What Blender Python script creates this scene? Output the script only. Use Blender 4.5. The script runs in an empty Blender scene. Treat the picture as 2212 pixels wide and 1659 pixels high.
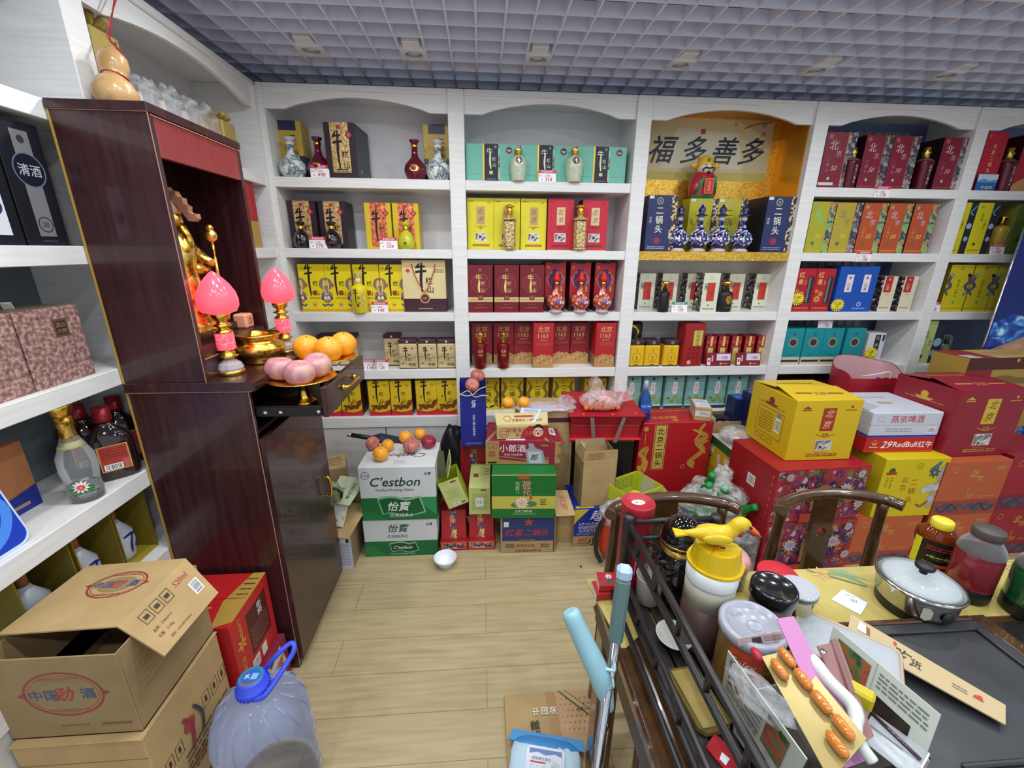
import bpy, math, random
from math import sin, cos, pi, radians, sqrt, atan2
from mathutils import Vector, Matrix
SC = bpy.context.scene; COL = SC.collection
random.seed(7)
# ---------------------------------------------------------------- camera
F_PX, YAW, PITCH, ROLL = 914.39, radians(4.1249), radians(-17.508), radians(.487)
CAM = Vector((0, 0, 1.645))
_fw = Vector((sin(YAW)*cos(PITCH), cos(YAW)*cos(PITCH), sin(PITCH)))
_rt = Vector((cos(YAW), -sin(YAW), 0)); _up = _rt.cross(_fw)
_r2 = _rt*cos(ROLL)+_up*sin(ROLL); _u2 = _up*cos(ROLL)-_rt*sin(ROLL)
cd = bpy.data.cameras.new('camera'); cd.sensor_fit = 'HORIZONTAL'; cd.sensor_width = 36
cd.lens = F_PX/2212*36; cd.clip_start = .02; cd.clip_end = 60
co = bpy.data.objects.new('camera', cd); COL.objects.link(co)
co.matrix_world = Matrix((( _r2.x, _u2.x, -_fw.x, CAM.x), (_r2.y, _u2.y, -_fw.y, CAM.y), (_r2.z, _u2.z, -_fw.z, CAM.z), (0, 0, 0, 1)))
SC.camera = co
# ---------------------------------------------------------------- world, exposure
W = bpy.data.worlds.new('world'); SC.world = W; W.use_nodes = True
W.node_tree.nodes['Background'].inputs[0].default_value = (.82, .9, 1, 1)
W.node_tree.nodes['Background'].inputs[1].default_value = .72
SC.view_settings.view_transform = 'Standard'; SC.view_settings.look = 'None'
SC.view_settings.gamma = 1; SC.view_settings.use_curve_mapping = False
SC.view_settings.exposure = .3
def lamp(name, loc, power, size=.1, col=(1, 1, 1), kind='AREA', rot=(0, 0, 0), spread=170):
    l = bpy.data.lights.new(name, kind); l.energy = power; l.color = col
    if kind == 'AREA': l.shape = 'DISK'; l.size = size; l.spread = radians(spread)
    else: l.shadow_soft_size = size
    o = bpy.data.objects.new(name, l); o.location = loc; o.rotation_euler = rot; COL.objects.link(o)
    return o
CEIL = 2.55
# the lit recessed downlights of the shop: rows just outside the top of the frame and above the camera
LIT = [(x, y) for y in (1.83, 1.1, .35) for x in (-.7, -.31, .29, 1.02, 1.75, 2.48)] + [(x, -.5) for x in (-.9, .3, 1.5, 2.6)]
for (x, y) in LIT: lamp('downlight_lamp', (x, y, CEIL-.012), 3.4 if y > 0 else 6, .095, (.95, .98, 1))
# ---------------------------------------------------------------- pixel <-> place helpers (photograph is 2212 x 1659)
def ray(x, y): return _r2*(x-1106)+_u2*(829.5-y)+_fw*F_PX
def pY(x, y, Y): d = ray(x, y); return CAM+d*((Y-CAM.y)/d.y)
def pX(x, y, X): d = ray(x, y); return CAM+d*((X-CAM.x)/d.x)
def pZ(x, y, Z): d = ray(x, y); return CAM+d*((Z-CAM.z)/d.z)
def Xat(px, Y, Z):
    a = (px-1106); A = Vector((0, Y, Z))-CAM
    return (a*A.dot(_fw)-F_PX*A.dot(_r2))/(F_PX*_r2.x-a*_fw.x)
def Zat(py, X, Y):
    b = (829.5-py); A = Vector((X, Y, 0))-CAM
    return (b*A.dot(_fw)-F_PX*A.dot(_u2))/(F_PX*_u2.z-b*_fw.z)
# ---------------------------------------------------------------- materials
MATS = {}
def hexc(h):
    h = h.lstrip('#'); c = [int(h[i:i+2], 16)/255 for i in (0, 2, 4)]
    return tuple((v/12.92 if v <= .04045 else ((v+.055)/1.055)**2.4) for v in c)+(1,)
def newmat(name):
    m = bpy.data.materials.new(name); m.use_nodes = True
    return m, m.node_tree.nodes, m.node_tree.links, m.node_tree.nodes['Principled BSDF']
def mat(col, rough=.5, metal=0, trans=0, alpha=1, emit=0, coat=0, ior=1.45, name=None):
    k = (col, rough, metal, trans, alpha, emit, coat, ior)
    if k in MATS: return MATS[k]
    m, n, l, b = newmat(name or 'paint_'+col.lstrip('#'))
    b.inputs['Base Color'].default_value = hexc(col); b.inputs['Roughness'].default_value = rough
    b.inputs['Metallic'].default_value = metal; b.inputs['Transmission Weight'].default_value = trans
    b.inputs['Alpha'].default_value = alpha; b.inputs['IOR'].default_value = ior
    b.inputs['Coat Weight'].default_value = coat
    if emit: b.inputs['Emission Color'].default_value = hexc(col); b.inputs['Emission Strength'].default_value = emit
    MATS[k] = m; return m
def node(n, t, **kw):
    x = n.new(t)
    for k, v in kw.items():
        if k.startswith('i_'):
            kk = k[2:]; x.inputs[int(kk) if kk.isdigit() else kk].default_value = v
        else: setattr(x, k, v)
    return x
def ramp(n, stops, interp='LINEAR'):
    r = n.new('ShaderNodeValToRGB'); r.color_ramp.interpolation = interp; e = r.color_ramp.elements
    while len(e) > 1: e.remove(e[-1])
    e[0].position = stops[0][0]; e[0].color = hexc(stops[0][1])
    for p, c in stops[1:]:
        q = e.new(p); q.color = hexc(c)
    return r
def texmat(name, kind, stops, scale=(1, 1, 1), rough=.5, metal=0, bump=0, interp='LINEAR', ts=5, detail=4, dist=0, coat=0, alpha=1, trans=0):
    """procedural surface: a noise / voronoi / wave texture in object space driving colour and a little bump"""
    m, n, l, b = newmat(name)
    tc = n.new('ShaderNodeTexCoord'); mp = n.new('ShaderNodeMapping'); mp.inputs['Scale'].default_value = scale
    l.new(tc.outputs['Object'], mp.inputs[0])
    if kind == 'noise':
        t = node(n, 'ShaderNodeTexNoise', i_Scale=ts, i_Detail=detail, i_Distortion=dist); out = t.outputs['Fac']
    elif kind == 'voro':
        t = node(n, 'ShaderNodeTexVoronoi', i_Scale=ts); s = n.new('ShaderNodeSeparateColor'); l.new(t.outputs['Color'], s.inputs[0]); out = s.outputs[0]
    elif kind == 'vdist':
        t = node(n, 'ShaderNodeTexVoronoi', i_Scale=ts); out = t.outputs['Distance']
    else:
        t = node(n, 'ShaderNodeTexWave', i_Scale=ts, i_Distortion=dist, i_Detail=detail); out = t.outputs['Fac']
        if kind == 'wavez': t.bands_direction = 'Z'
        if kind == 'wavey': t.bands_direction = 'Y'
    l.new(mp.outputs[0], t.inputs['Vector'])
    r = ramp(n, stops, interp); l.new(out, r.inputs[0]); l.new(r.outputs[0], b.inputs['Base Color'])
    b.inputs['Roughness'].default_value = rough; b.inputs['Metallic'].default_value = metal; b.inputs['Coat Weight'].default_value = coat
    b.inputs['Alpha'].default_value = alpha; b.inputs['Transmission Weight'].default_value = trans
    if bump:
        bp = node(n, 'ShaderNodeBump', i_Strength=bump, i_Distance=.004); l.new(out, bp.inputs['Height']); l.new(bp.outputs[0], b.inputs['Normal'])
    MATS['@'+name] = m
    return m
def M(c):
    """'#rrggbb' card colour, '@name' named material, or a material itself"""
    if not isinstance(c, str): return c
    return MATS[c] if c[0] == '@' else mat(c, .42)
GOLD = mat('#e8bd55', .24, 1, name='gold'); GOLDM = mat('#d9a83e', .38, .9, name='gold_foil'); CHROME = mat('#d8d8d8', .12, 1, name='chrome')
MATS['@gold'] = GOLD; MATS['@foil'] = GOLDM; MATS['@chrome'] = CHROME
texmat('white_laminate', 'noise', [(.3, '#dcdcdb'), (.7, '#eaeae8')], (1.5, 1.5, 30), .42, ts=3)
texmat('shelf_back', 'noise', [(.3, '#d6d5d8'), (.7, '#dfdee0')], (1, 1, 1), .6, ts=3)
texmat('kraft', 'noise', [(.3, '#a78c5e'), (.7, '#b99c6c')], (1, 1, 1), .8, ts=9)
texmat('kraft_dark', 'noise', [(.3, '#8b7450'), (.7, '#9c835b')], (1, 1, 1), .8, ts=9)
texmat('mahogany', 'noise', [(.3, '#2b1416'), (.5, '#381b1e'), (.7, '#422228')], (9, 9, .6), .3, ts=6, coat=.25)
texmat('mahogany_red', 'noise', [(.3, '#6e2222'), (.5, '#8a3232'), (.75, '#7a2828')], (60, 60, 1.2), .35, ts=4, coat=.2)
texmat('dark_wood', 'noise', [(.3, '#3a2512'), (.7, '#4e321a')], (6, 6, 6), .22, ts=5, coat=.6)
texmat('gold_scale', 'voro', [(0, '#d09c2c'), (.5, '#e6b444'), (1, '#f0cc6c')], (1, 1, 1), .3, .7, .6, ts=105)
texmat('gold_plain', 'noise', [(.3, '#c98a1c'), (.7, '#e0a435')], (1, 1, 1), .3, .7, ts=4)
texmat('gold_relief', 'noise', [(.35, '#7a5418'), (.5, '#e3b64c'), (.7, '#f7dd8e')], (1, 1, 1), .26, .9, .8, ts=40)
texmat('crinkle_gold', 'noise', [(.3, '#a07c45'), (.5, '#d8b577'), (.7, '#efd9a4')], (1, 1, 1), .35, .5, .8, ts=60)
texmat('crinkle_orange', 'noise', [(.3, '#8a4a20'), (.5, '#e0704a'), (.7, '#f0b47a')], (1, 1, 1), .35, .4, .8, ts=55)
texmat('granite_pink', 'noise', [(.3, '#5a4238'), (.5, '#94706a'), (.62, '#c49c94'), (.75, '#745850')], (1, 1, 1), .7, 0, .4, ts=90, detail=6)
texmat('dragon_holo', 'voro', [(0, '#8c8894'), (.2, '#45475c'), (.4, '#b9b4b0'), (.6, '#74504c'), (.8, '#5c6c74'), (1, '#c8c4c0')], (1, 1, 1), .3, .4, ts=70, interp='CONSTANT')
texmat('dragon_rainbow', 'voro', [(0, '#7ac48a'), (.2, '#4a5068'), (.4, '#c8b458'), (.6, '#d87a4c'), (.75, '#5a7c94'), (.9, '#d4a8b8')], (1, 1, 1), .3, .3, ts=70, interp='CONSTANT')
texmat('photo_bw', 'voro', [(0, '#1c1a1a'), (.25, '#6b6668'), (.45, '#2c282a'), (.6, '#c8c2c0'), (.72, '#3a3436'), (.9, '#8c2a34'), (.96, '#e8e4e0')], (1, 1, 1), .45, ts=70, interp='CONSTANT')
texmat('lattice_navy', 'voro', [(0, '#2b2a48'), (.35, '#cbb38c'), (.55, '#3a3040'), (.75, '#d8c39a')], (1, 1, 1), .45, ts=80, interp='CONSTANT')
texmat('cloisonne_red', 'voro', [(0, '#b4281e'), (.35, '#3a62a8'), (.5, '#d8823c'), (.62, '#e8e4e8'), (.75, '#b8322a'), (.9, '#e0b850')], (1, 1, 1), .18, 0, ts=75, interp='CONSTANT', coat=.8)
texmat('porcelain_blue', 'voro', [(0, '#1c2468'), (.25, '#dcdfee'), (.38, '#141a52'), (.6, '#c8cee6'), (.7, '#1c2260'), (.86, '#b88464'), (.92, '#4c66b0')], (1, 1, 1), .12, 0, ts=85, interp='CONSTANT', coat=.8)
texmat('porcelain_white', 'noise', [(.42, '#e4ece8'), (.5, '#a8bab8'), (.56, '#33506a'), (.66, '#dfe6e0')], (1, 1, 1), .12, 0, ts=22, dist=1.5, coat=.8)
texmat('embroidery', 'voro', [(0, '#3c4a7c'), (.25, '#c87a44'), (.45, '#6a86a0'), (.6, '#8a3030'), (.78, '#d8b870'), (.9, '#38405c')], (1, 1, 1), .5, ts=75, interp='CONSTANT')
texmat('damask', 'voro', [(0, '#8a3050'), (.25, '#9a2c38'), (.5, '#4e3670'), (.65, '#a83040'), (.85, '#64743c'), (.93, '#c8a0b0')], (1, 1, 1), .45, ts=40, interp='CONSTANT')
texmat('embossed', 'noise', [(.4, '#b7c2a8'), (.6, '#c5d0b6')], (1, 1, 1), .15, 0, .9, ts=50, coat=.8)
texmat('photo_mix', 'noise', [(.35, '#2c3440'), (.45, '#e8e4dc'), (.55, '#5c6c7c'), (.7, '#b4763c')], (1, 1, 1), .4, ts=20, dist=.6, detail=2)
texmat('photo_green', 'noise', [(.35, '#20301e'), (.5, '#4a6a3c'), (.6, '#a84a30'), (.7, '#304a44')], (1, 1, 1), .4, ts=25, dist=1)
texmat('photo_dark', 'noise', [(.35, '#141212'), (.6, '#4a3426'), (.75, '#8a6a4c')], (1, 1, 1), .4, ts=16)
texmat('gold_glass', 'noise', [(.4, '#b79552'), (.5, '#f4e3ac'), (.6, '#8a6428'), (.7, '#d8b978')], (1, 1, 1), .12, .55, .8, ts=60)
texmat('cloth_gold', 'noise', [(.35, '#a89850'), (.65, '#bfae66')], (1, 1, 1), .75, ts=7, bump=.1)
texmat('slate', 'noise', [(.35, '#26272a'), (.6, '#33353a'), (.8, '#43464b')], (1, 1, 1), .4, ts=8)
texmat('wave_print', 'noise', [(.42, '#0b2f8c'), (.52, '#1c5cc0'), (.6, '#5ca4dc'), (.7, '#c8e4f4')], (1, 1, 1.4), .3, ts=9, dist=1.2)
texmat('apple_skin', 'noise', [(.35, '#a04a4c'), (.5, '#c07a6c'), (.65, '#b85c58'), (.8, '#d8b088')], (4, 4, 1), .38, ts=14)
texmat('apple_pale', 'noise', [(.35, '#b47884'), (.5, '#bf8690'), (.66, '#c59c8c')], (3, 3, 1), .4, ts=12)
texmat('orange_peel', 'noise', [(.35, '#ef9a20'), (.65, '#f8ac34')], (1, 1, 1), .4, 0, .25, ts=90)
texmat('gourd_skin', 'noise', [(.35, '#b98f5a'), (.6, '#d0a870'), (.75, '#8c5a38')], (1, 1, 1), .25, ts=9, coat=.4)
def film(name, col, a):
    """thin clear plastic film: mostly see-through, glossy where it creases"""
    m, n, l, b = newmat(name)
    b.inputs['Base Color'].default_value = hexc(col); b.inputs['Roughness'].default_value = .18
    tr = n.new('ShaderNodeBsdfTransparent'); mx = n.new('ShaderNodeMixShader'); no = node(n, 'ShaderNodeTexNoise', i_Scale=18, i_Detail=4, i_Distortion=1.2)
    tc = n.new('ShaderNodeTexCoord'); l.new(tc.outputs['Object'], no.inputs['Vector'])
    mr = node(n, 'ShaderNodeMapRange', i_1=.35, i_2=.7, i_3=a*.16, i_4=min(1, a*.95)); l.new(no.outputs['Fac'], mr.inputs[0])
    bp = node(n, 'ShaderNodeBump', i_Strength=.35, i_Distance=.01); l.new(no.outputs['Fac'], bp.inputs['Height']); l.new(bp.outputs[0], b.inputs['Normal'])
    l.new(mr.outputs[0], mx.inputs[0]); l.new(tr.outputs[0], mx.inputs[1]); l.new(b.outputs[0], mx.inputs[2])
    l.new(mx.outputs[0], n['Material Output'].inputs[0]); MATS['@'+name] = m; return m
film('clear_film', '#e4e6ea', .42); film('pink_film', '#ead2d4', .72); film('milky_film', '#d6dbd8', .75); 
def shell(name, col, a, rough=.06):
    """clear hard plastic or glass wall: even, see-through, with fresnel gloss"""
    m, n, l, b = newmat(name); b.inputs['Base Color'].default_value = hexc(col); b.inputs['Roughness'].default_value = rough
    tr = n.new('ShaderNodeBsdfTransparent'); tr.inputs[0].default_value = tuple(1-(1-c)*.35 for c in hexc(col)[:3])+(1,); mx = n.new('ShaderNodeMixShader'); fr = node(n, 'ShaderNodeFresnel', i_IOR=1.45)
    ad = n.new('ShaderNodeMath'); ad.operation = 'ADD'; ad.use_clamp = True; ad.inputs[1].default_value = a; l.new(fr.outputs[0], ad.inputs[0]); l.new(ad.outputs[0], mx.inputs[0]); l.new(tr.outputs[0], mx.inputs[1]); l.new(b.outputs[0], mx.inputs[2])
    l.new(mx.outputs[0], n['Material Output'].inputs[0]); MATS['@'+name] = m; return m
shell('clear_shell', '#e8ecee', .1); shell('jug_shell', '#dde4fa', .03); shell('lid_glass', '#d4dadc', .1); shell('frosted_film', '#c6ccd2', .5, .35)
GLASS = mat('#f4f8f6', .03, 0, 1, ior=1.3, name='clear_glass'); WATER = mat('#dfeaf4', .02, 0, 1, ior=1.2, name='clear_plastic')
# ---------------------------------------------------------------- lettering
_fc = bpy.data.curves.new('lettering', 'FONT'); _fc.resolution_u = 2
_fo = bpy.data.objects.new('lettering', _fc); COL.objects.link(_fo); _GC = {}
def glyph(s, bold=0, shear=0):
    k = (s, bold, shear)
    if k not in _GC:
        _fc.body = s; _fc.offset = bold; _fc.shear = shear; bpy.context.view_layer.update()
        me = bpy.data.meshes.new_from_object(_fo.evaluated_get(bpy.context.evaluated_depsgraph_get()))
        vs = [(v.co.x, v.co.y) for v in me.vertices]; fs = [tuple(p.vertices) for p in me.polygons]
        xs = [v[0] for v in vs] or [0]; ys = [v[1] for v in vs] or [0]
        cx, cy = (min(xs)+max(xs))/2, (min(ys)+max(ys))/2; hh = max(max(ys)-min(ys), .3)
        _GC[k] = ([((x-cx), (y-cy)) for x, y in vs], fs, max(xs)-min(xs), hh); bpy.data.meshes.remove(me)
    return _GC[k]
def smooth(pts, n=5):
    if len(pts) < 3: return list(pts)
    out = []; P = [pts[0]]+list(pts)+[pts[-1]]
    for i in range(1, len(P)-2):
        for k in range(n):
            t = k/n; a, b, c, d = P[i-1], P[i], P[i+1], P[i+2]
            out.append(tuple(.5*(2*b[j]+(c[j]-a[j])*t+(2*a[j]-5*b[j]+4*c[j]-d[j])*t*t+(3*b[j]-a[j]-3*c[j]+d[j])*t**3) for j in range(len(b))))
    out.append(tuple(pts[-1])); return out
# ---------------------------------------------------------------- mesh builder
class MB:
    def __init__(s): s.v = []; s.f = []; s.mi = []; s.sm = []; s.ms = []
    def idx(s, m):
        m = M(m)
        if m not in s.ms: s.ms.append(m)
        return s.ms.index(m)
    def add(s, vs, fs, m, sm=False, X=None):
        b = len(s.v); i = s.idx(m)
        s.v += [tuple(X @ Vector(p)) for p in vs] if X else [tuple(p) for p in vs]
        for f in fs: s.f.append(tuple(b+k for k in f)); s.mi.append(i); s.sm.append(sm)
        return s
    def box(s, x0, x1, y0, y1, z0, z1, m, X=None, c=0):
        if c <= 0:
            vs = [(x, y, z) for z in (z0, z1) for y in (y0, y1) for x in (x0, x1)]
            return s.add(vs, [(0, 2, 3, 1), (4, 5, 7, 6), (0, 1, 5, 4), (2, 6, 7, 3), (0, 4, 6, 2), (1, 3, 7, 5)], m, False, X)
        cx, cy, cz = (x0+x1)/2, (y0+y1)/2, (z0+z1)/2; hx, hy, hz = (x1-x0)/2, (y1-y0)/2, (z1-z0)/2; vs = []; ix = {}
        for sx in (-1, 1):
            for sy in (-1, 1):
                for sz in (-1, 1):
                    for a in range(3):
                        q = [sx*(hx-c), sy*(hy-c), sz*(hz-c)]; q[a] = (sx*hx, sy*hy, sz*hz)[a]
                        ix[(sx, sy, sz, a)] = len(vs); vs.append((cx+q[0], cy+q[1], cz+q[2]))
        fs = []
        for a in range(3):
            o = [b for b in range(3) if b != a]
            for sg in (-1, 1):
                r = []
                for u, w in ((-1, -1), (1, -1), (1, 1), (-1, 1)):
                    k = [0, 0, 0]; k[a] = sg; k[o[0]] = u; k[o[1]] = w; r.append(ix[tuple(k)+(a,)])
                fl = (sg > 0) == (a != 1); fs.append(tuple(r) if fl else tuple(r[::-1]))
        for a in range(3):
            o = [b for b in range(3) if b != a]
            for u in (-1, 1):
                for w in (-1, 1):
                    k0 = [0, 0, 0]; k0[o[0]] = u; k0[o[1]] = w; k1 = list(k0); k0[a] = -1; k1[a] = 1
                    fs.append((ix[tuple(k0)+(o[0],)], ix[tuple(k0)+(o[1],)], ix[tuple(k1)+(o[1],)], ix[tuple(k1)+(o[0],)]))
        for sx in (-1, 1):
            for sy in (-1, 1):
                for sz in (-1, 1): fs.append(tuple(ix[(sx, sy, sz, a)] for a in range(3)))
        return s.add(vs, fs, m, False, X)
    def lathe(s, prof, m, seg=28, X=None, mats=None, sm=True, sq=0, ell=1, caps=True):
        """prof [(r, z)]; mats optional list per ring gap; sq>0 squares the section; ell flattens it in y"""
        vs = []; n = len(prof)
        for r, z in prof:
            for k in range(seg):
                a = 2*pi*k/seg; ca, sa = cos(a), sin(a); q = 1
                if sq: q = 1/((abs(ca)**(2+sq)+abs(sa)**(2+sq))**(1/(2+sq)))
                vs.append((r*q*ca, r*q*sa*ell, z))
        for i in range(n-1):
            fs = [(i*seg+k, i*seg+(k+1) % seg, (i+1)*seg+(k+1) % seg, (i+1)*seg+k) for k in range(seg)]
            b = len(s.v)
            if i == 0: base = b; s.v += [tuple(X @ Vector(p)) for p in vs] if X else vs
            mm = s.idx(mats[i] if mats and i < len(mats) and mats[i] else m)
            for f in fs: s.f.append(tuple(base+k for k in f)); s.mi.append(mm); s.sm.append(sm)
        for ring, rev, mmx in ((0, True, 0), (n-1, False, n-2)):
            if caps and prof[ring][0] > 1e-5:
                f = tuple(base+ring*seg+k for k in range(seg)); s.f.append(f[::-1] if rev else f)
                s.mi.append(s.idx(mats[mmx] if mats and mmx < len(mats) and mats[mmx] else m)); s.sm.append(False)
        return s
    def tube(s, pts, r, m, seg=10, closed=False, X=None, sm=True, caps=True):
        P = [Vector(p) for p in pts]; n = len(P); rs = r if isinstance(r, (list, tuple)) else [r]*n; vs = []; up = None
        for i in range(n):
            t = (P[(i+1) % n]-P[i-1]) if closed or 0 < i < n-1 else (P[1]-P[0] if i == 0 else P[-1]-P[-2])
            t = t.normalized() if t.length else Vector((0, 0, 1))
            if up is None: up = t.orthogonal().normalized()
            up = (up-t*up.dot(t)); up = up.normalized() if up.length > 1e-6 else t.orthogonal().normalized()
            sd = t.cross(up)
            for k in range(seg):
                a = 2*pi*k/seg; vs.append(tuple(P[i]+(up*cos(a)+sd*sin(a))*rs[i]))
        fs = []
        for i in range(n if closed else n-1):
            j = (i+1) % n
            fs += [(i*seg+k, i*seg+(k+1) % seg, j*seg+(k+1) % seg, j*seg+k) for k in range(seg)]
        s.add(vs, fs, m, sm, X)
        if caps and not closed: s.add([], [], m); b = len(s.v)-len(vs); i = s.idx(m); s.f += [tuple(b+k for k in range(seg))[::-1], tuple(b+(n-1)*seg+k for k in range(seg))]; s.mi += [i, i]; s.sm += [False, False]
        return s
    def prism(s, poly, t0, t1, m, X=None, axis='z', m2=None):
        """2D outline extruded; axis z: (x,y,t)  y: (x,t,y)  x: (t,x,y)"""
        n = len(poly); g = {'z': lambda p, t: (p[0], p[1], t), 'y': lambda p, t: (p[0], t, p[1]), 'x': lambda p, t: (t, p[0], p[1])}[axis]
        vs = [g(p, t0) for p in poly]+[g(p, t1) for p in poly]
        s.add(vs, [tuple(range(n))[::-1], tuple(range(n, 2*n))], m, False, X)
        s.add(vs, [(k, (k+1) % n, n+(k+1) % n, n+k) for k in range(n)], m2 or m, False, X); return s
    def blob(s, c, r, m, seg=16, rings=10, sc=(1, 1, 1), X=None, fn=None):
        vs = []; fs = []
        for i in range(rings+1):
            th = pi*i/rings
            for k in range(seg):
                a = 2*pi*k/seg; p = [sin(th)*cos(a), sin(th)*sin(a), cos(th)]; q = fn(p) if fn else 1
                vs.append((c[0]+r*sc[0]*p[0]*q, c[1]+r*sc[1]*p[1]*q, c[2]+r*sc[2]*p[2]*q))
        for i in range(rings): fs += [(i*seg+k, (i+1)*seg+k, (i+1)*seg+(k+1) % seg, i*seg+(k+1) % seg) for k in range(seg)]
        return s.add(vs, fs, m, True, X)
    # ---- printing on a flat face: O origin (lower left), U, V unit vectors, N outward, w, h size
    def art(s, O, U, V, N, w, h, ops, lay=.00012, k0=1, X=None, curve=None):
        O, U, V, N = Vector(O), Vector(U), Vector(V), Vector(N)
        def P(x, y, k):
            if curve: q = Vector(curve(x, y, k))
            else: q = O+U*(x*w)+V*(y*h)+N*k
            return tuple(X @ q) if X else tuple(q)
        def poly(pts, c, k): s.add([P(x, y, k) for x, y in pts], [tuple(range(len(pts)))], c)
        def ring(cx, cy, r, t, c, k, ry=None, n=28):
            q = (w/h); ry = ry or r
            o = [P(cx+r*cos(2*pi*i/n), cy+ry*q*sin(2*pi*i/n), k) for i in range(n)]
            i_ = [P(cx+(r-t)*cos(2*pi*i/n), cy+(ry-t)*q*sin(2*pi*i/n), k) for i in range(n)]
            s.add(o+i_, [(a, (a+1) % n, n+(a+1) % n, n+a) for a in range(n)], c)
        for j, op in enumerate(ops):
            k = (k0+j)*lay; t = op[0]
            if t == 'r':
                _, x0, y0, x1, y1, c = op; nx = 6 if curve else 1
                for a in range(nx):
                    xa, xb = x0+(x1-x0)*a/nx, x0+(x1-x0)*(a+1)/nx; poly([(xa, y0), (xb, y0), (xb, y1), (xa, y1)], c, k)
            elif t == 'p': poly(op[1], op[2], k)
            elif t == 'o':
                cx, cy, r, c = op[1:5]; ry = op[5] if len(op) > 5 else r; n = 22
                poly([(cx+r*cos(2*pi*i/n), cy+ry*w/h*sin(2*pi*i/n)) for i in range(n)], c, k)
            elif t == 'g': ring(*op[1:6], k, op[6] if len(op) > 6 else None)
            elif t == 'f':
                x0, y0, x1, y1, tw, c = op[1:7]; q = w/h
                for a in ((x0, y0, x1, y0+tw*q), (x0, y1-tw*q, x1, y1), (x0, y0, x0+tw, y1), (x1-tw, y0, x1, y1)): poly([(a[0], a[1]), (a[2], a[1]), (a[2], a[3]), (a[0], a[3])], c, k)
            elif t == 'd':
                cx, cy, r, c = op[1:5]; q = w/h; poly([(cx-r, cy), (cx, cy-r*q), (cx+r, cy), (cx, cy+r*q)], c, k)
            elif t == 'star':
                cx, cy, r, c = op[1:5]; n = op[5] if len(op) > 5 else 5; q = w/h; ir = op[6] if len(op) > 6 else .42
                poly([(cx+(r if i % 2 == 0 else r*ir)*sin(pi*i/n), cy+(r if i % 2 == 0 else r*ir)*q*cos(pi*i/n)) for i in range(2*n)], c, k)
            elif t == 's':                                             # brush stroke through points, width in share of w
                pts = smooth(op[1]); wd = op[2]; c = op[3]; q = w/h; n = len(pts); L = []; R = []
                for i, p in enumerate(pts):
                    a = pts[max(i-1, 0)]; b = pts[min(i+1, n-1)]; dx, dy = (b[0]-a[0]), (b[1]-a[1])/q; d = sqrt(dx*dx+dy*dy) or 1
                    ww = wd/2*(1 if len(op) > 4 and op[4] == 'c' else (.45+.75*sin(pi*min(1, (i+.6)/n))**.7)); L.append((p[0]-dy/d*ww, p[1]+dx/d*ww*q)); R.append((p[0]+dy/d*ww, p[1]-dx/d*ww*q))
                s.add([P(x, y, k) for x, y in L]+[P(x, y, k) for x, y in R], [(n+i, n+i+1, i+1, i) for i in range(n-1)], c)
            elif t == 't':                                             # text: string, centre, size (share of w), colour, flags: v vertical, b bold, i slanted, 9/-9 turned
                _, tx, cx, cy, sz, c = op[:6]; fl = op[6] if len(op) > 6 else ''; q = w/h
                bold = .011 if 'B' in fl else .006 if 'b' in fl else 0; sh = .3 if 'i' in fl else 0
                lines = list(tx) if 'v' in fl else [tx]; step = op[7] if len(op) > 7 else 1.08
                for li, ln in enumerate(lines):
                    if ln == ' ': continue
                    gv, gf, gw, gh = glyph(ln, bold, sh); oy = ((len(lines)-1)/2-li)*sz*step
                    sq_ = op[8] if len(op) > 8 else 1
                    pp = []
                    for x, y in gv:
                        X_, Y_ = x*sz*sq_, y*sz+oy
                        if 'r' in fl: X_, Y_ = -Y_, X_
                        if 'l' in fl: X_, Y_ = Y_, -X_
                        if 'u' in fl: X_, Y_ = -X_, -Y_
                        pp.append(P(cx+X_, cy+Y_*q, k))
                    s.add(pp, gf, c)
            elif t == 'L':                                             # fine print
                x0, y0, x1, y1, n, c = op[1:7]; rr = random.Random(n)
                for i in range(n):
                    yy = y1-(y1-y0)*(i+.5)/n; hh = (y1-y0)/n*.22; x = x0
                    while x < x1-.01:
                        l_ = min(x1-x, (x1-x0)*rr.uniform(.06, .22)); poly([(x, yy-hh), (x+l_, yy-hh), (x+l_, yy+hh), (x, yy+hh)], c, k); x += l_+(x1-x0)*.03
            elif t == 'B':                                             # barcode
                x0, y0, x1, y1 = op[1:5]; poly([(x0, y0), (x1, y0), (x1, y1), (x0, y1)], '#f4f4f2', k); rr = random.Random(3); x = x0+(x1-x0)*.08
                while x < x1-(x1-x0)*.1:
                    b_ = (x1-x0)*rr.uniform(.015, .05); poly([(x, y0+(y1-y0)*.12), (x+b_, y0+(y1-y0)*.12), (x+b_, y1-(y1-y0)*.12), (x, y1-(y1-y0)*.12)], '#222222', k+(.0009 if curve else lay*.5)); x += b_+(x1-x0)*rr.uniform(.02, .06)
            elif t == 'fl':                                            # flower: cx, cy, r, petals, colour, centre
                cx, cy, r, n, c, c2 = op[1:7]; q = w/h
                for i in range(n):
                    a = 2*pi*i/n+.2; pts = []
                    for u_, v_ in ((0, 0), (.5, .2), (1, .0), (.5, -.2)): pts.append((cx+r*(u_*cos(a)-v_*sin(a)), cy+r*q*(u_*sin(a)+v_*cos(a))))
                    poly(pts, c, k)
                poly([(cx+r*.25*cos(i), cy+r*.25*q*sin(i)) for i in range(6)], c2, k+lay*.5)
        return s
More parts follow.
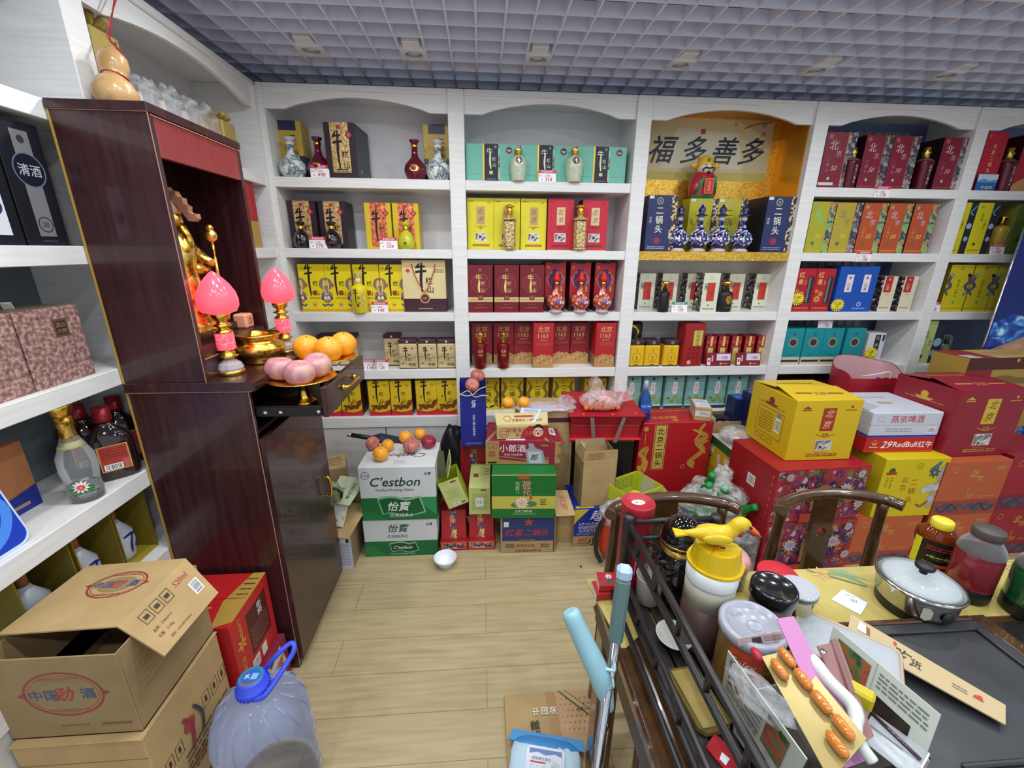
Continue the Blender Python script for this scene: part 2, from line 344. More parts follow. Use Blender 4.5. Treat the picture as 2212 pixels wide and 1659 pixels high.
    def build(s, name, parent=None, loc=None, rot=None, bev=0, sub=0, solid=0):
        me = bpy.data.meshes.new(name); me.from_pydata(s.v, [], s.f)
        for m in s.ms: me.materials.append(m)
        me.polygons.foreach_set('material_index', s.mi); me.polygons.foreach_set('use_smooth', s.sm); me.update()
        o = bpy.data.objects.new(name, me); COL.objects.link(o)
        if parent: o.parent = parent
        if loc is not None: o.location = loc
        if rot is not None: o.rotation_euler = rot if isinstance(rot, (tuple, list)) else (0, 0, rot)
        if solid: q = o.modifiers.new('s', 'SOLIDIFY'); q.thickness = solid; q.offset = 0
        if sub: q = o.modifiers.new('u', 'SUBSURF'); q.levels = q.render_levels = sub
        if bev: q = o.modifiers.new('b', 'BEVEL'); q.width = bev; q.segments = 2; q.limit_method = 'ANGLE'
        return o
def tag(o, label, cat, group=None, kind=None):
    if label: o['label'] = label
    if cat: o['category'] = cat
    if group: o['group'] = group
    if kind: o['kind'] = kind
    return o
def thing(name, label, cat, loc=(0, 0, 0), rz=0, group=None):
    o = bpy.data.objects.new(name, None); o.location = loc; o.rotation_euler = rz if isinstance(rz, (tuple, list)) else (0, 0, rz)
    o.empty_display_size = .05; COL.objects.link(o); return tag(o, label, cat, group)
KIDS = {}
def clone(o, loc=None, rz=None, label=None, group=None):
    """a copy of a thing with copies of its parts and sub-parts"""
    c = o.copy(); COL.objects.link(c)
    for ch in [k for k in bpy.data.objects if k.parent == o]:
        d = ch.copy(); COL.objects.link(d); d.parent = c
        for g in [k for k in bpy.data.objects if k.parent == ch]:
            e = g.copy(); COL.objects.link(e); e.parent = d
    if loc is not None: c.location = loc
    if rz is not None: c.rotation_euler = rz if isinstance(rz, (tuple, list)) else (0, 0, rz)
    if label: c['label'] = label
    if group: c['group'] = group
    return c
def struct(name, mb, **kw): o = mb.build(name, **kw); o['kind'] = 'structure'; return o
def RZ(a): return Matrix.Rotation(a, 4, 'Z')
def TR(x, y, z): return Matrix.Translation((x, y, z))
# a printed carton: origin at the front bottom centre, front faces -y
FACES = {'front': lambda w, d, h: ((-w/2, 0, 0), (1, 0, 0), (0, 0, 1), (0, -1, 0), w, h), 'back': lambda w, d, h: ((w/2, d, 0), (-1, 0, 0), (0, 0, 1), (0, 1, 0), w, h),
         'left': lambda w, d, h: ((-w/2, d, 0), (0, -1, 0), (0, 0, 1), (-1, 0, 0), d, h), 'right': lambda w, d, h: ((w/2, 0, 0), (0, 1, 0), (0, 0, 1), (1, 0, 0), d, h),
         'top': lambda w, d, h: ((-w/2, 0, h), (1, 0, 0), (0, 1, 0), (0, 0, 1), w, d)}
def cartonmb(w, d, h, col, faces={}, c=.0015, X=None, side=None):
    b = MB(); b.box(-w/2, w/2, 0, d, 0, h, col, X, c)
    for k, ops in faces.items():
        b.art(*FACES[k](w, d, h), ops, X=X)
    return b
def carton(name, label, cat, loc, w, d, h, col, faces={}, rz=0, group=None, c=.0015):
    o = cartonmb(w, d, h, col, faces, c).build(name, None, loc, rz); return tag(o, label, cat, group)
# ================================================================ room shell
def floormat():
    m, n, l, b = newmat('floor_planks'); tc = n.new('ShaderNodeTexCoord')
    br = node(n, 'ShaderNodeTexBrick', i_Scale=1.0); br.offset = .5
    br.inputs['Brick Width'].default_value = 1.25; br.inputs['Row Height'].default_value = .165; br.inputs['Mortar Size'].default_value = .0016; br.inputs['Mortar Smooth'].default_value = .3
    br.inputs['Color1'].default_value = (.46,)*3+(1,); br.inputs['Color2'].default_value = (.6,)*3+(1,); br.inputs['Mortar'].default_value = (.3,)*3+(1,)
    l.new(tc.outputs['Object'], br.inputs['Vector'])
    mp = n.new('ShaderNodeMapping'); mp.inputs['Scale'].default_value = (1.6, 22, 1); l.new(tc.outputs['Object'], mp.inputs[0])
    no = node(n, 'ShaderNodeTexNoise', i_Scale=2.4, i_Detail=8, i_Distortion=.7); l.new(mp.outputs[0], no.inputs['Vector'])
    ad = n.new('ShaderNodeMath'); ad.operation = 'MULTIPLY_ADD'; ad.inputs[1].default_value = .32; l.new(br.outputs['Color'], ad.inputs[0]); l.new(no.outputs['Fac'], ad.inputs[2])
    r = ramp(n, [(.40, '#a08d68'), (.56, '#ab9972'), (.68, '#b19f79'), (.86, '#b8a781')]); l.new(ad.outputs[0], r.inputs[0])
    mx = n.new('ShaderNodeMix'); mx.data_type = 'RGBA'; l.new(br.outputs['Fac'], mx.inputs[0]); l.new(r.outputs[0], mx.inputs[6]); mx.inputs[7].default_value = hexc('#8c7650')
    l.new(mx.outputs[2], b.inputs['Base Color']); b.inputs['Roughness'].default_value = .38
    bp = node(n, 'ShaderNodeBump', i_Strength=.12, i_Distance=.002); l.new(no.outputs['Fac'], bp.inputs['Height']); l.new(bp.outputs[0], b.inputs['Normal'])
    MATS['@floor'] = m
floormat()
struct('floor', MB().box(-1.6, 4.4, -1.4, 3.1, -.05, 0, '@floor'))
struct('wall_back', MB().box(-1.6, 4.4, 3.0, 3.1, 0, 3.0, '#7f8bb0'))
struct('wall_left', MB().box(-1.6, -1.46, -1.4, 3.0, 0, 3.0, '#8e959c'))
struct('wall_right', MB().box(4.3, 4.4, -1.4, 3.0, 0, 3.0, '#cfd0d2'))
g = MB(); mgrid = mat('#e2e5f6', .5, name='ceiling_grid'); PT = .1215
nx = [-.01+PT*k for k in range(-12, 38)]; ny = [2.296+PT*k for k in range(-28, 6)]
for x in nx: g.box(x-.0045, x+.0045, ny[0], 2.97, CEIL, CEIL+.05, mgrid)
for y in ny: g.box(nx[0], nx[-1], y-.0045, y+.0045, CEIL+.0003, CEIL+.0497, mgrid)
g.box(-1.6, 4.4, -1.4, 3.1, 2.84, 2.9, mat('#a8b0cc', .8, name='plenum_paint'))
struct('ceiling', g)
# ---------------------------------------------------------------- recessed downlights
def downlight(x, y, lit, label):
    t = thing('ceiling_downlight', label, 'ceiling light', (x, y, CEIL-.004), 0, 'square recessed downlights in the grid')
    b = MB(); hw = .058; n = 24; R_ = .045
    o = [(hw*max(-1, min(1, 1.42*cos(2*pi*i/n+pi/n))), hw*max(-1, min(1, 1.42*sin(2*pi*i/n+pi/n)))) for i in range(n)]
    c = [(R_*cos(2*pi*i/n+pi/n), R_*sin(2*pi*i/n+pi/n)) for i in range(n)]
    b.add([(p[0], p[1], 0) for p in o]+[(p[0], p[1], 0) for p in c], [(i, (i+1) % n, n+(i+1) % n, n+i) for i in range(n)], '#e4e4e6')
    b.add([(p[0], p[1], 0) for p in o]+[(p[0], p[1], .012) for p in o], [(i, (i+1) % n, n+(i+1) % n, n+i) for i in range(n)], '#e4e4e6')
    b.add([(p[0], p[1], 0) for p in c]+[(p[0]*.93, p[1]*.93, .01) for p in c], [(i, (i+1) % n, n+(i+1) % n, n+i) for i in range(n)], '#d0d0d4')
    b.build('trim_plate', t)
    MB().lathe([(R_*.93, .0095), (.001, .0075)], mat('#f4f8ff', .4, emit=9, name='lit_diffuser') if lit else '#cfd0d6', 24).build('diffuser', t)
    MB().box(-.04, .04, -.125, -.065, .008, .04, '#e8e8ea', c=.003).build('driver_box', t)
    return t
o_ = ['leftmost', 'second', 'third', 'fourth', 'fifth', 'rightmost']
for i, x in enumerate((-.80, -.3145, .293, 1.022, 1.751, 2.48)):
    downlight(x, 2.4785, False, f'unlit square downlight nearest the shelves, {o_[i]} from the left of six' if 0 < i < 5 else f'unlit square downlight nearest the shelves, {o_[i]} of the six')
# ================================================================ shelving
SH = [2.016, 1.647, 1.281, .925, .609]; TK = [.051, .051, .052, .059, .071]; TOPZ = 2.455
FY, BY = 2.6, 2.9; WL = '@white_laminate'
POST = [(-1.143, -1.11), (-.168, -.082), (.861, .945), (1.889, 1.973), (2.88, 2.96), (3.87, 3.95)]
def arch(x0, x1, z1, side, mid):
    p = [(x0, z1), (x0, side)]; n = 14; m = .1*(x1-x0)
    for i in range(n+1):
        t = i/n; p.append((x0+m+(x1-x0-2*m)*t, side+(mid-side)*sin(pi*t)**.8 if 0 < t < 1 else side))
    return p+[(x1, side), (x1, z1)]
def bay(i, label, skip=(), back='@shelf_back', golds=()):
    x0, x1 = POST[i][1], POST[i+1][0]; t = thing('shelving_bay', label, 'shelving unit', ((x0+x1)/2, FY, 0)); w = x1-x0
    for k in range(5):
        if k in skip: continue
        MB().box(-w/2, w/2, .0, .285, SH[k]-TK[k], SH[k], WL, c=.002).build('shelf_board', t)
    if back: MB().box(-w/2, w/2, .285, .3, 0, TOPZ, back).build('back_panel', t)
    if i == 0: MB().box(-w/2-(POST[0][1]-POST[0][0]), -w/2, 0, .3, 0, TOPZ, WL, c=.002).build('corner_post', t)
    MB().box(w/2, w/2+(POST[i+1][1]-POST[i+1][0]), -.006, .3, 0, TOPZ-.003, WL, c=.002).build('post', t)
    v = MB().prism(arch(-w/2, w/2, TOPZ-.02, TOPZ-.115, TOPZ-.055), .012, .03, WL, axis='y')
    v.box(-w/2, w/2, .0, .03, TOPZ-.03, TOPZ, WL, c=.004); v.build('arched_valance', t)
    MB().box(-w/2, w/2, .03, .3, TOPZ-.02, TOPZ, WL).build('top_board', t)
    for s in (-1, 1):
        d = MB().box(s*w/4-w/4+.003, s*w/4+w/4-.003, .008, .026, .07, SH[4]-TK[4]-.004, '#cfcfcd', c=.002).build('cabinet_door', t)
    MB().box(-w/2, w/2, .03, .05, 0, .07, '#b8b8b6').build('plinth', t)
    return t
bay(0, 'white shelving bay beside the corner, with price cards and gourd-neck vases')
bay(1, 'white shelving bay stocked with turquoise gift boxes on its top shelf')
b3 = bay(2, 'white shelving bay with gold-lined niche holding the calligraphy poster', skip=(0, 1))
x0, x1 = POST[2][1], POST[3][0]; w = x1-x0
MB().box(-w/2+.001, w/2-.001, -.003, .285, SH[1]-TK[1], SH[1], '@gold_scale').build('gold_wrapped_shelf', b3)
MB().box(-w/2+.002, w/2-.002, .279, .2845, SH[1]+.002, TOPZ-.021, '@gold_scale').build('gold_back_lining', b3)
MB().box(w/2-.007, w/2-.001, .031, .279, SH[1]+.002, TOPZ-.021, '@gold_plain').build('gold_side_lining', b3)
MB().box(-w/2+.001, w/2-.001, .031, .279, TOPZ-.027, TOPZ-.021, '@gold_plain').build('gold_top_lining', b3)
bay(3, 'white shelving bay open to dark blinds behind crimson gift boxes', back=None)
bay(4, 'white shelving bay cut off by the picture edge beside the blue poster', back=None)
# dark vertical blinds behind the fourth bay
b = MB()
for k in range(13):
    x = 2.02+k*.062; b.add([(x+.03*cos(a), .012*sin(a)*1.4, z) for z in (.62, 2.4) for a in [pi*j/6 for j in range(7)]], [(j, j+1, 8+j, 7+j) for j in range(6)], '#8b8c90', True)
tag(b.build('vertical_blind', None, (0, 2.93, 0)), 'grey vertical slat blind hanging behind the fourth shelving bay', 'blind')
# left wall shelving, same heights, front plane x = -1.143
LX = -1.143
def lbay(y0, y1, label, near):
    t = thing('shelving_bay', label, 'shelving unit', (LX, (y0+y1)/2, 0), pi/2); w = y1-y0   # local x runs along +y, local y runs to -x
    for k in range(5): MB().box(-w/2, w/2, 0, .285, SH[k]-TK[k], SH[k], WL, c=.002).build('shelf_board', t)
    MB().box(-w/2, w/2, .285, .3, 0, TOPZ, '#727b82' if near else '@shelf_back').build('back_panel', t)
    if not near: MB().box(w/2-.03, w/2-.0005, -.006, .285, 0, TOPZ-.021, WL).build('end_panel', t)
    if near: MB().box(w/2, w/2+.08, -.006, .3, 0, TOPZ-.003, WL, c=.002).build('post', t)
    v = MB().prism(arch(-w/2, w/2, TOPZ-.02, TOPZ-.125, TOPZ-.07), .012, .03, WL, axis='y')
    v.box(-w/2, w/2, 0, .03, TOPZ-.03, TOPZ, WL, c=.004); v.build('arched_valance', t)
    MB().box(-w/2, w/2, .03, .3, TOPZ-.02, TOPZ, WL).build('top_board', t)
    MB().box(-w/2, w/2, .01, .026, 0, SH[4]-TK[4]-.004, '#cfcfcd').build('cabinet_door', t)
    return t
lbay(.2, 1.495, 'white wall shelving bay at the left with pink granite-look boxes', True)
lbay(1.575, 2.6, 'white wall shelving bay behind the dark altar cabinet', False)
# ================================================================ printed designs
def niu(cx, cy, s, c, q=1.0, c2=None):
    """tall brush-written name: a long-stemmed first character with two small ones beside it"""
    c2 = c2 or c
    return [('s', [(cx-.14*s, cy+.66*s*q), (cx-.24*s, cy+.54*s*q), (cx-.36*s, cy+.45*s*q)], s*.1, c), ('s', [(cx-.26*s, cy+.49*s*q), (cx-.05*s, cy+.52*s*q), (cx+.17*s, cy+.53*s*q)], s*.11, c, 'c'), ('s', [(cx-.38*s, cy+.27*s*q), (cx-.05*s, cy+.31*s*q), (cx+.24*s, cy+.32*s*q)], s*.13, c, 'c'), ('s', [(cx-.02*s, cy+.7*s*q), (cx-.04*s, cy+.3*s*q), (cx-.08*s, cy-.1*s*q), (cx-.03*s, cy-.64*s*q)], s*.13, c),
            ('t', '栏', cx+.36*s, cy-.12*s*q, s*.42, c2, 'B'), ('t', '山', cx+.42*s, cy-.52*s*q, s*.42, c2, 'B')]
def seal(cx, cy, r, c, t='', tc='#f0d8a0'): return [('d', cx, cy, r, c)]+([('t', t, cx, cy, r*.8, tc)] if t else [])
def ptagart(num, head='#c8455a'): return [('r', 0, .72, 1, 1, head), ('t', '商品标价签', .5, .86, .13, '#f4e8e8', 'b'), ('t', '品名', .12, .52, .1, '#777777'), ('t', '二锅头', .5, .52, .12, '#555566'), ('t', '¥', .2, .2, .13, '#666666'), ('t', num, .58, .23, .28, '#c8384a', 'b')]
def price_tag(px, py, k, num, where, Y=None, hang=0, head='#c8455a', w=.1, loc=None):
    Y = Y if Y is not None else FY+.012; Z = SH[k]; x = Xat(px, Y, Z)
    b = cartonmb(w, .0015, w*.64, '#f2f1f4', {'front': ptagart(num, head)}, 0); b.box(-w/2, w/2, 0, .03, 0, .0012, '#e8e8ee')
    if hang: Y = FY-.004; x = Xat(px, Y, Z); Z = Z-.052
    return tag(b.build('price_tag', None, loc or (x, Y, Z), (radians(-6), 0, 0) if not hang else (0, 0, 0)), f'white price card reading {num}, {where}', 'price tag', 'printed price cards on the shelves')
ORD = {1: [''], 2: ['left of two', 'right of two'], 3: ['leftmost of three', 'middle of three', 'rightmost of three']}
def ordw(i, n):
    nm = ['', '', 'two', 'three', 'four', 'five', 'six', 'seven'][n] if n < 8 else str(n)
    if n in ORD: return ORD[n][i]
    return (['leftmost', 'second', 'third', 'fourth', 'fifth', 'sixth'][i] if i < n-1 else 'rightmost')+' of '+nm
def boxes(name, desc, where, cat, xs, x1, ytop, k, Yf, dp, col, faces, group=None, rz=0, Z=None, c=.0015, n0=None, tot=None, build=None):
    """a row of identical gift boxes on shelf k: xs are left edges (photo px), x1 the right edge of the first"""
    Z = SH[k] if Z is None else Z; X0 = Xat(xs[0], Yf, Z); X1 = Xat(x1, Yf, Z); w = abs(X1-X0)-.001; h = Zat(ytop, X0, Yf)-Z; pro = None; out = []
    tot = tot or len(xs); n0 = n0 or 0
    for i, x in enumerate(xs):
        X = Xat(x, Yf, Z)+w/2; lab = f'{desc}, {where}' if tot == 1 else f'{ordw(i+n0, tot)} {desc}, {where}'
        if pro is None:
            if build: pro = build(w, dp, h); pro.location = (X, Yf, Z); pro.rotation_euler = (0, 0, rz)
            else: pro = cartonmb(w, dp, h, col, faces, c).build(name, None, (X, Yf, Z), rz)
            tag(pro, lab, cat, group if tot > 1 else None); out.append(pro)
        else: out.append(clone(pro, (X, Yf, Z), rz, lab, group))
    return out
def gpanel_art(ink='#17151a', panel='@crinkle_gold', tx='牛'):
    return [('r', .2, .1, .8, 1, panel), ('o', .48, .92, .07, '#a83a34')]+niu(.45, .5, .52, ink)+seal(.8, .78, .13, '#a8283a', '囍', '#d8a070')+[('r', .3, .15, .7, .165, '#2c2228'), ('r', .3, .12, .7, .13, '#6a4c34')]
def erguo(c='#17151a', head='#2b2f4c'): return [('r', .2, .84, .82, 1, head), ('t', '二', .68, .72, .24, c, 'B'), ('t', '锅', .74, .47, .2, c, 'b'), ('t', '头', .66, .25, .2, c, 'b'), ('t', '京', .2, .62, .14, '#8a7c48'), ('t', '八八八', .78, .62, .13, '#c05a34', 'v'),
     ('r', 0, 0, .16, .42, head), ('r', .84, 0, 1, .42, head), ('o', .08, .3, .04, '#c8c4b4'), ('o', .92, .3, .04, '#c8c4b4')]
# ---------------------------------------------------------------- bottles
def bottle(name, label, cat, px, k, ytop, Yf, build, group=None, Z=None, rz=0, half=None):
    Z = SH[k] if Z is None else Z; X = Xat(px, Yf, Z); h = Zat(ytop, X, Yf)-Z; t = thing(name, label, cat, (X, Yf, Z), rz, group); build(t, h); return t
def vase(body, cap, gold=True, emblem=None, rr=.34):
    def f(t, h):
        r = h*rr/1.0
        MB().lathe([(r*.72, 0), (r*.78, .006), (r*.97, h*.16), (r*1.02, h*.27), (r*.93, h*.38), (r*.6, h*.5), (r*.34, h*.58), (r*.27, h*.68), (r*.27, h*.82)], body, 28).build('body', t)
        MB().lathe([(r*.29, h*.82), (r*.31, h*.83), (r*.31, h*.88), (r*.28, h*.89)], GOLD if gold else '#e0dcd4', 20).build('neck_band', t)
        MB().lathe([(r*.24, h*.885), (r*.3, h*.92), (r*.46, h*.975), (r*.44, h), (.001, h)], cap, 20).build('cap', t)
        if emblem:
            b = MB(); b.art((-r*.4, -r*1.02, h*.12), (1, 0, 0), (0, 0, 1), (0, -1, 0), r*.8, r*.8, emblem, curve=lambda x, y, kk: (sin((x-.5)*.9)*(r*1.03+kk), -cos((x-.5)*.9)*(r*1.03+kk), h*.17+y*r*.7)); b.build('emblem', t)
    return f
vmar = mat('#6c1b34', .22, .35, coat=.5, name='maroon_glaze')
# ================================================================ BAY 1
W1 = 'top shelf of the left bay'
eb = dict(Yf=2.72)
boxes('liquor_gift_box', 'yellow and navy liquor box behind blue-white vase', 'left end of the top shelf', 'gift box', [604], 664, 259, 0, 2.73, .11, '#c3a546', {'front': erguo(), 'right': [('r', 0, 0, 1, .42, '#2b2f4c')]})
boxes('liquor_gift_box', 'yellow and navy liquor box behind blue-white vase', 'against the first post', 'gift box', [919], 975, 268, 0, 2.73, .11, '#c3a546', {'front': erguo()})
boxes('liquor_gift_box', 'large dark plum box with crinkled gold panel', 'on the top shelf', 'gift box', [709], 775, 263, 0, 2.612, .24, '#30202c', {'front': gpanel_art(), 'right': [('r', .05, .03, .95, .97, '#3c4450'), ('o', .3, .15, .04, '@gold'), ('o', .75, .1, .04, '@gold')]}, rz=-.06)
for px, lb in ((636, 'blue and white dragon vase bottle at the left end of the top shelf'), (948, 'blue and white dragon vase bottle against the first post, top shelf')):
    bottle('vase_bottle', lb, 'liquor bottle', px, 0, 297 if px < 700 else 304, 2.665, vase('@porcelain_white', mat('#c2c4d4', .3), gold=False, rr=.335), 'blue and white vase bottles')
for px, lb in ((694, 'maroon vase bottle half hidden behind the large plum box'), (899, 'maroon vase bottle with gold emblem beside the blue-white vase, top shelf')):
    bottle('vase_bottle', lb, 'liquor bottle', px, 0, 297 if px < 700 else 303, 2.68 if px < 700 else 2.655, vase(vmar, vmar, emblem=[('o', .5, .5, .42, '@gold_relief'), ('t', '50', .5, .5, .4, '#6c1b34', 'b')], rr=.3), 'maroon vase bottles')
price_tag(692, 383, 0, '498', 'beside the large plum box on the top shelf')
W2 = 'second shelf, left bay'
boxes('liquor_gift_box', 'plum box with gold panel behind black jug', W2, 'gift box', [633, 697], 691, 433, 1, 2.69, .16, '#30202c', {'front': gpanel_art(), 'right': [('r', .05, .03, .95, .97, '#343640')]}, 'plum gift boxes with gold panels')
boxes('liquor_gift_box', 'yellow box with crinkled orange panel', W2, 'gift box', [794, 853], 850, 437, 1, 2.69, .13, '#d8bc26', {'front': [('r', .2, .05, .82, 1, '@crinkle_orange')]+gpanel_art()[1:-2]}, 'yellow gift boxes with foil panels')
def jug(body, cap, lab):
    def f(t, h):
        r = h*.29
        MB().lathe([(r*.7, 0), (r*.98, h*.1), (r*1.05, h*.22), (r*.95, h*.4), (r*.72, h*.56), (r*.4, h*.64), (r*.34, h*.68)], body, 28).build('body', t)
        MB().lathe([(r*.36, h*.68), (r*.38, h*.7), (r*.38, h*.8), (r*.34, h*.81)], GOLD, 20).build('neck_band', t)
        MB().lathe([(r*.34, h*.81), (r*.5, h*.86), (r*.62, h*.92), (r*.6, h*.94), (r*.2, h*.97), (r*.18, h), (.001, h)], cap, 20).build('cap', t)
        b = MB(); cv = lambda x, y, kk: (sin((x-.5)*.8)*(r*1.06+kk), -cos((x-.5)*.8)*(r*1.06+kk), h*.1+y*h*.36)
        b.art((0, 0, 0), (1, 0, 0), (0, 0, 1), (0, -1, 0), r, h*.4, [('d', .5, .32, .26, lab), ('t', '牛', .5, .32, .2, '@gold', 'b'), ('r', .38, .7, .62, 1.05, '@crinkle_gold')], curve=cv); b.build('label', t)
    return f
mb_ = mat('#17161a', .1, coat=.8, name='black_glaze')
for px, q in ((655, 'left'), (721, 'right')): bottle('jug_bottle', f'glossy black jug bottle, {q} of the pair beside the 278 price card', 'liquor bottle', px, 1, 476, 2.645, jug(mb_, mb_, '#8c2a2a'), 'black jug bottles')
bottle('jug_bottle', 'glossy yellow-green jug bottle beside the 258 price card', 'liquor bottle', 879, 1, 478, 2.64, jug(mat('#c5cb1c', .12, coat=.8, name='lime_glaze'), mat('#c5cb1c', .2), '#2c2226'))
price_tag(688, 536, 1, '278', 'between the two black jugs'); price_tag(840, 538, 1, '258', 'beside the yellow-green jug')
W3 = 'third shelf, left bay'
yd = '#e6d21c'
def dragon_y(ink='#17151a'):
    r = [('t', '合', .14, .92, .1, '#5a5a30')]+niu(.42, .66, .5, ink)+[('p', [(.22, .53), (.3, .53), (.3, .6), (.22, .6)], '#c8522a'), ('o', .55, .4, .1, '#7a5a20'), ('o', .55, .41, .07, '#b8322a'), ('L', .35, .27, .75, .31, 2, '#8a7c28')]
    for sx in (-1, 1):
        f = lambda x: .5+sx*x
        r += [('s', [(f(.5), .7), (f(.36), .66), (f(.32), .56), (f(.45), .5), (f(.48), .42), (f(.36), .36), (f(.4), .26), (f(.5), .2)], .13, '#8a7462'), ('s', [(f(.44), .68), (f(.4), .55), (f(.47), .38), (f(.42), .25)], .05, '#d8bca0'), ('s', [(f(.5), .34), (f(.34), .3), (f(.3), .26)], .06, '#2a3a8c'),
              ('s', [(f(.5), .16), (f(.38), .13), (f(.3), .17)], .05, '#3a4a90'), ('o', f(.36), .5, .04, '#b86a4a'), ('o', f(.44), .3, .06, '#e8dcc8')]
    return r+[('fl', .5, .15, .12, 5, '#d89a7a', '#b8322a'), ('r', 0, 0, 1, .055, '#c9a21e')]
boxes('liquor_gift_box', 'yellow dragon gift box with brush lettering', W3, 'gift box', [655, 711, 770, 826], 711, 570, 2, 2.665, .12, yd, {'front': dragon_y(), 'left': [('r', 0, 0, 1, 1, '#b08c14')]}, 'yellow dragon gift boxes on the third shelf')
def ybot(t, h):
    r = h*.2; y = mat('#e2cf1e', .2, coat=.6, name='yellow_glaze')
    MB().lathe([(r*.9, 0), (r, .006), (r, h*.55), (r*1.02, h*.62), (r*.95, h*.65), (r*.5, h*.7), (r*.42, h*.73)], y, 28).build('body', t)
    MB().lathe([(r*.36, h*.73), (r*.36, h*.85), (r*.3, h*.86)], '#e9d9a8', 18).build('neck', t)
    MB().lathe([(r*.28, h*.86), (r*.4, h*.9), (r*.62, h), (.001, h)], mat('#efe3a0', .1, .4), 8, sm=False).build('cap', t)
    b = MB(); b.art((0, 0, 0), (1, 0, 0), (0, 0, 1), (0, -1, 0), r*2, h*.6, niu(.4, .66, .5, '#1a1a18')+[('o', .5, .28, .1, '#7a3a20'), ('s', [(.95, .8), (.8, .6), (.95, .4), (.78, .15)], .12, '#a8a494')], curve=lambda x, y, kk: (sin((x-.5)*1.7)*(r+.0004+kk), -cos((x-.5)*1.7)*(r+.0004+kk), .01+y*h*.58)); b.build('printed_wrap', t)
bottle('ceramic_bottle', 'yellow ceramic bottle with gold stopper before the yellow dragon boxes', 'liquor bottle', 780, 2, 589, 2.622, ybot)
price_tag(821, 671, 2, '148', 'beside the yellow ceramic bottle')
def giftbag(t, w, d, h):
    b = cartonmb(w, d, h, '#e0cf98', {'front': [('r', 0, 0, 1, .26, '#40242e')]+niu(.46, .66, .42, '#17151a')+[('o', .13, .8, .045, '#c8453a'), ('L', .74, .76, .97, .84, 2, '#5a4a30'), ('o', .5, .27, .12, '#c08a5a'), ('o', .5, .27, .085, '#3a2230'), ('t', '10', .5, .27, .09, '#e0b878', 'b'), ('L', .34, .05, .68, .08, 1, '#c8a070')], 'right': [('r', 0, 0, 1, .26, '#342028')]}, 0)
    b.build('bag_body', t)
    MB().tube(smooth([(-w*.27, -.004, h*.93), (-w*.2, -.008, h*.7), (-.01, -.01, h*.44), (.01, -.01, h*.42), (w*.12, -.01, h*.55), (w*.24, -.008, h*.8), (w*.27, -.004, h*.93)]), .0028, '#b8402e', 8).build('rope_handle', t)
Z = SH[2]; X = (Xat(877, 2.64, Z)+Xat(962, 2.64, Z))/2
t = thing('gift_bag', 'cream and plum paper gift bag with red rope handle, third shelf', 'gift bag', (X, 2.645, Z)); giftbag(t, .255, .1, .305)
W4 = 'fourth shelf, left bay'
def tinbox(w, d, h):
    t = thing('liquor_tin', '', 'tin', (0, 0, 0))
    b = cartonmb(w, d, h*.86, '#cdb988', {'front': [('r', 0, 0, 1, .03, '#4a2630'), ('L', .05, .15, .95, .62, 9, '#a89262'), ('s', [(.05, .45), (.3, .5), (.6, .42), (.95, .47)], .05, '#8a7650')]+niu(.42, .6, .42, '#201a18')+[('t', '陈酿', .72, .17, .2, '#5c4434', 'b'), ('o', .76, .82, .05, '#a83a34'), ('r', .2, .2, .28, .27, '#b8533a')]}, c=.008); b.build('tin_body', t)
    MB().box(-w/2-.001, w/2+.001, -.001, d+.001, h*.86, h, '#45222e', c=.008).art((-w/2, -.001, h*.86), (1, 0, 0), (0, 0, 1), (0, -1, 0), w, h*.14, [('o', .5, .5, .06, '#d8c9a0')]).build('lid', t)
    return t
boxes('liquor_tin', 'cream tin with plum lid, behind the oranges', W4, 'tin', [690, 734], 731, 723, 3, 2.72, .09, None, None, 'cream tins half hidden behind the fruit', build=tinbox)
boxes('liquor_tin', 'cream tin with plum lid set back beside the front tins', W4, 'tin', [832], 868, 722, 3, 2.70, .09, None, None, build=tinbox)
boxes('liquor_tin', 'cream tin with plum lid in the front row', W4, 'tin', [863, 905, 946], 903, 734, 3, 2.622, .09, None, None, 'cream tins in the front row of the fourth shelf', build=tinbox)
Z = SH[3]+.175; tag(MB().box(-.16, .13, 0, .09, 0, .004, '#8c8a8c').box(-.17, .12, .005, .1, .004, .007, '#c9b878').build('flat_folder', None, ((Xat(925, 2.63, Z)), 2.632, SH[3]+.162), .05), 'grey and yellow flat card sleeves lying on the cream tins', 'card sleeve')
price_tag(797, 799, 3, '138', 'behind the drawer front, fourth shelf'); price_tag(822, 799, 3, '128', 'right beside the 138 card on the fourth shelf')
W5 = 'bottom shelf, left bay'
dr5 = niu(.42, .7, .5, '#17151a')+[('p', [(0, 0), (1, 0), (1, .2), (.85, .14), (.5, .1), (.15, .14), (0, .2)], '#c8283a'), ('s', [(0, .2), (.15, .145), (.5, .105), (.85, .145), (1, .2)], .025, '#b08a20', 'c'),
     ('s', [(.1, .3), (.3, .27), (.45, .22), (.6, .28), (.75, .25), (.85, .4), (.98, .42)], .15, '#7a3a18'), ('s', [(.3, .33), (.45, .3), (.5, .38), (.62, .36)], .05, '#8a4a20'), ('s', [(.8, .3), (.92, .33), (1, .5)], .06, '#7a3a18'), ('o', .2, .2, .08, '#6a5a18'), ('p', [(.2, .52), (.28, .52), (.28, .58), (.2, .58)], '#c8522a'), ('o', .8, .88, .07, '#c88a28'), ('L', .25, .05, .75, .08, 1, '#8a2030')]
boxes('liquor_gift_box', 'yellow and red dragon box', W5, 'gift box', [696, 741], 740, 824, 4, 2.63, .13, '#d9b81c', {'front': dr5, 'right': [('r', 0, 0, 1, 1, '#4a2a14')]}, 'yellow and red dragon boxes on the bottom shelf', tot=6)
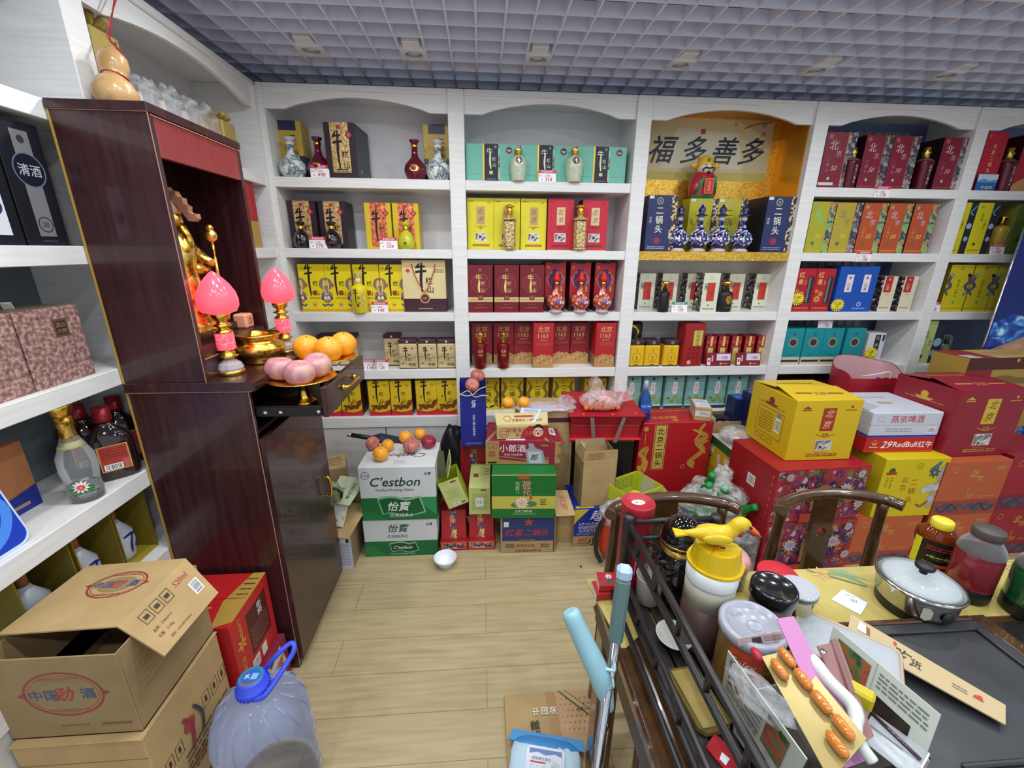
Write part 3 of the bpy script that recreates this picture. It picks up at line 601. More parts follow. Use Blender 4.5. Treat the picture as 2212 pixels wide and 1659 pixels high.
boxes('liquor_gift_box', 'yellow and red dragon box', W5, 'gift box', [800, 847, 901, 946], 846, 824, 4, 2.625, .11, '#d9b81c', {'front': dr5, 'right': [('r', 0, 0, 1, 1, '#4a2a14')]}, 'yellow and red dragon boxes on the bottom shelf', n0=2, tot=6)
# ================================================================ BAY 2
tq = '#6fb8a4'
tfront = [('r', 0, .185, 1, .195, '#4f9486'), ('r', .335, 0, .365, 1, '@foil'), ('r', .635, 0, .665, 1, '@dragon_rainbow'), ('r', .365, 0, .635, 1, '#17172e'), ('t', '牛', .47, .8, .13, '#d8dcc8', 'B'), ('s', [(.485, .78), (.475, .55), (.49, .34)], .03, '#d8dcc8'), ('t', '栏', .55, .6, .075, '#d8dcc8', 'b'), ('t', '山', .56, .45, .08, '#d8dcc8', 'b'), ('r', .46, .2, .53, .29, '#d8c880'), ('o', .58, .92, .025, '#6c8c84'), ('g', .85, .84, .065, .018, '#7c4a50'), ('o', .85, .84, .045, '#22283c'), ('s', [(.82, .86), (.85, .82), (.885, .85)], .02, '#d0d8d0'), ('L', .4, .05, .6, .09, 1, '#8890a0')]
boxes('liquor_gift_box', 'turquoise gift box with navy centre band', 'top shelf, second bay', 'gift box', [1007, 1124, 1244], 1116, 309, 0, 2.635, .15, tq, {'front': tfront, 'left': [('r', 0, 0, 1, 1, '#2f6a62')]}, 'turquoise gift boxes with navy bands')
def celadon(t, h):
    r = h*.29
    MB().lathe([(r*.78, 0), (r*.82, .005), (r*.86, h*.14), (r*.98, h*.3), (r*1.02, h*.55), (r*.95, h*.68), (r*.6, h*.78), (r*.36, h*.81), (r*.34, h*.83)], '@embossed', 28).build('body', t)
    MB().lathe([(r*.4, h*.82), (r*.42, h*.84), (r*.38, h*.86), (r*.44, h*.96), (r*.44, h), (.001, h)], GOLD, 14, sm=False).build('cap', t)
    b = MB(); b.art((0, 0, 0), (1, 0, 0), (0, 0, 1), (0, -1, 0), r, r, [('o', .5, .5, .36, '#5a2c34'), ('s', [(.35, .5), (.5, .7), (.62, .45), (.45, .3)], .1, '@chrome'), ('o', .5, .5, .12, '@chrome')], curve=lambda x, y, kk: (sin((x-.5))*(r*1.04+kk), -cos((x-.5))*(r*1.04+kk), h*.48+y*r)); b.build('medallion', t)
for px, q in ((1119, 'left'), (1239, 'right')): bottle('celadon_bottle', f'pale green embossed bottle with gold cap, {q} of the pair on the top shelf', 'liquor bottle', px, 0, 323, 2.612, celadon, 'pale green embossed bottles')
price_tag(1182, 394, 0, '358', 'between the pale green bottles')
def bj(panel, ink, txt2): return [('r', .35, .5, .67, .84, panel), ('t', '北', .5, .75, .22, ink, 'bi'), ('t', '京', .52, .6, .2, ink, 'bi'), ('s', [(.28, .47), (.4, .45), (.5, .43), (.6, .45), (.74, .47)], .025, txt2), ('o', .5, .42, .025, '#b8322a'), ('t', '经典', .5, .46, .08, txt2),
     ('r', .28, .17, .72, .34, '#e4e2dc'), ('r', .3, .182, .7, .328, '@photo_mix'), ('r', .18, .07, .84, .115, txt2), ('t', '北京', .82, .92, .07, txt2), ('L', .06, .92, .25, .96, 1, txt2), ('r', 0, 0, 1, .012, '#c8b89a')]
boxes('liquor_gift_box', 'yellow box with a tan lettered plaque', 'second shelf, second bay', 'gift box', [1011, 1067, 1124], 1067, 427, 1, 2.67, .12, '#ded32a', {'front': bj('#b5a06a', '#b8402e', '#a87830')}, 'yellow gift boxes with tan plaques')
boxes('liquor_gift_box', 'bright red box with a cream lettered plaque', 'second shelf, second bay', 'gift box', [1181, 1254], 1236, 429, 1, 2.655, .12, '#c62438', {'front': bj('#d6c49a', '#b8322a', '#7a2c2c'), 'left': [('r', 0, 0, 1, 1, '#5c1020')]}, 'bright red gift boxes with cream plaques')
def goldbot(t, h):
    r = h*.15
    MB().box(-r*.92, r*.92, -r*.8, r*.8, .012, h*.68, '@gold_glass', c=.01).lathe([(r*.7, 0), (r*1.0, .012), (r*.9, .016)], '@gold_glass', 16, sq=3).lathe([(r*1.12, h*.66), (r*1.15, h*.69), (r*.9, h*.71), (r*.45, h*.74), (r*.42, h*.77)], '@gold_glass', 20, sq=3).build('body', t)
    MB().lathe([(r*.42, h*.77), (r*.55, h*.8), (r*.5, h*.9), (r*.45, h*.93)], GOLD, 16).lathe([(r*.4, h*.93), (r*.9, h*.95), (r*.6, h*.98), (r*.25, h), (.001, h)], GOLD, 16).build('cap', t)
for px, q in ((1100, 'before the yellow boxes'), (1250, 'between the red boxes')): bottle('gold_glass_bottle', f'square gold-tinted glass bottle, {q}', 'liquor bottle', px, 1, 442, 2.618, goldbot, 'square gold glass bottles')
d3 = [('g', .5, .62, .38, .04, '#94383c'), ('o', .5, .62, .3, '#7c2430'), ('t', '牛', .44, .74, .26, '#e2d070', 'B'), ('s', [(.47, .68), (.44, .55), (.46, .43)], .07, '#e2d070'), ('t', '栏', .6, .62, .16, '#d8c468', 'b'), ('t', '山', .6, .48, .18, '#d8c468', 'b'), ('o', .5, .9, .06, '#9c5a4c'), ('r', 0, .23, 1, .33, '#c9b277'), ('r', .4, .27, .62, .38, '#7a2a30'), ('t', '百年', .51, .325, .08, '#d8b070'), ('L', .08, .27, .34, .29, 1, '#8a6a3c'), ('L', .66, .27, .94, .29, 1, '#8a6a3c'), ('L', .25, .09, .78, .12, 1, '#b07a5c'), ('L', .38, .16, .64, .18, 1, '#a86a54'), ('r', 0, 0, 1, .02, '#b8203a')]
boxes('liquor_gift_box', 'dark red box with gilt lettering in a ring', 'third shelf, second bay', 'gift box', [1012, 1068, 1122], 1065, 572, 2, 2.605, .16, '#701620', {'front': d3}, 'dark red gift boxes with gilt rings')
d4 = [('p', [(.2, 1), (.8, 1), (.6, .96), (.5, .98), (.4, .96)], '#1c1c48'), ('o', .15, .9, .07, '#c88a4a'), ('o', .5, .65, .41, '#8c8478'), ('star', .5, .65, .44, '#8c8478', 8, .85), ('star', .5, .65, .39, '#a42230', 8, .85), ('s', [(.2, .65), (.3, .75), (.28, .55), (.4, .5)], .06, '#30346c'), ('s', [(.8, .65), (.7, .75), (.72, .55), (.6, .5)], .06, '#30346c'), ('r', .36, .45, .64, .86, '#24286a'), ('r', .76, .4, .86, .5, '#c8a04a'), ('L', .15, .3, .5, .34, 1, '#c8823a'), ('r', 0, .0, 1, .27, '#5c1824')]
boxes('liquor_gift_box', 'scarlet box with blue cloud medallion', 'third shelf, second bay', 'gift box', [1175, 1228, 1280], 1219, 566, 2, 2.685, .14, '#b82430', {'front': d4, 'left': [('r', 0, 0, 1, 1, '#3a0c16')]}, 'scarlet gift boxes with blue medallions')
def gourdvase(body, cap, base, fin=False):
    def f(t, h):
        r = h*.235
        MB().lathe([(r*.72, 0), (r*.74, h*.03), (r*.55, h*.07), (r*.62, h*.1), (r*.95, h*.2), (r*1.0, h*.28), (r*.82, h*.38), (r*.45, h*.46), (r*.26, h*.54), (r*.24, h*.66)], body, 28, mats=[base, base]).build('body', t)
        MB().lathe([(r*.27, h*.66), (r*.27, h*.745)], GOLD if not fin else '#d8d2c8', 16).build('neck_band', t)
        MB().lathe([(r*.3, h*.745), (r*.62, h*.755) if fin else (r*.4, h*.77), (r*.5, h*.775) if fin else (r*.38, h*.84), (r*.2, h*.81) if fin else (r*.3, h*.87), (r*.34, h*.87) if fin else (r*.34, h*.9), (r*.3, h*.92), (r*.12, h*.95), (r*.12, h*.97), (.001, h)], cap, 20).build('stopper', t)
    return f
gv = gourdvase('@cloisonne_red', mat('#c8202a', .4), '#b8a8b8')
for i, px in enumerate((1200, 1252, 1299)): bottle('cloisonne_bottle', f'{ordw(i,3)} red cloisonne vase bottles with scarlet stoppers', 'liquor bottle', px, 2, 585, 2.62, gv, 'red cloisonne vase bottles')
d63 = [('t', '北京', .5, .86, .3, '#c8a468', 'B'), ('t', '1163', .47, .72, .29, '#d2b078', 'b'), ('t', 'BEIJING', .5, .62, .11, '#b88a5a', 'b'), ('L', .18, .5, .85, .57, 3, '#b0604a'), ('p', [(0, 0), (1, 0), (1, .24), (.9, .26), (.8, .3), (.7, .27), (.6, .3), (.5, .29), (.4, .32), (.3, .28), (.2, .27), (.1, .24), (0, .25)], '#b8905a')]+[('o', .12+.11*i, .22-.05*(i % 3), .07, '#c6a06c' if i % 2 else '#a87a4c') for i in range(8)]
d63f = {'front': d63, 'left': [('r', 0, 0, 1, .28, '#a07a4a')]}
boxes('liquor_gift_box', 'dark red 1163 box in the back row', 'fourth shelf, second bay', 'gift box', [1020, 1067, 1110, 1189, 1228], 1063, 698, 3, 2.71, .12, '#8c1c26', d63f, 'dark red 1163 boxes in the back row')
boxes('liquor_gift_box', 'bright red 1163 box in the front row', 'fourth shelf, second bay', 'gift box', [1151, 1283], 1194, 698, 3, 2.61, .12, '#b3242c', d63f, 'bright red 1163 boxes in the front row')
def cyl63(t, h):
    r = h*.165; mr = mat('#7c1a20', .3, .4, name='satin_red')
    MB().lathe([(r*.92, 0), (r, .005), (r, h*.68), (r*.9, h*.71), (r*.4, h*.73), (r*.35, h*.74)], mr, 24, mats=[GOLD, None]).build('body', t)
    MB().lathe([(r*.4, h*.74), (r*.42, h*.8), (r*.45, h*.82), (r*.45, h*.97), (r*.38, h), (.001, h)], '@gold_relief', 10, sm=False).build('cap', t)
    b = MB(); b.art((0, 0, 0), (1, 0, 0), (0, 0, 1), (0, -1, 0), r*2, h*.6, [('p', [(0, 0), (1, 0), (1, .18), (.7, .24), (.5, .18), (.3, .25), (0, .2)], '@foil'), ('t', '北京', .5, .8, .28, '#d8b878', 'b'), ('t', '1163', .5, .62, .26, '#d8b878', 'b')], curve=lambda x, y, kk: (sin((x-.5)*1.6)*(r+.0004+kk), -cos((x-.5)*1.6)*(r+.0004+kk), .008+y*h*.6)); b.build('printed_wrap', t)
for px, q in ((1038, 'left'), (1087, 'right')): bottle('cylinder_bottle', f'dark red cylindrical bottle with gold cap, {q} one on the fourth shelf', 'liquor bottle', px, 3, 719, 2.625, cyl63, 'dark red cylindrical bottles')
price_tag(1175, 799, 3, '98', 'before the bright red 1163 box')
d5y = [('o', .5, .35, .44, '#3a2f24'), ('star', .5, .4, .5, '#e0cc28', 8, .8), ('t', '北京', .45, .88, .1, '#1c1814', 'v'), ('t', '二锅头', .5, .5, .26, '#1c1814', 'vB'), ('s', [(.05, .1), (.2, .3), (.06, .5), (.2, .7), (.08, .9)], .12, '#8a6c2c'), ('s', [(.95, .1), (.8, .3), (.94, .5), (.8, .7), (.92, .9)], .12, '#8a6c2c')]
boxes('liquor_gift_box', 'yellow box with black scrollwork', 'bottom shelf, second bay', 'gift box', [1032, 1083, 1137, 1193], 1079, 818, 4, 2.7, .12, '#d8b820', {'front': d5y}, 'yellow scrollwork boxes on the bottom shelf')
boxes('liquor_gift_box', 'yellow box with black scrollwork beside the third bay post', 'bottom shelf', 'gift box', [1260], 1306, 818, 4, 2.7, .12, '#d8b820', {'front': d5y})
# ================================================================ BAY 3 (gold niche)
Yb = BY-.018; P0 = pY(1404, 388, Yb); P1 = pY(1651, 394, Yb); Zt = pY(1411, 254, Yb).z; P0.x = .951; wz = P1.x-P0.x; hz = Zt-P0.z
b = cartonmb(wz, .003, hz, '#cfc094', {'front': [('r', 0, 0, 1, .14, '#c3b35e'), ('p', [(0, .75), (.2, .9), (.3, 1), (0, 1)], '#d4bc8c'), ('p', [(.2, .2), (.8, .2), (.75, .8), (.3, .85)], '#d6cfb6'),
    ('p', [(.7, 1), (1, 1), (1, .6), (.9, .8)], '#c4a67c'), ('s', [(.78, .86), (.88, .95), (.99, .98)], .008, '#8a5a48'), ('o', .72, .93, .012, '#c08a6a'), ('r', .47, .76, .505, .84, '#b03a40')]
    +[z for cx_, ch in zip([(pY(q_, 320, Yb).x-P0.x)/wz for q_ in (1433, 1499, 1567, 1624)], '福多善多') for z in (('t', ch, cx_, .5, .185, '#1d2438', 'Bi'),)]
    +[('t', '中大吉祥', .93, .72, .035, '#5a3a30', 'vi', 1.5)]}, 0)
tag(b.build('calligraphy_poster', None, (P0.x+wz/2, Yb-.004, P0.z)), 'cream calligraphy poster with four brush characters in the gold niche', 'poster')
bl = [('o', .4, .9, .11, '#b8ad98'), ('o', .4, .9, .085, '#26305a'), ('t', '北', .4, .9, .1, '#c8bfa8', 'b'), ('t', '二锅头', .42, .57, .27, '#e4dcc8', 'vB'), ('t', '北京', .12, .57, .1, '#e4dcc8', 'v'), ('o', .4, .2, .11, '#b02a48'), ('o', .4, .2, .075, '#26305a'), ('o', .4, .2, .05, '#b02a48'), ('L', .08, .04, .7, .1, 2, '#a8a4b4'), ('r', .8, 0, 1, 1, '@lattice_navy'), ('r', .02, .94, .18, .99, '#d8dcd8')]
boxes('liquor_gift_box', 'navy gift box with lattice edge', 'left end of the gold shelf', 'gift box', [1391], 1452, 421, 1, 2.625, .14, '#26305e', {'front': bl})
boxes('liquor_gift_box', 'navy gift box with lattice edge and dark side', 'right end of the gold shelf', 'gift box', [1640], 1702, 424, 1, 2.625, .2, '#26305e', {'front': bl, 'left': [('r', 0, 0, 1, 1, '#171a2e'), ('t', '二锅头', .4, .5, .1, '#30304a', 'v')]})
blk = [tuple(('#5a4a20' if v == '#e4dcc8' else '#b8a034' if v == '#26305a' else '#8a6a2c' if v == '#b02a48' else v) for v in op) for op in bl]
boxes('liquor_gift_box', 'olive-yellow gift box with lattice edge behind the navy vases', 'gold shelf', 'gift box', [1478, 1538], 1538, 428, 1, 2.72, .11, '#b9b02c', {'front': blk}, 'olive-yellow gift boxes behind the navy vases')
nv = gourdvase('@porcelain_blue', mat('#1c2060', .12, coat=.8, name='navy_glaze'), mat('#c8b8b0', .2), True)
for i, px in enumerate((1461, 1505, 1549, 1596)): bottle('porcelain_bottle', f'{ordw(i,4)} navy porcelain vase bottles on the gold shelf', 'liquor bottle', px, 1, 441, 2.645, nv, 'navy porcelain vase bottles')
# fortune figurine on the olive boxes
Yg = 2.77; Zg = SH[1]+(Zat(428, Xat(1478, 2.72, SH[1]), 2.72)-SH[1]); Xg = Xat(1514, Yg, Zg)
t = thing('fortune_figurine', 'plump ceramic fortune figurine in red robe atop the olive-yellow boxes', 'figurine', (Xg, Yg, Zg))
MB().lathe([(.07, 0), (.082, .02), (.085, .06), (.078, .11), (.055, .15), (.03, .16)], mat('#b8283a', .25, coat=.5), 24, ell=.75, mats=['#3a8a4c', None]).build('robe', t)
MB().blob((0, -.01, .17), .05, '#ecd8c0', sc=(1, .85, .8)).build('head', t)
h_ = MB().lathe([(.052, .185), (.06, .19), (.045, .205), (.05, .23), (.02, .24), (.001, .24)], '#e0b838', 20, ell=.8)
for s_ in (-1, 1): h_.blob((s_*.07, 0, .19), .017, '#e0b838', sc=(1.3, .7, 1))
h_.blob((0, -.045, .215), .009, '#3a9a5a'); h_.build('winged_hat', t)
b = MB()
for s_ in (-1, 1): b.tube(smooth([(0, -.056, .165), (s_*.02, -.06, .17), (s_*.035, -.05, .16), (s_*.03, -.052, .15)]), .004, '#1c1a1a', 6); b.blob((s_*.018, -.05, .185), .004, '#1c1a1a', 8, 6)
b.blob((0, -.055, .145), .009, '#1c1a1a', 8, 6); b.build('moustache', t)
b = MB().box(-.03, .03, -.082, -.07, .02, .11, '#c22a3a', c=.003); b.art((-.03, -.082, .02), (1, 0, 0), (0, 0, 1), (0, -1, 0), .06, .09, [('f', .05, .05, .95, .95, .03, '@foil'), ('t', '招财到', .5, .5, .3, '#e2b84a', 'vb')]); b.build('scroll', t)
MB().tube([(-.06, -.04, .03), (-.04, -.062, .08), (-.03, -.07, .12)], .009, '#3a8a4c').tube([(.06, -.04, .03), (.05, -.06, .08), (.035, -.07, .12)], .009, '#3a8a4c').build('green_trim', t)
# cream boxes with black photo sides
cf = {'front': [('o', .48, .88, .1, '#7a7c74'), ('o', .48, .88, .08, '#dcdcca'), ('r', .28, .28, .76, .76, '#c23a2c'), ('t', '北京', .2, .66, .24, '#22201c', 'vB', .8), ('t', '二锅头', .6, .5, .16, '#4a2c14', 'v'), ('o', .45, .17, .05, '#3a8a4a'), ('L', .12, .04, .85, .1, 2, '#6a6a5c')], 'left': [('r', 0, 0, 1, 1, '@photo_bw'), ('t', '北京二锅头', .62, .55, .13, '#e4e0dc', 'v')]}
W = 'third shelf, niche bay'
cb = boxes('liquor_gift_box', 'cream box with red panel and black photo side', W, 'gift box', [1376, 1424, 1477, 1566, 1622], 1410, 590, 2, 2.735, .085, '#d5d9c2', cf, 'cream boxes with black photo sides', rz=0)
boxes('liquor_gift_box', 'cream box with red panel standing forward of the others', 'beside the green 158 card', 'gift box', [1511], 1546, 590, 2, 2.63, .1, '#d5d9c2', cf)
def flask(t, h):
    r = h*.26; k_ = mat('#1d1c1e', .45, name='matt_black')
    MB().lathe([(r*.9, 0), (r*.95, .005), (r*.98, h*.55), (r*.9, h*.62), (r*.5, h*.68), (r*.3, h*.7)], k_, 28, ell=.7).build('body', t)
    MB().lathe([(r*.36, h*.7), (r*.38, h*.88), (r*.55, h*.9), (r*.56, h*.96), (r*.4, h), (.001, h)], GOLD, 20).build('cap', t)
    b = MB(); b.art((0, 0, 0), (1, 0, 0), (0, 0, 1), (0, -1, 0), r*1.2, h*.3, [('star', .55, .6, .42, '@foil', 8, .86), ('L', .35, .5, .75, .7, 2, '#7a3a1c'), ('L', .3, -.2, .8, -.05, 1, '#8a6a3c')], curve=lambda x, y, kk: (sin((x-.5)*1.1)*(r+kk), -cos((x-.5)*1.1)*(r*.7+kk), h*.2+y*h*.35)); b.build('label', t)
for px, q, rz in ((1431, 'with its label turned aside', .9), (1562, 'with gold cloud label facing out', .15)): bottle('black_flask', f'matt black flask bottle {q}, third shelf', 'liquor bottle', px, 2, 607, 2.64, flask, rz=rz, group='matt black flask bottles')
price_tag(1467, 674, 2, '158', 'green-headed, before the cream boxes', head='#3f8c78')
def ytin(w, d, h):
    t = thing('liquor_tin', '', 'tin')
    b = cartonmb(w, d, h*.8, '#e0b41c', {'front': [('r', 0, 0, 1, .05, '#2c1e2c'), ('g', .5, .45, .3, .05, '#b8901c'), ('t', '老坛', .5, .78, .1, '#2c1e14', 'v'), ('t', '锅头', .5, .4, .13, '#2c1e14', 'vb'), ('L', .2, .17, .8, .24, 2, '#a8801c'), ('p', [(.3, .07), (.7, .07), (.6, .12), (.4, .12)], '#6a4a1c')]}, c=.008); b.build('tin_body', t)
    MB().box(-w/2-.001, w/2+.001, -.001, d+.001, h*.8, h, '#2c2030', c=.01).art((-w/2, -.001, h*.8), (1, 0, 0), (0, 0, 1), (0, -1, 0), w, h*.2, [('o', .5, .5, .1, '#a89878'), ('o', .5, .5, .05, '#2c2030')]).build('lid', t)
    return t
W = 'fourth shelf, niche bay'
boxes('liquor_tin', 'golden tin with black lid', W, 'tin', [1357, 1391, 1431], 1390, 735, 3, 2.62, .1, None, None, 'golden tins with black lids', build=ytin)
Z = SH[3]+.17; t = thing('liquor_tin', 'black tin with gold dragon roundel beside the post, behind the golden tins', 'tin', (1.005, 2.76, SH[3])); MB().box(-.06, .075, 0, .1, 0, .27, '#241a28', c=.012).art((-.06, 0, .14), (1, 0, 0), (0, 0, 1), (0, -1, 0), .12, .12, [('g', .5, .5, .42, .12, '@gold_relief')]).build('tin_body', t)
boxes('liquor_gift_box', 'large crimson book-shaped box with yellow name plate', 'beside the golden tins', 'gift box', [1470], 1515, 699, 3, 2.612, .1, '#9c2026', {'front': [('r', .42, .47, .92, .85, '#2c2418'), ('r', .44, .48, .9, .84, '#cdb75c'), ('t', '小糊涂仙', .66, .66, .17, '#2c2418', 'vb'), ('o', .35, .1, .1, '#c8b494')]+[('o', .3+.22*(i % 3), .1+.09*(i//3)*1.2, .06, '#7c1820') for i in range(2, 12)], 'left': [('r', .45, 0, .55, 1, '#b0363a')]}, rz=.12)
d5 = [('r', .22, 0, .78, .62, '#2c2418'), ('r', .25, 0, .75, .6, '#d0bf6a'), ('t', '小糊', .5, .38, .24, '#1f1a12', 'vb'), ('r', .42, .65, .62, 1, '#e0c878'), ('g', .22, .8, .14, .05, '#d46a5c'), ('g', .8, .8, .14, .05, '#d46a5c'), ('g', .14, .62, .1, .04, '#c85a50')]
boxes('liquor_gift_box', 'small crimson box with yellow plate', W, 'gift box', [1519, 1545, 1573, 1601, 1628], 1541, 727, 3, 2.665, .1, '#a01c26', {'front': d5, 'left': [('r', 0, 0, 1, 1, '#5c101a')]}, 'small crimson boxes behind the price boards')
for px, num in ((1551, '198'), (1615, '188')):
    Z = SH[3]; X = Xat(px, 2.612, Z); tag(cartonmb(.17, .004, .088, '#7c1c2c', {'front': [('r', .42, .42, .98, .92, '#d4d0e0'), ('t', num, .75, .62, .17, '#b03040', 'b'), ('r', .05, .08, .18, .62, '#e4dce0'), ('r', .08, .3, .15, .5, '#b83a3a'), ('r', .22, .35, .28, .8, '#d8b0a0'), ('o', .6, .18, .045, '#d8a04a'), ('L', .68, .14, .86, .22, 1, '#e8c8b0')]}, 0).build('price_board', None, (X, 2.612, Z), (radians(-8), 0, 0)), f'{"left" if num == "198" else "right"} crimson price board, reading {num}, before the small crimson boxes', 'price board')
def teal(w, d, h):
    t = thing('liquor_tin', '', 'tin')
    b = cartonmb(w, d, h, '#77aaa4', {'front': [('r', 0, .0, 1, .14, '#1d3438'), ('r', .0, .1, 1, .14, '#c8d8c8'), ('o', .5, .92, .07, '#22282c'), ('L', .26, .905, .4, .935, 1, '#2c4848'), ('L', .6, .905, .74, .935, 1, '#2c4848'), ('g', .5, .62, .24, .05, '#b898a0'), ('o', .5, .62, .19, '#a8c4bc'), ('r', .4, .46, .6, .82, '#e4dcdc'), ('t', '北京二锅头', .5, .64, .1, '#3a2c34', 'vb'), ('s', [(.08, .3), (.2, .36), (.3, .28), (.42, .24), (.52, .36), (.62, .38), (.7, .26), (.8, .2), (.9, .32), (.97, .4)], .1, '#8a9a48'), ('s', [(.1, .32), (.2, .34), (.26, .3)], .07, '#8a5a38'), ('s', [(.3, .24), (.42, .2), (.5, .28)], .03, '#5a7438')]}, c=.008); b.build('tin_body', t)
    return t
boxes('liquor_tin', 'teal dragon tin', 'bottom shelf, niche bay', 'tin', [1385, 1432, 1477, 1523, 1567], 1426, 813, 4, 2.66, .09, None, None, 'teal dragon tins on the bottom shelf', build=teal)
boxes('liquor_tin', 'teal dragon tin half behind the post', 'bottom shelf, niche bay', 'tin', [1340], 1381, 813, 4, 2.66, .09, None, None, build=teal)
# ================================================================ BAY 4
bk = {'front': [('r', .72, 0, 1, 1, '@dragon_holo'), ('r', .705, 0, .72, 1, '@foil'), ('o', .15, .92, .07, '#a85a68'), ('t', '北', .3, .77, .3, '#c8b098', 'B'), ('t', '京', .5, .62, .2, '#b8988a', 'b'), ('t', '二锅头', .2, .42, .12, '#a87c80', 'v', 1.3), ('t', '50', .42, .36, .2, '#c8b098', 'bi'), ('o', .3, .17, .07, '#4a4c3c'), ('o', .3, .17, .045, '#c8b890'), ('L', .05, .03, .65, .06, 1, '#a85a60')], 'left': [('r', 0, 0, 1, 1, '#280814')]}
W = 'top shelf, blind-backed bay'
boxes('liquor_gift_box', 'crimson box with silver dragon strip', 'beside the post, top shelf', 'gift box', [1764], 1829, 284, 0, 2.62, .11, '#7e1c34', {'front': bk['front']+[('r', 0, .05, .5, .1, '#d8ccd0')]})
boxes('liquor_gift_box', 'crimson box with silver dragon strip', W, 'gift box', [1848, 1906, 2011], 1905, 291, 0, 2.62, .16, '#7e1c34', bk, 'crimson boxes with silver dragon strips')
def rbot(t, h):
    r = h*.17; mr = mat('#5c1226', .2, .4, coat=.4, name='wine_red_glaze')
    MB().lathe([(r*.85, 0), (r*.9, .005), (r*1.02, h*.6), (r*1.05, h*.66), (r*.7, h*.7), (r*.6, h*.72)], mr, 24, sq=1.5, mats=[None, None, None, '#6a5a44', '#6a5a44']).build('body', t)
    MB().lathe([(r*.5, h*.72), (r*.45, h*.8), (r*.62, h*.86), (r*.4, h*.91), (r*.5, h*.97), (.001, h)], '@gold_relief', 12).build('cap', t)
    b = MB(); b.art((0, 0, 0), (1, 0, 0), (0, 0, 1), (0, -1, 0), r*2, h*.6, [('t', '北京二锅头', .62, .5, .26, '#c8b4b8', 'vb')], curve=lambda x, y, kk: ((x-.5)*r*1.4, -r*1.09-kk, .01+y*h*.58)); b.build('lettering', t)
for px, q in ((1826, 'left'), (1980, 'right')): bottle('red_square_bottle', f'wine-red bottle with gold dragon stopper, {q} of two between crimson boxes', 'liquor bottle', px, 0, 317, 2.635, rbot, 'wine-red bottles with dragon stoppers')
price_tag(1908, 0, 0, '178', 'hung on the top shelf edge', hang=1)
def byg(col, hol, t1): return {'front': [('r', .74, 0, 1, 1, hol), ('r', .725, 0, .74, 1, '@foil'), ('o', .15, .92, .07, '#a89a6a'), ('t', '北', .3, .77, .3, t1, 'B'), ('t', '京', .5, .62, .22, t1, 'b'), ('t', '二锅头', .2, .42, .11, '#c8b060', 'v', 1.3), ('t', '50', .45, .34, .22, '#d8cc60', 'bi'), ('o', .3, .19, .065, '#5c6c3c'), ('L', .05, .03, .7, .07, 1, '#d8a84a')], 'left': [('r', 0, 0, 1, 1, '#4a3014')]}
W = 'second shelf, blind-backed bay'
boxes('liquor_gift_box', 'lime gift box with dragon strip', W, 'gift box', [1735], 1786, 435, 1, 2.62, .1, '#a9a82c', byg(0, '@dragon_rainbow', '#5cd2a0'))
boxes('liquor_gift_box', 'mustard gift box with dragon strip between lime and orange ones', W, 'gift box', [1787], 1841, 437, 1, 2.62, .1, '#b0a035', byg(0, '@dragon_holo', '#8a8258'))
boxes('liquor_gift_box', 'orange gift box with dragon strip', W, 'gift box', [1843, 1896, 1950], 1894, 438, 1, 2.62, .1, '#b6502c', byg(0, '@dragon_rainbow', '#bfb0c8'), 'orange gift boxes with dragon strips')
price_tag(1868, 0, 1, '128', 'hung on the second shelf edge', hang=1)
W = 'third shelf, blind-backed bay'
wb = {'front': [('t', '红', .25, .86, .3, '#e0c078', 'B'), ('t', '星', .25, .7, .28, '#e0c078', 'B'), ('t', '贵宾', .5, .68, .1, '#e0c078', 'v'), ('fl', .25, .3, .22, 7, '#d8a850', '#b8323a'), ('fl', .38, .42, .16, 6, '#d8a850', '#b8323a'), ('fl', .15, .48, .12, 6, '#d8a850', '#b8323a'), ('r', .62, .2, .92, .82, '#23232a'), ('r', .66, .22, .78, .8, '#6a6c78'), ('L', .1, .06, .9, .11, 1, '#d88a50'), ('r', 0, .145, 1, .16, '#8a1020')]}
boxes('window_gift_box', 'red box with floral print and clear window', W, 'gift box', [1707, 1748], 1747, 580, 2, 2.63, .1, '#b01c28', wb, 'red window boxes on the third shelf')
boxes('gift_bag', 'broad blue carrier box with two white name plates', W, 'gift bag', [1796], 1878, 575, 2, 2.625, .12, '#124fae', {'front': [('r', .2, .44, .38, .82, '#dcdce6'), ('r', .64, .44, .82, .82, '#dcdce6')]+[z for c_ in (.29, .73) for z in (('star', c_, .75, .05, '#c03040'), ('t', '红', c_, .6, .09, '#c03040', 'b'), ('t', '星', c_, .51, .08, '#c03040', 'b'))]+[('o', .66, .17, .055, '#c8d4e8'), ('o', .66, .17, .035, '#124fae'), ('L', .5, .05, .85, .1, 1, '#8ab0d8')]})
hb = {'front': [('r', .1, .55, .65, 1, '#b32a34'), ('star', .4, .91, .1, '#e4b878'), ('t', '红星', .38, .7, .25, '#e0b070', 'vb', .8), ('L', .1, .08, .8, .14, 2, '#6a6050'), ('L', .3, .47, .6, .5, 1, '#5a5048')], 'left': [('r', 0, 0, 1, 1, '@photo_bw')]}
boxes('liquor_gift_box', 'cream box with red ribbon panel and photo side', W, 'gift box', [1893, 1936], 1922, 597, 2, 2.63, .085, '#dcd2b6', hb, 'cream boxes with red ribbon panels')
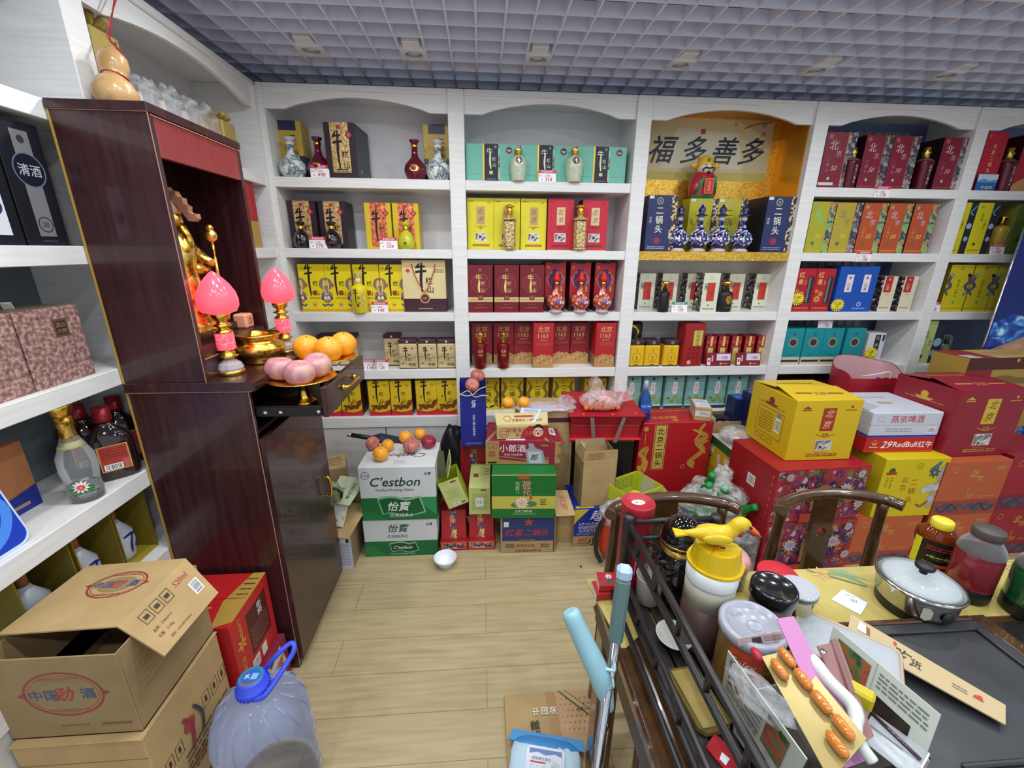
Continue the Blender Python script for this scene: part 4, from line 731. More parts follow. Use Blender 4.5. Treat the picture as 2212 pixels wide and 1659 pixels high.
def burst(px, py, Y, num, lb, s=.044):
    p = pY(px, py, Y); t = MB(); n = 18
    t.prism([((s if i % 2 else s*.72)*cos(pi*i/n+.1)*1.15, (s if i % 2 else s*.72)*sin(pi*i/n+.1)) for i in range(2*n)], 0, .001, '#e8dc28', axis='y', m2='#c84a3a')
    t.art((-s, 0, -s), (1, 0, 0), (0, 0, 1), (0, -1, 0), 2*s, 2*s, [('t', num, .52, .62, .34, '#7a2a30', 'bi'), ('r', .18, .62, .28, .7, '#8888c0'), ('t', '特价', .5, .38, .14, '#38342a', 'b'), ('L', .15, .15, .85, .27, 1, '#4a4634')])
    return tag(t.build('starburst_price_tag', None, p), lb, 'price tag', 'yellow starburst price tags')
burst(1722, 646, 2.618, '138', 'yellow starburst price tag on the leftmost red window box')
burst(1809, 659, 2.612, '128', 'yellow starburst price tag on the broad blue carrier box')
W = 'fourth shelf, blind-backed bay'
boxes('liquor_gift_box', 'turquoise and cream box with bronze medallion', W, 'gift box', [1683, 1726, 1767, 1814], 1724, 710, 3, 2.625, .12, '#148c96', {'front': [('r', 0, 0, 1, .22, '#c8c0a0'), ('r', .05, .08, .95, .14, '#2c2c3c'), ('o', .5, .62, .24, '#a8905c'), ('o', .5, .62, .17, '#3a3444'), ('o', .5, .85, .08, '#2a6a70'), ('L', .35, .26, .65, .29, 1, '#1c4a54')]}, 'turquoise and cream boxes with medallions')
boxes('liquor_gift_box', 'white box with black side label and starburst tag', W, 'gift box', [1861], 1898, 720, 3, 2.62, .11, '#d4d6dc', {'front': [('r', .4, .45, .72, .95, '#26303a'), ('t', '古', .56, .85, .22, '#c8b884', 'b'), ('t', '井', .56, .62, .22, '#c8b884', 'b'), ('r', .82, .75, .95, .95, '#2c3a54'), ('L', .2, .08, .8, .14, 1, '#8a8a90')], 'left': [('r', 0, 0, 1, 1, '#a8aab0')]})
burst(1881, 763, 2.61, '68', 'yellow starburst price tag on the white box, fourth shelf')
price_tag(1780, 0, 3, '138', 'standing on the turquoise boxes', loc=(Xat(1779, 2.64, SH[3]+.21), 2.64, Zat(710, Xat(1683, 2.625, SH[3]), 2.625)+.001))
for i in range(5): pass
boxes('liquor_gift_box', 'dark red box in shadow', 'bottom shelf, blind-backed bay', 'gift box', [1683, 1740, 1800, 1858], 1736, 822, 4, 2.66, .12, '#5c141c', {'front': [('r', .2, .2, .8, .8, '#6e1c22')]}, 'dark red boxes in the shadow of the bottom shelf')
# ================================================================ BAY 5
W = 'top shelf, rightmost bay'
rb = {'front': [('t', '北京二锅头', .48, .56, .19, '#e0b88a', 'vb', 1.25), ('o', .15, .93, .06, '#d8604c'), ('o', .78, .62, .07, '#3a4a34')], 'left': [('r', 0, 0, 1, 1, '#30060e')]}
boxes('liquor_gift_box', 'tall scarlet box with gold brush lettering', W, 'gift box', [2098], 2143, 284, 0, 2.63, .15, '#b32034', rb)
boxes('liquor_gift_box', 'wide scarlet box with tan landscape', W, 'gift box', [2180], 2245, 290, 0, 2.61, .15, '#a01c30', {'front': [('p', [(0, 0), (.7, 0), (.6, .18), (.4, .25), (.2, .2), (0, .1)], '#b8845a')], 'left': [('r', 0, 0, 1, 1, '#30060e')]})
bottle('red_square_bottle', 'dull red bottle with gilt stopper beside the tall scarlet box', 'liquor bottle', 2155, 0, 318, 2.64, rbot)
t = cartonmb(.13, .003, .09, '#2a5ca8', {'front': [('r', 0, .6, 1, 1, '#b8d0e0'), ('p', [(0, .55), (.3, .75), (.6, .6), (1, .7), (1, .5), (0, .5)], '#5a94c8'), ('t', '¥158.00', .55, .2, .17, '#d8e070', 'b')]}, 0)
tag(t.build('price_board', None, (Xat(2126, 2.606, SH[0]), 2.606, SH[0])), 'blue price board reading 158.00 on the rightmost bay', 'price board')
W = 'second shelf, rightmost bay'
yb = {'front': [('r', .68, 0, 1, 1, '#2a2a34'), ('o', .83, .55, .12, '#9cb0c8'), ('o', .85, .3, .1, '#8ca4c0'), ('s', [(.98, .95), (.75, .82), (.9, .76)], .05, '#5c9cb0'), ('o', .2, .92, .06, '#a89428'), ('t', '北京', .3, .72, .15, '#2c2818', 'v'), ('t', '二锅头', .5, .58, .12, '#2c2818', 'v'), ('o', .28, .2, .06, '#3a3c20'), ('L', .05, .05, .6, .1, 2, '#8a7c20')]}
boxes('liquor_gift_box', 'yellow box with black floral strip', W, 'gift box', [2036, 2083], 2082, 437, 1, 2.62, .1, '#cfc520', yb, 'yellow boxes with black floral strips')
bottle('yellow_square_bottle', 'small yellow bottle with pale stopper beside the 168 card', 'liquor bottle', 2143, 1, 463, 2.66, lambda t, h: (MB().lathe([(h*.14, 0), (h*.16, h*.6), (h*.16, h*.66), (h*.08, h*.72)], mat('#b8a040', .2, coat=.5), 20, sq=1.5).build('body', t), MB().lathe([(h*.07, h*.72), (h*.06, h*.8), (h*.09, h*.88), (h*.06, h), (.001, h)], '@gold_relief', 12).build('cap', t)))
boxes('liquor_gift_box', 'olive green box at the right end', W, 'gift box', [2168], 2230, 440, 1, 2.63, .1, '#4f6a24', {'front': [('o', .3, .3, .08, '#22300c')], 'left': [('r', 0, 0, 1, 1, '#7a7a2c')]})
price_tag(2152, 0, 1, '168', 'before the yellow bottle, rightmost bay')
W = 'third shelf, rightmost bay'
y3 = {'front': [('o', .5, .92, .07, '#a89020'), ('t', '北京二锅头', .5, .5, .13, '#2c2818', 'vb', 1.15), ('s', [(.02, .75), (.15, .8), (.05, .65), (.18, .55), (.04, .45), (.16, .35)], .12, '#5c5460'), ('s', [(.98, .75), (.85, .8), (.95, .65), (.82, .55), (.96, .45), (.84, .35)], .12, '#5c5460'), ('o', .12, .78, .07, '#8ca0c0'), ('o', .88, .42, .07, '#8ca0c0'), ('o', .5, .2, .05, '#3a9a4a'), ('r', 0, .06, 1, .075, '#a89420')], 'left': [('r', 0, 0, 1, 1, '#7a6a18')]}
boxes('liquor_gift_box', 'yellow box with grey dragon edging', W, 'gift box', [2027, 2078, 2128], 2076, 572, 2, 2.63, .1, '#cbbc20', y3, 'yellow boxes with grey dragon edging')
price_tag(2014, 0, 2, '168', 'beside the post, third shelf of the rightmost bay')
W = 'fourth shelf, rightmost bay'
boxes('liquor_gift_box', 'pale green box with black floral strip', W, 'gift box', [1969], 2022, 693, 3, 2.625, .1, '#b4c47c', {'front': [('r', .6, 0, 1, 1, '#2c3640'), ('o', .78, .5, .16, '#8cb0c0'), ('o', .72, .25, .12, '#7aa0a8'), ('t', '北京', .3, .68, .15, '#2c3420', 'v'), ('t', '二锅头', .48, .52, .11, '#2c3420', 'v'), ('o', .25, .17, .08, '#2c4a2c')]})
bottle('clear_square_bottle', 'clear square glass bottle beside the pale green box', 'liquor bottle', 2030, 3, 728, 2.64, lambda t, h: (MB().lathe([(h*.14, 0), (h*.17, .01), (h*.18, h*.6), (h*.17, h*.66), (h*.08, h*.74)], GLASS, 20, sq=1.5).build('body', t), MB().lathe([(h*.08, h*.74), (h*.07, h*.92), (h*.08, h), (.001, h)], '#2c3438', 12).build('cap', t)))
Z = SH[3]; t = thing('wrapped_bottle_pack', 'film-wrapped pack of yellow oil bottles on the rightmost fourth shelf', 'bottle pack', (3.23, 2.78, Z))
for sx in (-.06, .045):
    MB().lathe([(.045, 0), (.05, .01), (.05, .13), (.03, .17), (.018, .18)], mat('#a89c30', .3, name='oil_label'), 16, X=TR(sx, 0, 0)).build('bottle', t); MB().lathe([(.02, .18), (.02, .205), (.001, .205)], '#d8d028', 14, X=TR(sx, 0, 0)).build('bottle_cap', t)
MB().box(-.12, .105, -.06, .06, .001, .176, '@clear_film', c=.02).build('shrink_film', t)
# blue poster stand at the right edge
A = pY(2201, 540, 2.4); B_ = pY(2125, 761, 2.4); xp = (A.x+B_.x)/2
t = thing('display_poster', 'tall blue wave poster with an outstretched arm at the right edge', 'poster', (xp+.3, 2.4, 0), 0)
b = MB(); b.box(-.3, .3, 0, .006, .35, 1.95, '#0c2470')
zz = lambda z: (z-.35)/1.6
b.art((-.3, 0, .35), (1, 0, 0), (0, 0, 1), (0, -1, 0), .6, 1.6, [('r', 0, 0, 1, zz(1.24), '@wave_print'), ('p', [(0, zz(1.24)), (.2, zz(1.3)), (.45, zz(1.26)), (.7, zz(1.33)), (1, zz(1.3)), (1, zz(1.2)), (0, zz(1.2))], '@wave_print'),
   ('s', [(-.02, zz(.98)), (.18, zz(1.03)), (.4, zz(1.08)), (.75, zz(1.2)), (1, zz(1.25))], .22, '#b98a6c', 'c'), ('s', [(0, zz(1.0)), (.2, zz(1.06)), (.4, zz(1.1))], .06, '#c99c7e', 'c')])
b.build('printed_panel', t)
MB().tube([(-.3, .012, .35), (-.3, .012, 1.95)], .006, '@chrome', 8).tube([(0, .015, .0), (0, .015, 1.9)], .009, '@chrome', 8).box(-.2, .2, .0, .14, 0, .015, '#3a3c40', c=.004).build('stand', t)
# ================================================================ altar cabinet (x -1.135 .. -.75, y 1.363 .. 1.89)
MH, MR = '@mahogany', '@mahogany_red'; EDG = mat('#a8786c', .5, name='edge_band')
t = thing('altar_cabinet', 'tall dark mahogany altar cabinet with open hutch and pulled-out drawer', 'cabinet', (-.95, 1.625, 0)); AX, AY = -.95, 1.625
def lb(b, x0, x1, y0, y1, z0, z1, m, c=.0015): return b.box(x0-AX, x1-AX, y0-AY, y1-AY, z0, z1, m, c=c)
b = MB(); lb(b, -1.135, -.765, 1.367, 1.385, 0, 1.2, MH); lb(b, -1.135, -.765, 1.868, 1.886, 0, 1.2, MH); lb(b, -1.135, -1.12, 1.385, 1.868, .05, 1.2, MH); lb(b, -1.12, -.78, 1.385, 1.868, .05, .07, MH); lb(b, -1.12, -.775, 1.385, 1.868, 1.03, 1.045, MH); lb(b, -.79, -.772, 1.385, 1.868, 0, .05, '#2a1412'); b.build('carcass', t)
b = MB()
for z0, z1 in ((0, 1.2),): lb(b, -.7655, -.7635, 1.366, 1.3695, z0, z1, EDG, 0)
lb(b, -1.13, -.75, 1.3615, 1.363, 1.1985, 1.2005, EDG, 0); lb(b, -.888, -.886, 1.3625, 1.3645, 1.232, 2.0, EDG, 0); lb(b, -1.13, -.886, 1.3615, 1.363, 1.991, 1.993, EDG, 0); lb(b, -.8855, -.884, 1.37, 1.82, 1.985, 1.9875, EDG, 0); lb(b, -1.139, -1.1345, 1.3625, 1.3665, 0, 2.0, '#b08c40', 0); b.build('edge_banding', t)
b = MB(); lb(b, -1.14, -.738, 1.36, 1.893, 1.2, 1.232, MH, .002); b.build('worktop', t)
d = lb(MB(), -.765, -.747, 1.372, 1.884, .04, 1.025, MH).build('cabinet_door', t)
yy = 1.8-AY; MB().tube(smooth([(-.747-AX, yy, .535), (-.722-AX, yy, .54), (-.716-AX, yy, .585), (-.722-AX, yy, .63), (-.747-AX, yy, .635)]), .0065, '@gold', 8).build('door_handle', d)
# drawer pulled out
dr = MB(); lb(dr, -.548, -.53, 1.395, 1.868, 1.092, 1.198, MH, .0015); lb(dr, -.87, -.548, 1.4, 1.412, 1.098, 1.132, '#241414'); lb(dr, -.87, -.548, 1.842, 1.854, 1.098, 1.132, '#241414'); lb(dr, -.87, -.548, 1.412, 1.842, 1.1, 1.108, '#1e1210'); do = dr.build('drawer', t)
b = MB(); lb(b, -.765, -.55, 1.3905, 1.3995, 1.1, 1.13, '#17171a', .001); lb(b, -.74, -.73, 1.389, 1.391, 1.111, 1.119, '#c8c8c8', 0); lb(b, -.69, -.68, 1.389, 1.391, 1.111, 1.119, '#c8c8c8', 0); b.lathe([(.006, 0), (.006, .002), (.001, .003)], '#b8b8b8', 10, X=TR(-.56-AX, 1.3895-AY, 1.115) @ Matrix.Rotation(pi/2, 4, 'X')); b.build('drawer_slide', do)
MB().tube(smooth([(-.53-AX, 1.56-AY, 1.148), (-.505-AX, 1.565-AY, 1.15), (-.5-AX, 1.63-AY, 1.152), (-.505-AX, 1.695-AY, 1.15), (-.53-AX, 1.7-AY, 1.148)]), .005, '@gold', 8).lathe([(.012, 0), (.009, .012)], '@gold', 12, X=TR(-.53-AX, 1.56-AY, 1.148) @ Matrix.Rotation(pi/2, 4, 'Y')).lathe([(.012, 0), (.009, .012)], '@gold', 12, X=TR(-.53-AX, 1.7-AY, 1.148) @ Matrix.Rotation(pi/2, 4, 'Y')).build('drawer_handle', do)
# hutch
b = MB(); lb(b, -1.135, -.887, 1.365, 1.383, 1.232, 1.992, MH); lb(b, -1.135, -.887, 1.8, 1.818, 1.232, 1.992, MH); lb(b, -1.135, -1.12, 1.383, 1.8, 1.232, 1.992, MH); b.build('hutch_side_panel', t)
b = MB(); lb(b, -1.14, -.884, 1.36, 1.823, 1.992, 2.016, MH, .002); b.build('hutch_top', t)
b = MB(); lb(b, -.905, -.888, 1.384, 1.799, 1.885, 1.991, MR); b.build('red_header', t)
b = MB(); lb(b, -1.12, -.892, 1.384, 1.799, 1.232, 1.345, MH, .001); lb(b, -1.12, -.95, 1.384, 1.799, 1.345, 1.375, MH, .001); lb(b, -.893, -.8915, 1.384, 1.799, 1.3, 1.305, EDG, 0); b.build('inner_step', t)
# statue of an armoured warrior, mostly behind the near side panel
GR = '@gold_relief'
t = thing('warrior_statue', 'gilded robed warrior statue standing in the altar cabinet', 'statue', (-1.0, 1.53, 1.375))
b = MB().lathe([(.075, 0), (.08, .02), (.07, .03), (.065, .05), (.06, .12), (.05, .2), (.058, .26), (.05, .3), (.02, .33)], GR, 22, ell=.8)
b.blob((.02, .07, .2), .035, GR, sc=(.8, 1.5, .6)); b.blob((.01, -.05, .22), .035, GR, sc=(.8, 1.2, .7)); b.tube([(0, .05, .28), (.03, .09, .23), (.06, .08, .22)], [.024, .02, .014], GR); b.build('robed_body', t)
MB().blob((.01, 0, .355), .03, GR, sc=(1, .85, 1.15)).blob((.036, 0, .35), .007, GR).build('head', t)
MB().tube(smooth([(.03, 0, .335), (.045, 0, .3), (.05, 0, .25), (.045, 0, .2)]), [.016]*3+[.014]*5+[.008]*8, GR, 10).build('long_beard', t)
MB().lathe([(.034, .37), (.038, .385), (.03, .41), (.012, .425), (.001, .43)], '#c89a7a', 16).prism([(-.02, .40), (-.03, .425), (-.012, .435), (-.005, .452), (.008, .445), (.02, .452), (.028, .438), (.042, .44), (.047, .424), (.06, .42), (.061, .403), (.073, .396), (.07, .38), (.082, .372), (.092, .374), (.093, .36), (.08, .35), (.066, .352), (.055, .37), (.045, .39), (.03, .405), (.01, .41)], -.012, .012, '#a8765c', axis='y').build('crested_helmet', t)
MB().tube([(.06, .1, .02), (.065, .095, .3)], .005, GR, 8).blob((.065, .095, .31), .022, GR, sc=(.9, .9, 1)).blob((.065, .095, .335), .012, GR).build('orb_sceptre', t)
MB().box(-.08, .08, -.09, .09, 0, .012, '@gold_relief', c=.003).build('plinth', t)
t = thing('offering_box', 'small square gilded offering cup inside the altar cabinet', 'offering cup', (-.94, 1.74, 1.345)); MB().box(-.025, .025, -.03, .03, 0, .055, '#d8a080', c=.006).art((.0252, -.02, .01), (0, 1, 0), (0, 0, 1), (1, 0, 0), .04, .035, [('o', .5, .5, .3, '@gold_relief'), ('o', .5, .5, .18, '#d8a080')]).build('cup_body', t)
# lotus lamps
PK = mat('#ff4f60', .18, emit=.95, name='pink_lamp_shade'); PK2 = texmat('pink_lattice', 'vdist', [(.0, '#ffd0c8'), (.4, '#ff7484'), (.7, '#f04862')], (1, 1, 1), .4, ts=160)
PK2.node_tree.nodes['Principled BSDF'].inputs['Emission Strength'].default_value = .45; PK2.node_tree.nodes['Principled BSDF'].inputs['Emission Color'].default_value = hexc('#ff5468')
CR = mat('#e6dce4', .08, 0, .5, ior=1.4, name='crystal')
def lotus(loc, label):
    t = thing('lotus_lamp', label, 'lamp', loc, 0, 'pink lotus altar lamps')
    MB().lathe([(.044, 0), (.044, .012), (.04, .014)], GOLD, 28).build('base', t)
    MB().lathe([(.04, .014), (.041, .02), (.035, .034), (.022, .045), (.014, .05)], CR, 10, sm=False).build('crystal_foot', t)
    MB().lathe([(.014, .05), (.032, .062), (.02, .066), (.024, .074), (.012, .08), (.02, .084)], GOLD, 18).build('lower_collar', t)
    MB().lathe([(.027, .084), (.028, .086), (.028, .138), (.027, .14)], PK2, 24).build('lattice_drum', t)
    MB().lathe([(.026, .14), (.028, .145), (.018, .152), (.014, .158), (.03, .166), (.018, .172), (.014, .178), (.026, .188), (.03, .205), (.026, .207)], GOLD, 18).build('upper_collar', t)
    MB().lathe([(.03, .205), (.05, .212), (.059, .23), (.0605, .25), (.055, .275), (.042, .3), (.024, .322), (.009, .337), (.001, .342)], PK, 32).build('bud_shade', t)
    lamp('lotus_lamp_light', (loc[0]+.03, loc[1], loc[2]+.27), .9, .05, (1, .16, .2), 'POINT')
lotus((-.868, 1.475, 1.2325), 'near pink lotus-bud lamp glowing on the altar worktop')
lotus((-.815, 1.79, 1.2325), 'far pink lotus-bud lamp glowing behind the gilded censer')
t = thing('incense_burner', 'wide gilded incense burner between the two lotus lamps', 'incense burner', (-.845, 1.64, 1.2325)); t.scale = (1.1, 1.1, 1.08)
MB().lathe([(.055, 0), (.06, .006), (.052, .014), (.062, .024), (.078, .045), (.076, .062), (.062, .072), (.056, .08), (.07, .094), (.073, .1), (.066, .1), (.058, .086), (.056, .05), (.001, .045)], '@gold', 32).build('bowl', t)
b = MB(); b.lathe([(.0635, .026), (.0795, .046), (.0775, .06)], '@gold_relief', 32); b.build('relief_band', t)
MB().lathe([(.01, .046), (.008, .07), (.011, .085), (.002, .092)], '#3a2a20', 12).build('ash_spike', t)
# fruit dishes
def dish(loc, label, h=.06):
    t = thing('offering_dish', label, 'dish', loc, 0)
    MB().lathe([(.038, 0), (.042, .004), (.036, .012), (.022, .022), (.014, h-.014), (.026, h-.006)], '@gold', 28).build('pedestal', t)
    MB().lathe([(.026, h-.006), (.07, h), (.112, h+.012), (.117, h+.014), (.112, h+.016), (.058, h+.004), (.001, h+.002)], '@gold', 36).build('plate', t); return t
def apple(name, label, loc, r, m, tilt=(0, 0, 0), group=None):
    fn = lambda p: 1-.16*max(0, abs(p[2])-.72)/.28*1.9-.03*abs(p[2])
    o = MB().blob((0, 0, 0), r, m, 22, 16, (1.03, 1.03, .93), fn=fn); t = thing(name, label, 'fruit', (loc[0], loc[1], loc[2]+r*.86), tilt, group); o.build('skin', t)
    MB().tube([(0, 0, r*.4), (.002, 0, r*.66)], .0016, '#5a3c24', 6).build('stem', t)
    return t
dz = 1.1085
dish((-.645, 1.5, dz), 'gilded pedestal dish of pink apples standing in the drawer', .085)
z = dz+.088
for i, (x, y, lb_) in enumerate(((-.715, 1.50, 'left'), (-.628, 1.445, 'front'), (-.605, 1.545, 'right'))):
    apple('apple', f'pink apple on the near gilded dish, the {lb_} one of three', (x, y, z), .05, '@apple_pale', (.15*i, .1, 0), 'pink apples on the near gilded dish')
dish((-.64, 1.745, dz), 'gilded pedestal dish of oranges behind the apples', .1)
def orange(label, loc, r=.04, group=None):
    t = thing('orange', label, 'fruit', (loc[0], loc[1], loc[2]+r*.95), (.3, .2, 0), group); MB().blob((0, 0, 0), r, '@orange_peel', 22, 16, (1, 1, .95)).build('peel', t); MB().lathe([(.003, 0), (.0035, .002), (.001, .003)], '#6a7a38', 6, X=TR(0, 0, r*.945)).build('stem_end', t)
for x, y, lb_ in ((-.71, 1.735, 'left'), (-.612, 1.70, 'front right'), (-.585, 1.80, 'rear right')): orange(f'orange on the far gilded dish, {lb_} of three', (x, y, dz+.104), .053, 'oranges on the far gilded dish')
# ================================================================ things on the left wall shelves
def lbox(name, label, cat, y0, y1, k, h, d, col, faces, X=-1.165, group=None, c=.0015):
    """box standing on left-wall shelf k; its front faces +x"""
    o = cartonmb(y1-y0, d, h, col, faces, c).build(name, None, (X, (y0+y1)/2, SH[k]), pi/2); return tag(o, label, cat, group)
lbox('boxed_sake', 'tall navy box with grey label strip beside the altar top', 'gift box', 1.235, 1.352, 1, .30, .2, '#14161f', {'front': [('r', .33, .08, .72, .93, '#77787a'), ('o', .53, .62, .36, '#121526'), ('g', .53, .62, .36, .03, '#6a6c90'), ('t', '清酒', .53, .62, .26, '#b8b8c0', 'b'), ('o', .52, .86, .08, '#34363a'), ('g', .53, .18, .17, .025, '#3c3c3e'), ('t', '20', .53, .18, .16, '#3c3c3e', 'b'), ('L', .35, .03, .7, .05, 1, '#50525a')], 'left': [('r', 0, 0, 1, 1, '#0e1016')]})
lbox('boxed_sake', 'tall navy box with white label strip cut by the left edge', 'gift box', 1.1, 1.23, 1, .30, .2, '#14161f', {'front': [('r', .4, .08, .8, .6, '#d8dce4'), ('o', .6, .3, .16, '#2c3070')]})
for y0, y1, q in ((.955, 1.133, 'left'), (1.138, 1.314, 'right')): lbox('granite_box', f'pink granite-look gift box, {q} of the pair beside the altar cabinet', 'gift box', y0, y1, 2, .208, .17, '@granite_pink', {'front': [('r', .52, .6, .76, .84, '#6a4c3c'), ('r', .55, .63, .73, .81, '#3c3024'), ('t', '酒', .6, .76, .08, '#a88868'), ('t', '白', .68, .76, .08, '#a88868'), ('t', '大', .6, .68, .08, '#a88868'), ('t', '师', .68, .68, .08, '#a88868')], 'top': [('r', 0, 0, 1, 1, '#6c6454')]}, group='pink granite-look gift boxes')
tag(MB().box(-.01, .01, -.002, .002, 0, .02, '#d8d4c8').build('paper_scrap', None, (-1.23, 1.2, SH[2]+.208), (.6, 0, .5)), 'small white paper scrap on the right granite-look box', 'paper')
# whisky-like bottles
def redcap(t, h):
    r = h*.25; k_ = mat('#2a1214', .08, 0, .25, coat=.6, name='dark_liquor')
    MB().lathe([(r*.92, 0), (r*.98, .005), (r, h*.5), (r*.9, h*.6), (r*.45, h*.72), (r*.3, h*.76), (r*.28, h*.82)], k_, 24, ell=.6, sq=1).build('body', t)
    MB().lathe([(r*.36, h*.8), (r*.37, h*.84), (r*.36, h), (.001, h)], mat('#8e1c28', .3, .2, name='red_cap'), 18).build('cap', t)
    b = MB(); b.art((-r*.62, -r*.62, h*.14), (1, 0, 0), (0, 0, 1), (0, -1, 0), r*1.24, h*.36, [('r', 0, 0, 1, 1, '#c8a84c'), ('r', .04, .03, .96, .97, '#a8342c'), ('B', .1, .05, .7, .28), ('L', .1, .5, .9, .9, 4, '#7a2420'), ('r', .72, .05, .95, .4, '#b85a50')], lay=.0002); b.build('label', t)
for i, (x, y, q) in enumerate(((-1.205, 1.335, 'front'), (-1.305, 1.365, 'left rear'), (-1.375, 1.43, 'middle rear'), (-1.25, 1.44, 'right rear'))):
    t = thing('flat_liquor_bottle', f'dark flat bottle with ribbed red cap, {q} of the four by the altar', 'liquor bottle', (x, y, SH[3]), .75, 'dark flat bottles with red caps'); redcap(t, .24)
t = thing('lotus_print_bottle', 'clear glass bottle with gold crown cap and painted water lily', 'liquor bottle', (-1.19, 1.2, SH[3]))
MB().lathe([(.036, 0), (.04, .004), (.041, .03), (.038, .05), (.044, .1), (.042, .14), (.03, .17), (.018, .205), (.015, .22)], '@clear_shell', 32).build('body', t)
MB().lathe([(.001, .012), (.036, .012), (.037, .03), (.035, .05), (.001, .05)], mat('#f0f4f0', .02, 0, 1, ior=1.33, name='clear_spirit'), 28).build('liquor', t)
MB().lathe([(.022, .185), (.019, .205), (.017, .225), (.02, .24), (.019, .262)], '@gold_relief', 24).lathe([(.032, .17), (.022, .187), (.02, .19)], '#d8cc90', 20).build('neck_foil', t)
MB().lathe([(.019, .262), (.022, .27), (.026, .28), (.03, .292), (.026, .3), (.001, .296)], GOLD, 20).build('crown_cap', t)
b = MB(); cv = lambda x, y, kk: ((.0425+kk)*cos(-1.0+(x-.5)*1.7), (.0425+kk)*sin(-1.0+(x-.5)*1.7), .03+y*.045)
b.art((0, 0, 0), (1, 0, 0), (0, 0, 1), (0, -1, 0), .07, .045, [('o', .5, .35, .42, '#2c7a3c', .2), ('fl', .5, .55, .3, 11, '#f0e8ec', '#d8303c'), ('fl', .5, .5, .18, 9, '#d8404c', '#e8b040')], curve=cv); b.build('painted_lily', t)
lbox('liquor_gift_box', 'orange-brown box with navy corner, left of the lily bottle', 'gift box', 1.03, 1.18, 3, .2, .03, '#b0744c', {'front': [('p', [(.4, 0), (1, 0), (1, .32), (.45, .26)], '#1c2c84'), ('r', .5, .08, .8, .13, '#a88478'), ('s', [(.4, 0), (.45, .26), (1, .32)], .01, '#6a4028', 'c')]}, X=-1.3)
b = MB(); n = 20; w_, h_ = .16, .2; rr = .03
pp = [(cx_+rr*cos(a), cy_+rr*sin(a)) for cx_, cy_, a0 in ((w_/2-rr, h_-rr, 0), (-w_/2+rr, h_-rr, pi/2), (-w_/2+rr, rr, pi), (w_/2-rr, rr, 3*pi/2)) for a in [a0+pi/2*i/5 for i in range(6)]]
b.prism(pp, 0, .004, '#c8d8f0', axis='y'); b.prism([(x*.94, .006+y*.94) for x, y in pp], -.0006, 0, '#1a3cb4', axis='y')
b.art((-.075, -.0006, .005), (1, 0, 0), (0, 0, 1), (0, -1, 0), .15, .19, [('s', [(.1, .1), (.5, .25), (.7, .55), (.5, .85), (.2, .95)], .16, '#3c7ce0'), ('s', [(.3, .05), (.7, .2), (.92, .5), (.8, .8)], .13, '#4a8ce8'), ('s', [(0, .3), (.3, .4), (.4, .65), (.2, .8)], .16, '#6ab0f4'), ('s', [(0, .1), (.2, .2), (.3, .4)], .1, '#1c2c9c'), ('t', '兰', .15, .3, .16, '#d8e0f4', 'b')])
tag(b.build('swirl_card', None, (-1.165, .93, SH[3]+.001), (radians(-14), 0, pi/2)), 'rounded blue card with lighter swirls leaning at the left edge', 'card')
for i, (y0, y1, q) in enumerate(((.95, 1.1, 'leftmost'), (1.11, 1.245, 'middle'), (1.25, 1.385, 'right'))):
    t = thing('boxed_bottle', f'{q} open yellow-lined box holding a blue and white bottle, lowest shelf', 'boxed bottle', (-1.25, (y0+y1)/2, SH[4]), pi/2); w = y1-y0
    MB().box(-w/2, -w/2+.004, -.06, .1, 0, .24, '#7c6c20').box(w/2-.004, w/2, -.06, .1, 0, .24, '#7c6c20').box(-w/2, w/2, .1, .105, 0, .24, '#16161c').box(-w/2, w/2, -.06, .1, 0, .004, '#a8942c').box(-w/2, w/2, -.06, .1, .236, .24, '#16161c').build('display_box', t)
    MB().lathe([(.036, 0), (.04, .01), (.046, .06), (.043, .1), (.02, .135), (.013, .15)], mat('#c4c9d2', .2, coat=.5), 24, X=TR(0, .01, .005)).build('bottle_body', t); MB().lathe([(.014, .15), (.013, .2), (.001, .2)], '#a8683c', 14, X=TR(0, .01, .005)).build('bottle_cap', t)
    b = MB(); b.art((0, 0, 0), (1, 0, 0), (0, 0, 1), (0, -1, 0), .08, .1, [('s', [(.2, .9), (.5, .95), (.75, .85)], .12, '#1c2a7c'), ('s', [(.6, .9), (.45, .5), (.4, .1)], .1, '#1c2a7c'), ('s', [(.8, .5), (.65, .3), (.8, .15)], .08, '#1c2a7c')], curve=lambda x, y, kk: ((.047+kk)*sin((x-.5)*1.6), .01-(.047+kk)*cos((x-.5)*1.6), .025+y*.08)); b.build('painted_mark', t)
